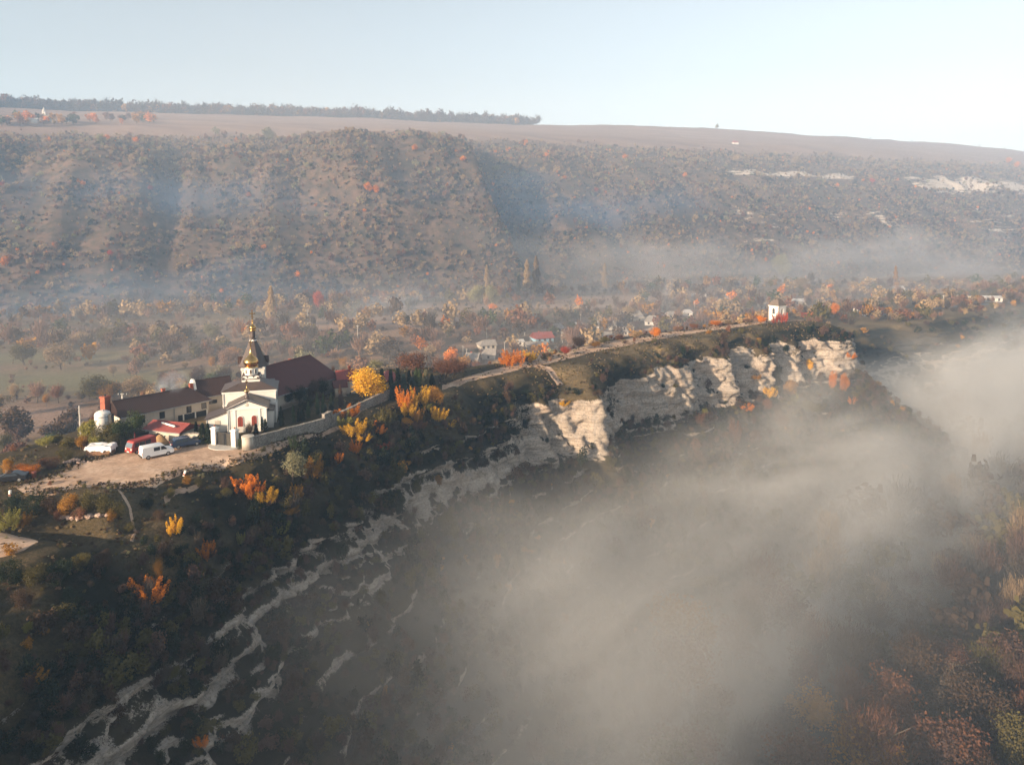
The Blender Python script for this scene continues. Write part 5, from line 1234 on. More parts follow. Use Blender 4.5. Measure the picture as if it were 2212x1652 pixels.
# ------------------------------------------------------------------ village houses
def V3(x, y): return (1380 + x * 0.2179, 600 + y * 0.2179)
HOUSES = [  # left px, right px, eave px row (survey photograph), wall, rise, depth, hip, roof, wall material, label
    (1158, 1196, 727, 2.8, 2.4, 7, (0, 0), M_REDROOF, M_BLUEWALL, "village house with red roof and pale blue gable", 1),
    (1038, 1072, 741, 2.6, 1.8, 7, (2.5, 0), M_GREYROOF, M_WORN, "grey roofed cottage left of the blue gabled house", 0),
    (1041, 1069, 766, 2.6, 2.2, 7, (2.5, 0), M_GREYROOF, M_CREAM, "grey hipped cottage with pale end wall above the ridge track", 0),
    (1005, 1031, 776, 2.4, 2.2, 6, (0, 0), M_GREYROOF, M_CREAM, "small grey cottage with a brick chimney beside the russet thicket", 2),
    (1077, 1101, 780, 2.2, 1.6, 6, (2, 2), M_GREYROOF, M_WORN, "low grey roof just behind the orange trees on the ridge", 0),
    (1117, 1131, 735, 2.4, 0.8, 4, (0, 0), M_PALEROOF, M_WHITE, "small white outhouse between two utility poles", 0),
    (1138, 1182, 745, 2.3, 1.4, 5, (0, 0), M_GREYROOF, M_WORN, "long grey barn roof below the blue gabled house", 0),
    (1197, 1221, 707, 2.6, 2.0, 7, (2, 2), M_GREYROOF, M_WORN, "grey hipped house behind the blue gabled house", 0),
    (1286, 1338, 701, 3.0, 2.6, 9, (4, 4), M_GREYROOF, M_WHITE, "broad white house with wide grey hipped roof", 1),
    (1340, 1392, 690, 3.0, 3.6, 10, (3, 3), M_GREYROOF, M_WORN, "largest grey roofed house among the orange trees", 0),
    (1297, 1322, 739, 2.6, 2.2, 7, (2, 0), M_GREYROOF, M_BLUEWALL, "grey roofed cottage with light blue end wall by the ridge edge", 0),
    (1302, 1321, 722, 2.4, 1.2, 5, (0, 0), M_GREYROOF, M_WHITE, "small flat grey shed behind the light blue cottage", 0),
    (1330, 1357, 714, 2.6, 2.0, 7, (2, 2), M_GREYROOF, M_CREAM, "tan grey cottage right of the broad white house", 0),
    (1244, 1258, 701, 2.2, 1.2, 5, (0, 0), M_PALEROOF, M_WHITE, "tiny white hut left of the broad white house", 0),
    (1232, 1257, 727, 2.6, 2.0, 6, (2, 2), M_GREYROOF, M_WORN, "grey cottage half hidden behind a brown bush", 0),
    (1393, 1434, 697, 2.8, 3.0, 8, (3, 3), M_GREYROOF, M_WHITE, "rounded grey roof house beside the smoking chimney", 3),
    (1478, 1496, 671, 2.6, 1.6, 6, (1.5, 1.5), M_PALEROOF, M_WHITE, "bright white house with pale roof left of the long greenhouses", 0),
    (1914, 1955, 643, 3.0, 2.6, 9, (2, 2), M_PALEROOF, M_WHITE, "pale roofed house right of the bell tower near the road", 0),
    (1800, 1838, 678, 2.6, 2.0, 8, (0, 0), M_MAROON, M_WORN, "dark red roofed house just beyond the cliff tip", 0),
    (1842, 1868, 684, 2.4, 1.6, 6, (0, 0), M_MAROON, M_WHITE, "maroon roofed house with white yard wall", 0),
    (1938, 1952, 677, 2.6, 1.4, 4, (1, 1), M_PALEROOF, M_WHITE, "tiny white roadside shrine by the road bend", 0),
    (2128, 2166, 646, 2.6, 1.0, 6, (0, 0), M_PALEROOF, M_WHITE, "low white building beside the distant road", 0),
    (1930, 1955, 622, 2.6, 2.0, 8, (2, 2), M_PALEROOF, M_WORN, "pale roof among trees behind the road", 0),
    (1640, 1668, 660, 2.6, 2.0, 8, (2, 2), M_GREYROOF, M_WORN, "grey cottage left of the bell tower", 0),
    (1700, 1745, 650, 2.8, 1.6, 8, (0, 0), M_PALEROOF, M_WORN, "long pale barn behind the bell tower", 0),
    (1560, 1584, 668, 2.6, 2.0, 7, (2, 2), M_GREYROOF, M_CREAM, "small grey cottage in front of the greenhouses", 0),
    (1445, 1466, 676, 2.6, 1.8, 7, (2, 2), M_GREYROOF, M_CREAM, "grey cottage behind the smoke column", 0),
]
HOUSE_PTS = []
def valley_at(vx, vy, lift=0.0):
    p = at(vx, vy, -26.0 + lift); z = ground_z(p.x, p.y, -26); p = at(vx, vy, z + lift); return Vector((p.x, p.y, ground_z(p.x, p.y, -26)))
for (x0, x1, yr, wh, rise, dep, hip, rf, wl_, lab, extra) in HOUSES:
    a = valley_at(x0, yr, wh); b = valley_at(x1, yr + 1.0, wh); z = min(a.z, b.z)
    L = (b - a).length
    wins = [(L * f, 0.9, 1.0, 1.2) for f in (0.2, 0.5, 0.8)] if L > 6 else [(L * 0.5, 0.9, 0.8, 1.0)]
    t, L = roofed("village_house", a, b, dep, wh, rise, lab, "house", wl_, rf, hip=hip, z=z, group="houses of the village in the valley", windows=wins, sill=False, over=0.5, chimneys=[(L * 0.35, dep * 0.6, 0.9, 0.7)] if extra in (1, 2) else ())
    HOUSE_PTS.append((t.location.x + 4, t.location.y + 3, 9.5))
for k, (x0, x1, y_) in enumerate(((1495, 1535, 643), (1565, 1595, 645))):   # long plastic greenhouses
    a = valley_at(x0, y_); b = valley_at(x1, y_ + 1); d = b - a
    t = thing("greenhouse", ("longer" if k == 0 else "shorter") + " pale plastic greenhouse tunnel behind the village", "greenhouse", a, math.atan2(d.y, d.x), "plastic greenhouses")
    L = d.length; m = MB(); m.prism([(4.0 - 4.0 * math.cos(math.pi * j / 10), 3.0 * math.sin(math.pi * j / 10)) for j in range(11)], 0, L, 'x'); m.build("cover", M_PALEROOF, t, 50)
    for j in range(2): MB().prism([(4.0 - 4.05 * math.cos(math.pi * i / 10), 3.05 * math.sin(math.pi * i / 10)) for i in range(11)], j * (L - 0.2) - 0.05, j * (L - 0.2) + 0.25, 'x').build("end_frame", M_STEEL, t)
    HOUSE_PTS.append(((a.x + b.x) / 2, (a.y + b.y) / 2 + 3, L * 0.5))
# walls along the far road
M_DULLWHITE = mat_plain("dull_white", (0.50, 0.47, 0.43), 0.95, 0.15, 0.5)
def long_wall(x0, y0, x1, y1, h, label):
    a = valley_at(x0, y0); b = valley_at(x1, y1); d = b - a; n = max(2, int(d.length / 6)); t = thing("yard_wall", label, "wall", a, math.atan2(d.y, d.x))
    for k in range(n):
        L0, L1 = d.length * k / n, d.length * (k + 1) / n; q = a + d * ((k + .5) / n); z0 = ground_z(q.x, q.y, a.z) - a.z
        MB().box((L0 + 0.1, -0.15, z0 - 0.8), (L1 - 0.1, 0.15, z0 + h)).build("panel", M_DULLWHITE, t)
        MB().box((L0 - 0.15, -0.2, z0 - 0.8), (L0 + 0.09, 0.2, z0 + h + 0.12)).build("post", M_DULLWHITE, t)
long_wall(2040, 657, 2180, 652.5, 1.2, "long white wall along the far road")
long_wall(1985, 656, 2030, 655, 1.0, "short white wall left of the long road wall")
long_wall(2080, 634, 2150, 632, 1.0, "white wall higher up behind the far road")
long_wall(1855, 690, 1905, 684, 0.9, "white panelled wall beyond the cliff tip")
def road_strip(name, pts, w, mat, lift=0.12):
    C = np.array([valley_at(*p)[:2] for p in pts]); d = np.r_[0, np.cumsum(np.hypot(*np.diff(C, axis=0).T))]; n = max(6, int(d[-1] / 3)); tt_ = np.linspace(0, d[-1], n)
    C = np.stack([np.interp(tt_, d, C[:, 0]), np.interp(tt_, d, C[:, 1])], -1); T = unit(np.gradient(C, axis=0)); N = np.c_[-T[:, 1], T[:, 0]]
    f = np.linspace(-0.5, 0.5, 5); G = C[:, None] + N[:, None] * (f * w)[None, :, None]
    Z_ = np.array([[ground_z(x, y) for x, y in r] for r in G]) + lift
    o = obj_from(mesh_np(name, np.concatenate([G, Z_[..., None]], -1).reshape(-1, 3), grid_faces(n, 5), mat), name); o['kind'] = 'structure'
M_ROAD = mat_plain("worn_asphalt", (0.15, 0.14, 0.135), 0.9, 0.2, 0.5)
road_strip("road", [(1880, 692), (1935, 683), (2000, 673), (2080, 664), (2160, 658), (2240, 652)], 6, M_ROAD)
road_strip("dirt_lane", [(1200, 752), (1260, 742), (1330, 728), (1420, 708), (1520, 690)], 3.5, M_DIRT)

# utility poles of the village
POLES = [(1051.5, 712, 727), (1133.7, 710, 724), (1145.5, 728, 750), (1090, 739, 764), (1212.5, 720, 739), (1215, 722, 741), (1243, 709, 728), (1254, 681, 700), (1326, 702, 716), (1322, 715, 724), (1368.7, 712, 725),
         (932.5, 758, 780), (1008.5, 755, 780), (919.9, 776, 794), (932.7, 759, 776), (1000, 764, 773), (665, 668, 700), (773, 688, 722), (1410.5, 712, 727), (1508, 688, 700), (1513, 689, 700), (1608, 678, 698), (1556, 645, 664), (1599, 647, 664), (1500, 651, 668), (2037, 640, 668)]
POLE_WHERE = ["left of the red tree", "beside the small white outhouse", "above the orange ridge trees", "beside the grey hipped cottage", "in front of the blue gabled house, taller of two", "in front of the blue gabled house, shorter of two", "between the cottages and brown bush",
    "behind the broad white house", "beside the light blue cottage", "below the tan cottage", "by the ridge edge", "by the spruce row", "by the russet thicket", "behind the spruces", "over the orange bush", "left of the small brick chimney cottage",
    "in the field behind the church tower", "on the brown field edge", "behind the ridge track", "near the ridge track, left of a close pair", "near the ridge track, right of a close pair", "leaning beside the orange bush on the ridge", "before the greenhouses", "between greenhouse and bell tower", "left of the greenhouses", "beside the far road"]
PM = {}
def small_pole(base, h, label, lean):
    t = thing("utility_pole", label, "pole", base, 0, "utility poles of the village"); t.rotation_euler.y = lean
    if not PM:
        o = MB().tube([(0, 0, -0.03), (0, 0, 1)], [0.026, 0.018], 6).build("shaft", M_CONC, t); PM['s'] = o.data
        o = MB().box((-0.11, -0.01, 0.93), (0.11, 0.01, 0.955)).build("crossarm", M_CONC, t); PM['a'] = o.data
    else: obj_from(PM['s'], "shaft", t); obj_from(PM['a'], "crossarm", t)
    t.scale = (h, h, h)
for (px, y0, y1), wh in zip(POLES, POLE_WHERE):
    b = valley_at(px, y1); h = max(5.5, (y1 - y0) / px_per_m(b) * 1.02)
    small_pole(b, h, "pale concrete pole " + wh, 0.12 if "leaning" in wh else random.Random(px).uniform(-.02, .02))

# ------------------------------------------------------------------ trees one can pick out
def tree_px(vx, base, top, wpx, form, tone, label, group=None, lod='near', valley=False, z=None, **kw):
    p = valley_at(vx, base) if valley else (at(vx, base, z) if z is not None else hit(vx, base))
    if p is None: return None
    s = px_per_m(p); h = (base - top) / s * 1.04; w = wpx / s
    spread = w / {'round': 0.86, 'loose': 0.80, 'flame': 0.64, 'twiggy': 0.80, 'poplar': 0.26, 'cypress': 0.33, 'spruce': 0.56, 'shrub': 1.10}[form]
    return plant(p, h, spread, form, tone, label, group, lod, **kw)
G1 = "autumn trees on the slope below the courtyard wall"
T = tree_px
T(796, 868, 797, 96, 'round', 'golden', "broad golden tree behind the end of the courtyard wall")
T(750, 905, 872, 44, 'flame', 'orange', "orange red topped tree in front of the stone wall", G1)
T(742, 926, 884, 34, 'flame', 'yellow_green', "yellow green tree leaning left below the orange red one", G1)
T(768, 944, 902, 40, 'flame', 'golden', "brightest golden tree below the stone wall", G1)
T(787, 955, 934, 26, 'flame', 'golden', "small golden shrub at the foot of the brightest tree", G1, cat='shrub')
T(793, 935, 898, 22, 'flame', 'olive', "dull olive sapling between the golden and orange shrubs", G1)
T(820, 942, 902, 28, 'flame', 'orange', "sparse orange sapling on the dark slope", G1)
T(834, 922, 872, 30, 'flame', 'olive', "olive yellow loose tree below the wall end", G1)
T(874, 888, 826, 28, 'flame', 'orange', "tall narrow orange tree at the top of the brow", G1)
T(884, 902, 862, 24, 'flame', 'golden', "golden tree directly below the narrow orange one", G1)
T(910, 880, 824, 34, 'flame', 'golden', "yellow gold tree beside the tall narrow orange one", G1)
T(898, 912, 870, 24, 'flame', 'amber', "brown amber tree below the yellow gold one", G1)
T(940, 880, 832, 44, 'loose', 'amber', "wide amber tree at the end of the brow grove", G1)
T(927, 888, 862, 26, 'flame', 'yellow_green', "yellow green bush under the wide amber tree", G1, cat='shrub')
T(948, 914, 868, 28, 'flame', 'golden', "golden tree with bare rock to its side", G1)
T(878, 930, 900, 30, 'loose', 'amber', "round amber bush under the brow grove", G1, cat='shrub')
T(902, 930, 900, 26, 'flame', 'rust', "rust brown sapling beside the round amber bush", G1)
T(973, 926, 902, 18, 'flame', 'golden', "small golden tree nearest the rock face", G1)
T(769, 980, 949, 20, 'flame', 'orange', "small fiery orange tree under the golden shrub", G1)
T(829, 976, 951, 22, 'flame', 'red', "red shrub in the middle of the dark slope", G1, cat='shrub')
T(847, 980, 954, 24, 'flame', 'olive', "olive shrub touching the red shrub", G1, cat='shrub')
T(732, 1003, 974, 16, 'flame', 'orange', "orange shrub right of the grey green willow", G1, cat='shrub')
T(882, 964, 952, 10, 'flame', 'golden', "tiny golden shrub on the dark slope", G1, cat='shrub')
T(993, 972, 949, 22, 'loose', 'yellow_green', "green yellow bush above the rock band", G1, cat='shrub')
T(905, 1050, 1021, 18, 'flame', 'olive', "yellow olive shrub beside the pale rock", G1, cat='shrub')
T(949, 1051, 1024, 22, 'loose', 'amber', "amber bush growing on the pale rock band", G1, cat='shrub')
T(729, 1076, 1057, 14, 'loose', 'olive', "small olive bush far down the slope", G1, cat='shrub')
T(716, 1034, 1011, 13, 'flame', 'olive', "thin olive sapling below the orange shrub", G1)
T(634, 1046, 970, 58, 'loose', 'grey_green', "grey green willow like tree on the slope")
T(678, 1036, 982, 30, 'flame', 'amber', "amber tree against the grey green willow", G1)
T(528, 1070, 1016, 40, 'flame', 'orange', "bright orange tree below the lane", G1)
T(550, 1080, 1028, 34, 'flame', 'orange', "second orange tree right of the bright one below the lane", G1)
T(576, 1092, 1038, 40, 'flame', 'golden', "golden tree below the two orange ones", G1)
T(636, 1084, 1043, 28, 'flame', 'amber', "amber shrub under the grey green willow", G1, cat='shrub')
T(628, 1112, 1085, 34, 'flame', 'amber', "gold brown tree in a hollow of the slope", G1)
T(610, 1156, 1118, 24, 'flame', 'yellow_green', "yellow sapling at the edge of the mist", G1)
T(522, 1178, 1146, 12, 'flame', 'yellow_green', "thin yellow sapling above the long rock band", G1)
T(379, 1156, 1111, 28, 'flame', 'golden', "lone golden tree on the dark slope near the footpath", G1)
T(447, 1210, 1164, 28, 'flame', 'orange', "lone orange tree lower on the dark slope", G1)
T(322, 1300, 1236, 56, 'flame', 'orange', "large red orange tree above the rock ledges")
T(342, 1264, 1202, 36, 'twiggy', 'amber', "half bare amber tree behind the red orange one", G1)
T(62, 1370, 1340, 24, 'loose', 'yellow_green', "yellow green bush at the lower ledges", G1, cat='shrub')
T(96, 1372, 1352, 24, 'loose', 'amber', "amber bush beside the yellow green one at the ledges", G1, cat='shrub')
T(76, 1474, 1436, 36, 'flame', 'amber', "golden shrub alone on the lowest slope", G1, cat='shrub')
T(433, 1616, 1584, 22, 'flame', 'orange', "orange shrub low in the mist", G1, cat='shrub')
T(478, 1606, 1580, 12, 'flame', 'rust', "rust shrub low in the mist", G1, cat='shrub')
T(368, 1478, 1434, 48, 'loose', 'olive', "olive bush hanging over the lower rock band", G1, cat='shrub')
T(970, 1170, 1100, 46, 'loose', 'olive', "olive tree fading into the mist below the cliff", G1)
T(634, 972, 934, 16, 'flame', 'green', "slim green sapling beside the lane")
T(490, 1075, 1052, 28, 'loose', 'olive', "olive bush left of the bright orange tree", G1, cat='shrub')
G2 = "autumn trees along the foot of the cliff"
T(1748, 806, 774, 18, 'round', 'golden', "golden tree on the ledge under the cliff tip", G2)
T(1796, 850, 802, 20, 'round', 'orange', "orange tree right below the cliff tip", G2)
T(1822, 856, 803, 24, 'round', 'orange', "taller orange tree farthest below the cliff tip", G2)
T(1838, 776, 760, 16, 'flame', 'orange', "small orange shrub on the shaded side of the tip", G2, cat='shrub')
T(1840, 874, 856, 14, 'flame', 'orange', "orange shrub sinking into the mist below the tip", G2, cat='shrub')
T(1663, 858, 831, 26, 'flame', 'golden', "golden tree in the middle of the cliff foot grove", G2)
T(1674, 836, 782, 28, 'loose', 'olive', "tall olive tree against the cliff", G2)
T(1706, 862, 818, 34, 'loose', 'amber', "amber brown tree of the cliff foot grove", G2)
T(1659, 894, 856, 26, 'loose', 'rust', "rust tree under the golden one at the cliff foot", G2)
T(1716, 872, 846, 14, 'flame', 'yellow_green', "yellow green sapling at the cliff foot", G2)
T(1613, 890, 868, 22, 'flame', 'orange', "orange tree left of the cliff foot grove", G2)
T(1522, 904, 878, 18, 'loose', 'yellow_green', "light green bush below the big rock face", G2, cat='shrub')
T(1511, 918, 888, 18, 'flame', 'rust', "rust bush beside the light green one below the rock face", G2, cat='shrub')
T(1444, 930, 908, 24, 'loose', 'russet', "red brown bush below the overhang", G2, cat='shrub')
T(1587, 962, 894, 22, 'flame', 'rust', "tall rust tree half in the mist", G2)
T(1218, 878, 862, 18, 'flame', 'golden', "golden bush growing on the big buttress", G2, cat='shrub')
T(1630, 820, 806, 18, 'flame', 'amber', "amber bush on a ledge of the far cliff", G2, cat='shrub')
T(1750, 900, 866, 50, 'loose', 'olive', "olive tree in the mist under the cliff tip", G2)
T(1690, 930, 890, 40, 'twiggy', 'russet', "russet bare tree in the mist below the cliff grove", G2)
T(1320, 1010, 984, 30, 'loose', 'olive', "olive bush on the talus below the big buttress", G2, cat='shrub')
T(1340, 940, 912, 22, 'loose', 'olive', "dull olive bush left of the red brown one", G2, cat='shrub')
G3 = "trees along the back edge of the ridge"
T(1108, 792, 752, 36, 'flame', 'orange', "orange tree beside the ridge track", G3)
T(1092, 792, 764, 22, 'flame', 'orange', "smaller orange tree left of its orange neighbour by the track", G3)
T(1146, 780, 752, 24, 'flame', 'golden', "golden tree beside the ridge track", G3)
T(1160, 777, 754, 16, 'loose', 'russet', "dark russet bush right of the golden ridge tree", G3, cat='shrub')
T(1180, 772, 748, 32, 'round', 'yellow_green', "yellow green rounded bush along the ridge track", G3, cat='shrub')
T(1222, 768, 746, 28, 'twiggy', 'red', "reddish bare bush along the ridge track", G3, cat='shrub')
T(1250, 756, 722, 44, 'twiggy', 'brown', "large brown bare thicket behind the track", G3)
T(1285, 752, 736, 30, 'round', 'amber', "low amber bush at the track edge", G3, cat='shrub')
T(1416, 732, 706, 30, 'round', 'orange', "rounded orange bush on the back edge of the ridge", G3, cat='shrub')
T(1644, 700, 681, 24, 'round', 'orange', "orange tree left of the bell tower", G3)
T(1676, 699, 671, 13, 'flame', 'red', "left red sapling in front of the bell tower", G3)
T(1691, 698.5, 672, 16, 'flame', 'red', "right red sapling in front of the bell tower", G3)
T(1736, 689, 675, 26, 'round', 'red', "low red bush right of the bell tower", G3, cat='shrub')
T(1750, 688, 671, 20, 'round', 'orange', "orange bush right of the red one beyond the bell tower", G3, cat='shrub')
T(1775, 690, 665, 50, 'round', 'olive', "spreading olive tree near the stone cross", G3)
T(1802, 684, 655, 22, 'round', 'orange', "orange tree behind the stone cross", G3)
for k, (x, b_, tp_, w_, tn, lab) in enumerate([(1340, 735, 722, 26, 'rust', "rust scrub patch on the ridge edge past the cottages"), (1375, 730, 716, 30, 'tan', "tan scrub patch on the ridge edge past the cottages"), (1462, 717, 702, 30, 'pinkish', "pink brown bush along the ridge top"), (1500, 712, 698, 28, 'rust', "rust bush along the ridge top"), (1545, 706, 690, 34, 'orange', "spreading orange bush along the ridge top"),
        (1575, 702, 690, 26, 'tan', "tan bush along the ridge top"), (1615, 698, 686, 24, 'pinkish', "pinkish bush near the leaning pole"), (1305, 742, 728, 28, 'olive', "olive bush near the light blue cottage")]):
    T(x, b_, tp_, w_, 'round' if k % 2 else 'twiggy', tn, lab, G3, cat='shrub')
# courtyard
G4 = "cypresses of the courtyard"
for (x, b_, tp_, w_, tone, lab) in [(609, 922, 878, 13, 'dark_green', "dark cypress nearest the church side"), (635, 914, 874, 9, 'green', "slim sunlit cypress left of the low bush"), (644, 912, 881, 8, 'dark_green', "darker cypress touching the slim sunlit one"),
        (666, 904, 868, 11, 'green', "cypress by itself in the middle of the courtyard row"), (687, 897, 848, 10, 'green', "tallest cypress of the courtyard"), (697, 895, 850, 9, 'green', "cypress touching the tallest one"), (716, 888, 847, 12, 'dark_green', "cypress just past the wall pier"),
        (737, 881, 830, 12, 'russet', "browned cypress before the golden tree"), (574, 934, 904, 11, 'dark_green', "low dark cypress by the church porch"), (566, 931, 900, 6, 'dark_green', "thin dark cypress touching the church porch")]:
    T(x, b_, tp_, w_, 'cypress', tone, lab, G4, z=0.0)
T(653, 910, 884, 16, 'cypress', 'dark_green', "short conical thuja between the courtyard cypresses", z=0.0)
T(703, 898, 872, 10, 'spruce', 'spruce_blue', "small blue spruce beside the tallest cypress", z=0.0)
T(632, 930, 914, 18, 'shrub', 'dark_green', "low dark bush at the church side", z=0.0)
G5 = "dark trees between church and hall"
for (x, b_, tp_, w_, form, tone, lab) in [(620, 880, 834, 36, 'round', 'dark_green', "dark leafy tree before the hall, nearest the church"), (648, 876, 830, 34, 'round', 'dark_green', "dark leafy tree before the middle of the hall"), (676, 868, 822, 34, 'round', 'brown', "brown leafed tree before the hall"), (700, 860, 816, 30, 'round', 'dark_green', "dark leafy tree at the far end of the hall"), (664, 884, 852, 40, 'shrub', 'dark_green', "wide dark bush in the courtyard shade")]:
    T(x, b_, tp_, w_, form, tone, lab, G5, z=0.0)
# spruces beyond the wall
G6 = "conifers beyond the courtyard wall"
for (x, b_, tp_, w_, form, tone, lab) in [(826, 842, 793, 22, 'spruce', 'dark_green', "dark spruce closest to the golden tree"), (845, 846, 796, 20, 'spruce', 'dark_green', "dark spruce before the crimson roof"), (861, 838, 792, 20, 'spruce', 'dark_green', "tall dark spruce right of the crimson roof"), (850, 862, 826, 30, 'spruce', 'spruce_blue', "broad low spruce in front of the conifer row"),
        (873, 842, 806, 20, 'spruce', 'spruce_blue', "bluish spruce inside the conifer row"), (898, 836, 794, 16, 'cypress', 'green', "green columnar thuja inside the conifer row"), (907, 836, 796, 14, 'cypress', 'green', "second green thuja touching the first"), (919, 838, 796, 24, 'spruce', 'grey_green', "silvery spruce at the end of the conifer row"), (889, 846, 812, 24, 'spruce', 'spruce_blue', "low bluish spruce under the thujas"), (934, 838, 806, 20, 'spruce', 'dark_green', "dark spruce past the silvery one"), (884, 826, 798, 14, 'spruce', 'dark_green', "thin dark spruce behind the conifer row")]:
    T(x, b_, tp_, w_, form, tone, lab, G6)
T(920, 826, 803, 12, 'round', 'orange', "small orange tree behind the silvery spruce")
T(966, 818, 768, 100, 'twiggy', 'rust', "big russet thicket behind the conifer row", name="thicket")
T(985, 814, 772, 60, 'twiggy', 'russet', "darker end of the russet thicket", name="thicket")
T(890, 812, 762, 78, 'round', 'rust', "broad orange brown tree behind the crimson roof")
T(812, 802, 776, 34, 'round', 'grey_green', "pale olive tree behind the golden tree")
# yard bushes
G7 = "bushes beside the white tank"
for (x, b_, tp_, w_, form, tone, lab) in [(196, 960, 905, 52, 'loose', 'yellow_green', "yellowish bush at the outer end of the yard hedge"), (232, 962, 908, 56, 'loose', 'olive', "olive bush under the white tank"), (262, 962, 904, 50, 'loose', 'green', "green bush before the braced pole"), (291, 958, 886, 44, 'round', 'green', "taller dark green tree beside the red shed"), (175, 972, 938, 30, 'loose', 'amber', "amber bush behind the tarpaulin stack"), (215, 968, 936, 44, 'loose', 'yellow_green', "yellow green bush in front of the yard hedge"), (250, 970, 935, 44, 'loose', 'olive', "olive bush behind the minibus")]:
    T(x, b_, tp_, w_, form, tone, lab, G7, z=0.0)
T(397, 958, 928, 30, 'shrub', 'dark_green', "round clipped dark bush against the yard wall", z=0.0)
T(437, 960, 914, 20, 'cypress', 'dark_green', "tall dark conifer left of the gate", z=0.0)
T(452, 960, 914, 18, 'cypress', 'dark_green', "dark conifer touching the left gate pillar", z=0.0)
T(462, 948, 918, 10, 'shrub', 'yellow_green', "yellowing ivy on the left gate pillar", z=0.0)
T(424, 948, 908, 16, 'spruce', 'dark_green', "dark spruce behind the yard wall", z=0.0)
T(414, 940, 916, 40, 'shrub', 'green', "green hedge behind the yard wall", z=0.0, name="hedge")
T(517, 972, 940, 14, 'shrub', 'green', "green ivy clump on the right gate pillar", z=0.0)
T(538, 946, 908, 26, 'twiggy', 'grey_brown', "leafless pale ornamental tree inside the gate", z=0.0, bark=M_BARK_PALE)
T(553, 940, 914, 16, 'spruce', 'dark_green', "small dark spruce inside the gate", z=0.0)
T(478, 950, 934, 16, 'shrub', 'dark_green', "dark shrub behind the gate", z=0.0)
T(552, 950, 934, 20, 'shrub', 'brown', "brown shrub behind the round bastion", z=0.0)
# near end of the ridge
G8 = "bushes on the near end of the ridge"
for (x, b_, tp_, w_, form, tone, lab) in [(30, 1112, 1064, 60, 'shrub', 'dark_green', "dark bush behind the sandy patch"), (80, 1110, 1060, 60, 'shrub', 'dark_green', "dark bush behind the sandy patch, nearer the mound"), (110, 1112, 1068, 44, 'shrub', 'brown', "dark brown bush left of the mound"), (150, 1106, 1060, 48, 'shrub', 'amber', "amber bush on the left of the mound"), (190, 1104, 1058, 50, 'shrub', 'olive', "olive bush on top of the mound"), (225, 1108, 1066, 46, 'shrub', 'olive', "olive bush on the right of the mound"), (255, 1118, 1080, 40, 'shrub', 'olive', "olive bush beside the curved footpath"),
        (175, 1122, 1092, 36, 'shrub', 'rust', "rust tinted bush low on the mound"), (12, 1148, 1098, 44, 'flame', 'yellow_green', "yellow tipped shrub at the sandy patch"), (130, 1122, 1094, 30, 'shrub', 'rust', "rust bush at the left foot of the mound"), (240, 1126, 1098, 26, 'shrub', 'amber', "amber bush at the right foot of the mound"), (46, 1140, 1104, 30, 'flame', 'amber', "amber shrub between dark bush and sandy patch"), (282, 1150, 1126, 24, 'shrub', 'olive', "olive tuft below the curved footpath"),
        (405, 1046, 1024, 22, 'shrub', 'amber', "amber weeds beside the leaning marker post"), (430, 1052, 1030, 26, 'shrub', 'olive', "olive bush under the leaning marker post"), (370, 1076, 1052, 30, 'shrub', 'olive', "olive bush at the brow below the yard"), (320, 1100, 1070, 36, 'shrub', 'dark_green', "dark bush right of the curved footpath"), (345, 1126, 1096, 36, 'shrub', 'brown', "brown bush below the curved footpath"),
        (20, 1260, 1200, 70, 'shrub', 'dark_green', "large dark bush under the sandy patch"), (80, 1262, 1206, 60, 'shrub', 'olive', "olive bush under the sandy patch"), (130, 1262, 1196, 60, 'shrub', 'dark_green', "large dark bush above the lit rock"), (175, 1232, 1186, 46, 'shrub', 'olive', "olive bush above the lit rock"), (220, 1226, 1180, 50, 'shrub', 'brown', "brown bush right of the lit rock"), (50, 1316, 1262, 60, 'shrub', 'brown', "brown bush over the lower left ledges"), (150, 1310, 1262, 56, 'shrub', 'dark_green', "dark bush beside the lit rock")]:
    T(x, b_, tp_, w_, form, tone, lab, G8)
for (x, b_, tp_, w_, form, tone, lab) in [(14, 1030, 988, 30, 'loose', 'amber', "young golden tree with white stem beyond the yard edge"), (60, 1022, 996, 60, 'shrub', 'orange', "orange bush on the far bank of the yard"), (105, 1010, 984, 52, 'shrub', 'rust', "rust orange bush on the far bank nearer the stone heap"), (140, 994, 966, 44, 'shrub', 'olive', "olive bush above the stone heap"), (150, 972, 940, 46, 'shrub', 'olive', "green brown bush below the plain pole"), (100, 966, 940, 40, 'loose', 'yellow_green', "yellowish tree down the far bank"), (122, 960, 938, 34, 'loose', 'olive', "olive tree down the far bank")]:
    T(x, b_, tp_, w_, form, tone, lab, "bushes on the far bank of the yard", bark=M_BARK_PALE if form == 'loose' else None)
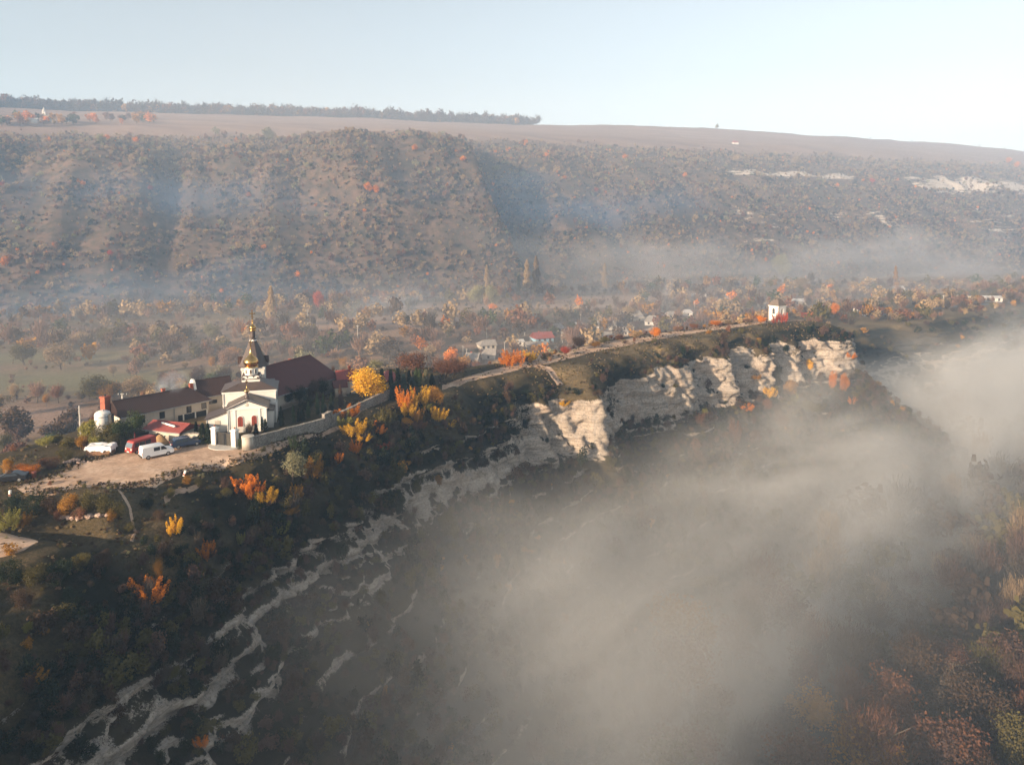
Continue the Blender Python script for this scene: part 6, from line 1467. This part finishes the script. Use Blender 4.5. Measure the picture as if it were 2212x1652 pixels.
# valley landmarks
G9 = "poplars of the valley"
for (x, b_, tp_, w_, tone, lab) in [(586, 706, 624, 20, 'tan', "tall bare poplar behind the church tower"), (1054, 636, 578, 14, 'tan', "poplar above the grey green willows"), (1138, 634, 566, 16, 'tan', "left poplar of the central pair"), (1160, 640, 560, 18, 'tan', "right taller poplar of the central pair"), (1305, 622, 576, 14, 'tan', "poplar fading in the valley mist"), (1935, 612, 580, 9, 'amber', "narrow amber poplar near the far road"), (1120, 640, 596, 10, 'grey_green', "short thin poplar left of the central pair")]:
    T(x, b_, tp_ - 5, w_ * 1.15, 'poplar', tone, lab, G9, valley=True)
G10 = "conspicuous trees on the valley floor"
for (x, b_, tp_, w_, form, tone, lab) in [(283, 735, 705, 24, 'round', 'red', "bright red tree left of the church in the valley"), (690, 672, 630, 34, 'round', 'red', "red tree right of the bare poplar"), (1028, 664, 612, 44, 'round', 'grey_green', "left grey green willow of the valley floor"), (1064, 664, 616, 44, 'round', 'grey_green', "right grey green willow of the valley floor"), (1066, 674, 655, 24, 'round', 'orange', "small orange tree under the willows"), (1090, 734, 706, 20, 'round', 'red', "red tree left of the blue gabled house"),
        (494, 800, 752, 50, 'round', 'pinkish', "pink brown rounded tree left of the church tower"), (457, 738, 696, 40, 'round', 'grey_green', "pale olive tree left of the church tower"), (180, 750, 716, 44, 'round', 'tan', "tan rounded tree far left in the valley"), (130, 800, 742, 70, 'round', 'tan', "large tan willow far left in the valley"), (50, 790, 738, 60, 'round', 'olive', "olive tan tree at the far left of the valley"), (230, 742, 708, 46, 'round', 'olive', "olive tree beside the bright red one"), (340, 736, 700, 40, 'round', 'tan', "tan tree right of the bright red one"),
        (640, 730, 690, 30, 'round', 'rust', "rust tree at the foot of the bare poplar"), (586, 716, 684, 40, 'twiggy', 'pinkish', "pinkish scrub around the bare poplar", ), (215, 868, 812, 90, 'round', 'olive', "broad olive tree behind the long house"), (300, 862, 814, 70, 'round', 'tan', "tan tree behind the long house roof"), (380, 845, 800, 60, 'round', 'rust', "rust tree behind the long house chimney"), (430, 830, 788, 50, 'twiggy', 'russet', "russet bare tree behind the scrolled gable"), (455, 828, 806, 36, 'round', 'yellow_green', "yellow green tree behind the scrolled gable"),
        (1690, 606, 552, 46, 'round', 'grey_green', "tall pale tree fading in mist behind the bell tower"), (1730, 625, 600, 40, 'round', 'tan', "tan tree in mist behind the bell tower"), (1360, 694, 664, 44, 'round', 'tan', "tan orange tree beside the largest grey roof"), (1300, 690, 664, 26, 'flame', 'rust', "cone shaped rust tree behind the broad white house"), (1232, 716, 694, 34, 'round', 'green', "dark green tree right of the blue gabled house"), (1290, 738, 712, 30, 'round', 'green', "dark green tree left of the light blue cottage")]:
    T(x, b_, tp_, w_, form, tone, lab, G10, valley=True)

# ------------------------------------------------------------------ many trees of the valley floor
def place_word(p):
    u = 512 + LENS_PX * p.x / p.y; vx = u / 1024 * 2212
    best = min(LAND, key=lambda l: (l[1] - p.x)**2 + (l[2] - p.y)**2)
    dx, dy = p.x - best[1], p.y - best[2]
    rel = ("just " if math.hypot(dx, dy) < 22 else "well " if math.hypot(dx, dy) > 60 else "") + (("behind" if dy > 0 else "in front of") if abs(dy) > abs(dx) else ("right of" if dx > 0 else "left of"))
    return rel + " the " + best[0]
def lm(name, vx, vy, z=-27): p = at(vx, vy, z); return (name, p.x, p.y)
LAND = [lm("red valley tree", 283, 735), lm("bare poplar", 586, 706), lm("red tree by the poplar", 690, 672), lm("two grey green willows", 1046, 664), lm("central poplar pair", 1150, 638), lm("blue gabled house", 1178, 732), lm("broad white house", 1310, 704), lm("largest grey roof", 1366, 694), lm("plastic greenhouses", 1540, 645), lm("bell tower", 1690, 640), lm("far road wall", 2080, 658),
        lm("maroon roofed houses", 1830, 680), lm("large tan willow", 130, 800), lm("long house", 300, 860), lm("pink brown tree", 494, 800), lm("brown field", 770, 720), lm("monks hall", 680, 760), lm("spruce row", 890, 780), lm("russet thicket", 970, 780), lm("green meadow", 250, 800), lm("misty poplar", 1305, 622), lm("amber poplar", 1935, 612), lm("smoking chimney", 1440, 690), lm("hill foot", 200, 660), lm("wood edge", 60, 880), lm("field lane", 900, 690)]
g = np.random.default_rng(4242)
cand = []
for k in range(9000):
    y = 150 + 560 * g.random()**0.8; x = g.uniform(-0.80, 0.80) * y
    q = QH @ np.array([x, y])
    if q > 590: continue
    i = int(np.clip((x + 820) / 7, 0, vx_.shape[0] - 1)); j = int(np.clip((y - 60) / 7, 0, vx_.shape[1] - 1))
    if signed[i, j] > -75: continue
    fm = fieldm[i, j] + meadow[i, j]
    dens = 0.04 + 0.50 * smooth(-0.25, 0.25, float(fbm(x / 70, y / 70, None, 3, 501)))
    if signed[i, j] > -170: dens = max(dens, 0.55)
    if q > 520: dens = max(dens, 0.45)
    if g.random() > dens * (1 - 0.96 * min(1, fm)): continue
    if any((x - a)**2 + (y - b)**2 < r * r for a, b, r in HOUSE_PTS): continue
    cand.append((x, y, vz[i, j]))
cand = np.array(cand)
keep = []
cell = {}
for c in cand:
    key = (int(c[0] // 5), int(c[1] // 5))
    if key in cell: continue
    cell[key] = 1; keep.append(c)
cand = np.array(keep); order = np.argsort(cand[:, 1]); cand = cand[order]
tones = ['tan', 'rust', 'russet', 'olive', 'amber', 'brown', 'pinkish', 'grey_brown', 'grey_green', 'orange', 'green', 'dark_green', 'red']
tw = np.array([14, 8, 10, 6, 6, 5, 14, 8, 6, 1.6, 2, 2, 0.5]); tw = tw / tw.sum()
FORM_WORD = {'round': 'rounded', 'loose': 'ragged', 'twiggy': 'bare twiggy', 'shrub': 'low'}
vis = []
for c in cand:
    pv = Vector(c)
    f = pv.y * math.cos(PITCH) - (pv.z - CAM_H) * math.sin(PITCH); u_ = 512 + LENS_PX * pv.x / f
    if not (-10 < u_ < 1034): continue
    d = (pv + Vector((0, 0, 7))) - Vector((0, 0, CAM_H)); L = d.length
    hitr = GROUND[0].ray_cast(Vector((0, 0, CAM_H)), d.normalized(), L - 2)
    vis.append(hitr[0] is None)
vis_c = [c for c, v_ in zip([c for c in cand if -10 < 512 + LENS_PX * c[0] / (c[1] * math.cos(PITCH) - (c[2] - CAM_H) * math.sin(PITCH)) < 1034], vis) if v_]
N_INDIV = 120
for k, c in enumerate(vis_c[:N_INDIV]):
    form = g.choice(['round', 'twiggy', 'loose'], p=[0.4, 0.4, 0.2]); tone = g.choice(tones, p=tw); h = float(np.clip(g.normal(7.0, 2.2), 3.0, 13)); sp_ = h * g.uniform(0.85, 1.25)
    size = "small" if h < 5.2 else "tall" if h > 8.8 else "middling"
    plant(Vector(c), h, sp_, str(form), str(tone), "%s %s %s tree %s" % (size, str(tone).replace('_', ' '), FORM_WORD[str(form)], place_word(Vector(c))), "trees of the valley floor", 'mid')
rest = np.array(vis_c[N_INDIV:])
stuff_scatter("valley_woodland", rest, np.clip(g.normal(7.5, 2.2, len(rest)), 3, 13), [('round', 0, 'far', 'tan'), ('round', 1, 'far', 'rust'), ('twiggy', 0, 'far', 'russet'), ('round', 2, 'far', 'olive'), ('twiggy', 1, 'far', 'grey_brown'), ('round', 3, 'far', 'brown'), ('twiggy', 2, 'far', 'pinkish'), ('round', 1, 'far', 'orange'), ('round', 0, 'far', 'green'), ('loose', 0, 'far', 'amber')], [12, 6, 7, 5, 7, 4, 12, 0.8, 3, 4], 41)
# low scrub between the trees
gp = np.stack([g.uniform(-500, 620, 9000), g.uniform(160, 760, 9000)], -1)
ok = []
for x, y in gp:
    i = int(np.clip((x + 820) / 7, 0, vx_.shape[0] - 1)); j = int(np.clip((y - 60) / 7, 0, vx_.shape[1] - 1))
    if abs(x) > 0.8 * y or signed[i, j] > -72 or g.random() < 0.9 * min(1, fieldm[i, j] + meadow[i, j]): continue
    ok.append((x, y, vz[i, j]))
stuff_scatter("valley_scrub", np.array(ok), g.uniform(1.0, 3.2, len(ok)), [('shrub', 0, 'far', 'russet'), ('shrub', 1, 'far', 'brown'), ('shrub', 2, 'far', 'olive'), ('twiggy', 3, 'far', 'pinkish'), ('twiggy', 1, 'far', 'tan'), ('shrub', 3, 'far', 'dark_green')], [4, 4, 4, 5, 4, 2], 42)

# ------------------------------------------------------------------ wood in the gorge
g = np.random.default_rng(99)
gc = []
for k in range(6000):
    x = g.uniform(20, 300); y = g.uniform(60, 380)
    if x > 0.80 * y + 6: continue
    n_ = 0.70 * x - 0.72 * y
    if n_ < -66 - 0.10 * y + 16 * float(fbm(x / 30, y / 30, None, 2, 601)): continue
    gc.append((x, y))
cell = set(); pts = []
for x, y in gc:
    key = (int(x // 6.5), int(y // 6.5))
    if key in cell: continue
    cell.add(key); z = ground_z(x, y, -58)
    if z < -46: pts.append((x, y, z))
pts.sort(key=lambda p: p[1])
gt = ['russet', 'rust', 'brown', 'grey_brown', 'olive', 'amber', 'rust', 'golden', 'orange', 'brown']; gw = np.array([12, 10, 10, 6, 6, 2.0, 8, 0.25, 0.25, 5]); gw = gw / gw.sum()
GL = [("grey roof corner", 140, 100), ("lower end of the gorge wood", 60, 95), ("gorge mist edge", 70, 150), ("gorge wood gap", 110, 140), ("gorge bend", 180, 260), ("far gorge slope", 240, 330), ("dense gorge wood middle", 90, 120), ("gorge wood rim", 150, 190), ("upper gorge mist", 120, 220)]
for k, p in enumerate(pts[:110]):
    form = str(g.choice(['twiggy', 'round', 'loose'], p=[0.38, 0.42, 0.2])); tone = str(g.choice(gt, p=gw)); h = float(np.clip(g.normal(10, 2.6), 5, 17))
    b = min(GL, key=lambda l: (l[1] - p[0])**2 + (l[2] - p[1])**2); dx, dy = p[0] - b[1], p[1] - b[2]
    rel = ("behind" if dy > 0 else "before") if abs(dy) > abs(dx) else ("right of" if dx > 0 else "left of")
    size = "small" if h < 8 else "tall" if h > 12 else "middling"
    plant(Vector(p), h, h * g.uniform(0.8, 1.1), form, tone, "%s %s %s tree %s the %s" % (size, tone.replace('_', ' '), FORM_WORD[form], rel, b[0]), "trees of the gorge wood", 'near' if p[1] < 190 else 'mid')
far_wood = np.array(pts[110:]); stuff_scatter("gorge_woodland", far_wood, np.clip(g.normal(10, 2.6, len(far_wood)), 5, 16), [('twiggy', 0, 'mid', 'russet'), ('round', 1, 'far', 'brown'), ('twiggy', 2, 'mid', 'grey_brown'), ('round', 3, 'far', 'olive'), ('twiggy', 1, 'mid', 'tan')], [5, 4, 5, 3, 2], 47)
gs = [(x, y, ground_z(x, y, -58)) for x, y in zip(g.uniform(0, 300, 2600), g.uniform(50, 380, 2600)) if x < 0.8 * y + 6 and 0.70 * x - 0.72 * y > -78]
stuff_scatter("gorge_undergrowth", np.array(gs), g.uniform(1.5, 4.5, len(gs)), [('twiggy', 0, 'bush', 'russet'), ('twiggy', 1, 'bush', 'grey_brown'), ('shrub', 2, 'bush', 'brown'), ('shrub', 1, 'bush', 'dark_green'), ('shrub', 0, 'bush', 'olive')], [5, 5, 4, 3, 3], 43)
t, _ = roofed("forest_hut", (128, 116), (134, 119), 5, 2.6, 1.6, "blue grey roof corner among the trees of the gorge wood", "hut", M_WORN, mat_plain("blue_grey_sheet", (0.20, 0.27, 0.29), 0.6, 0.2, 1.0), z=ground_z(130, 117, -58) + 5)

# ------------------------------------------------------------------ hillside: trees that stand out, skyline wood, hamlet
GH = "bright single trees on the far hillside"
SIZE_H = [(12, 567, 24, 'orange', "orange tree at the hill foot, far left"), (238, 548, 16, 'red', "round red tree low on the hillside"), (294, 305, 16, 'orange', "orange tree under the hamlet"), (232, 300, 16, 'orange', "orange tree beside the silvery tree"), (218, 303, 26, 'grey_green', "silvery tree below the hamlet"), (580, 294, 32, 'grey_green', "large silvery tree on the hill brow"), (325, 408, 14, 'red', "red tree in the middle of the left hillside"), (538, 423, 14, 'orange', "orange tree above the spur"), (796, 408, 24, 'orange', "left orange tree of the spur pair"), (812, 412, 20, 'orange', "right orange tree of the spur pair"),
    (756, 336, 24, 'tan', "broad tan tree on the spur brow"), (896, 322, 18, 'orange', "orange tree at the ravine head"), (790, 396, 12, 'grey_green', "silvery shrub above the spur pair"), (4, 400, 14, 'red', "red tree at the far left edge of the hillside"), (240, 330, 12, 'tan', "tan tree below the silvery tree"), (1000, 345, 16, 'orange', "orange tree beyond the ravine head"), (1072, 367, 20, 'grey_green', "silvery tree beyond the ravine"), (1180, 336, 14, 'orange', "orange tree on the right slope brow"), (1220, 385, 12, 'orange', "orange tree mid right slope"), (1288, 412, 12, 'red', "red tree mid right slope"), (1350, 340, 14, 'orange', "orange tree near the upper field"), (1480, 380, 14, 'orange', "orange tree left of the rock bands"), (1884, 392, 14, 'red', "red tree among the rock bands"),
    (1590, 345, 20, 'tan', "tan tree below the lone red roofed hut"), (1720, 350, 24, 'tan', "tan tree above the rock bands"), (2178, 348, 14, 'orange', "orange tree at the right end of the brow"), (2196, 358, 16, 'orange', "second orange tree at the right end of the brow"), (408, 615, 18, 'rust', "rust tree at the hill foot"), (465, 660, 16, 'rust', "rust tree lower at the hill foot"), (118, 530, 12, 'orange', "orange shrub of the left hillside cluster"), (160, 510, 12, 'yellow_green', "yellow shrub of the left hillside cluster"), (278, 560, 14, 'rust', "rust tree beside the round red one"), (570, 535, 14, 'orange', "orange tree on the lit spur foot"), (660, 470, 14, 'rust', "rust tree on the lit spur"), (700, 520, 14, 'rust', "rust tree low on the lit spur"), (880, 440, 18, 'rust', "rust tree left of the shaded ravine"), (920, 470, 18, 'rust', "rust tree lower left of the shaded ravine"), (960, 420, 16, 'pinkish', "pink brown tree on the ravine edge"), (850, 500, 16, 'rust', "rust tree low on the spur"), (640, 330, 14, 'tan', "tan tree right of the large silvery tree")]
for (x, y, w_, tone, lab) in SIZE_H:
    p = hit(x, y + w_ * 0.4)
    if p is None: continue
    s = px_per_m(p); h = w_ / s * 1.0; plant(p, h, h * 1.05, 'round', tone, lab, GH, 'mid')
def hill_pt(vx, vy): return hit(vx, vy)
# the wood on the skyline
fx = []
for k in range(3000):
    p_ = g.uniform(-700, 640); q_ = g.uniform(1318, 1420)
    if p_ > 560 + 60 * g.random(): continue
    z_, _ = hill_height(np.array([p_]), np.array([q_])); x, y = EH * p_ + QH * q_
    fx.append((x, y, z_[0] - 0.5))
fx = np.array(fx)
stuff_scatter("skyline_wood", fx, np.clip(g.normal(16, 2.6, len(fx)), 9, 23), [('round', 0, 'far', 'russet'), ('round', 1, 'far', 'grey_brown'), ('twiggy', 2, 'far', 'grey_brown'), ('round', 3, 'far', 'rust'), ('loose', 1, 'far', 'amber')], [6, 6, 5, 2, 0.7], 44)
# hamlet on the brow at the left
gh = np.random.default_rng(12)
for k in range(60):
    vx = gh.uniform(-4, 335) if k > 8 else gh.uniform(240, 330); base = 268 - 0.02 * vx + gh.uniform(-6, 6)
    p = hit(vx, base)
    if p is None: continue
    tone = str(gh.choice(['orange', 'amber', 'dark_green', 'green', 'rust', 'tan'], p=[.22, .18, .2, .15, .15, .1])); h = float(gh.uniform(7, 13)); form = str(gh.choice(['round', 'loose']))
    where = "left end of the hamlet" if vx < 90 else "beside the little hamlet church" if vx < 150 else "right half of the hamlet" if vx < 240 else "tree belt right of the hamlet"
    plant(p, h, h * gh.uniform(0.85, 1.2), form, tone, "%s %s tree in the %s" % ("tall" if h > 10.5 else "small" if h < 8.5 else "middling", tone.replace('_', ' '), where) if 'beside' not in where else "%s %s tree %s" % ("tall" if h > 10.5 else "small" if h < 8.5 else "middling", tone.replace('_', ' '), where), "trees of the hilltop hamlet", 'far')
p = hit(103, 262); t = thing("hamlet_church", "tiny white church with spire in the hilltop hamlet", "church", p, R(20))
MB().box((-5, -3, -1), (5, 3, 6)).build("wall", M_WHITE, t); MB().prism([(-3.4, 6), (3.4, 6), (0, 8.6)], -5.2, 5.2, 'x').build("roof", M_GREYROOF, t); MB().box((-5, -2, 5.9), (-1.5, 2, 11)).build("tower", M_WHITE, t); MB().lathe([(2.6, 11), (0.1, 16.5)], 8, (-3.2, 0, 0)).build("spire", M_PALEROOF, t)
for (vx, vy, L_m, lab, rf) in ((60, 264, 9, "white gabled house left of the hamlet church", M_PALEROOF), (140, 263, 10, "white house right of the hamlet church", M_GREYROOF)):
    p = hit(vx, vy); roofed("hamlet_house", p, p + Vector((L_m, 2.5, 0)), 7, 3.2, 2.6, lab, "house", M_WHITE, rf, z=p.z)
p = hit(1585, 311); roofed("field_hut", p, p + Vector((9, 2, 0)), 7, 3.0, 3.0, "lone hut with red roof at the edge of the upper field", "hut", M_WHITE, M_REDROOF, z=p.z)
def skyline_hit(vx):
    for vy in np.arange(180, 400, 0.5):
        p = hit(vx, float(vy))
        if p is not None: return p
for (vx, h, form, tone, lab) in ((1549, 11, 'round', 'grey_green', "largest lone tree on the bare skyline"), (1880, 5, 'round', 'brown', "tiny bush on the bare skyline"), (1970, 5, 'round', 'brown', "another tiny bush on the bare skyline"), (2115, 6, 'round', 'rust', "rusty bush on the bare skyline"), (2170, 5, 'round', 'grey_green', "grey bush on the bare skyline")):
    p = skyline_hit(vx)
    if p is not None: plant(p, h, h, form, tone, lab, "lone trees on the bare skyline", 'far')
# smoke
def smoke_mat(name, dens, col, h, lean):
    m = bpy.data.materials.new(name); m.use_nodes = True; nt = m.node_tree; nt.nodes.clear(); t = NT.__new__(NT); t.m = m; t.t = nt
    out = nt.nodes.new("ShaderNodeOutputMaterial"); v = nt.nodes.new("ShaderNodeVolumePrincipled"); co = nt.nodes.new("ShaderNodeTexCoord").outputs['Generated']
    sep = nt.nodes.new("ShaderNodeSeparateXYZ"); nt.links.new(co, sep.inputs[0]); n1 = t.noise(3.2, co, 3, 0.6, 0.6)
    dx = t.math('SUBTRACT', sep.outputs[0], 0.5); dy = t.math('SUBTRACT', sep.outputs[1], 0.5); dz = t.math('SUBTRACT', sep.outputs[2], 0.5)
    r2 = t.math('ADD', t.math('ADD', t.math('MULTIPLY', dx, dx), t.math('MULTIPLY', dy, dy)), t.math('MULTIPLY', dz, dz))
    d = t.math('SUBTRACT', 1.0, t.math('MULTIPLY', r2, 4.6), clamp=True); d = t.math('MULTIPLY', d, t.math('MULTIPLY', t.math('SUBTRACT', n1, 0.36), 3.0, clamp=True), clamp=True)
    nt.links.new(t.math('MULTIPLY', d, dens), v.inputs['Density']); v.inputs['Color'].default_value = (*col, 1); nt.links.new(v.outputs[0], out.inputs['Volume']); return m
def smoke(name, c, half, rot, dens, col=(0.72, 0.78, 0.86)):
    o = volume_box(name, (-half[0], -half[1], -half[2]), half, smoke_mat(name, dens, col, 0, 0)); o.location = c; o.rotation_euler = rot; return o
q = on_long(8.4, 3.4, 6.0); smoke("chimney_smoke", (q.x + 1.0, q.y + 1, 6.5), (4.0, 2.4, 2.6), (0, R(-25), 0), 0.30)
p = valley_at(850, 690); smoke("field_smoke", (p.x, p.y, p.z + 10), (42, 18, 12), (0, R(-6), R(10)), 0.026, (0.62, 0.75, 0.95))
p = valley_at(1440, 694); smoke("house_smoke", (p.x, p.y, p.z + 15), (4.5, 4.5, 17), (0, R(6), 0), 0.10)

# plants of one kind that would read alike are told apart by their order in depth
by = {}
for o in TREES: by.setdefault((o.get('group'), o['label']), []).append(o)
for (gname, lab), os_ in by.items():
    if len(os_) < 2 or len(os_) > 8: continue
    if len(os_) > 4:
        os_.sort(key=lambda o: o.location.x / o.location.y)
        for o, w_ in zip(os_, ("leftmost", "second from the left", "third from the left", "fourth from the left", "fifth from the left", "sixth from the left", "seventh from the left", "eighth from the left")):
            if len((lab + ", " + w_).split()) <= 16: o['label'] = lab + ", " + w_
        continue
    os_.sort(key=lambda o: o.location.y)
    for o, w_ in zip(os_, {2: ("nearer one", "farther one"), 3: ("nearest one", "middle one", "farthest one"), 4: ("nearest one", "second nearest one", "third nearest one", "farthest one")}[len(os_)]):
        if len((lab + ", " + w_).split()) <= 16: o['label'] = lab + ", " + w_
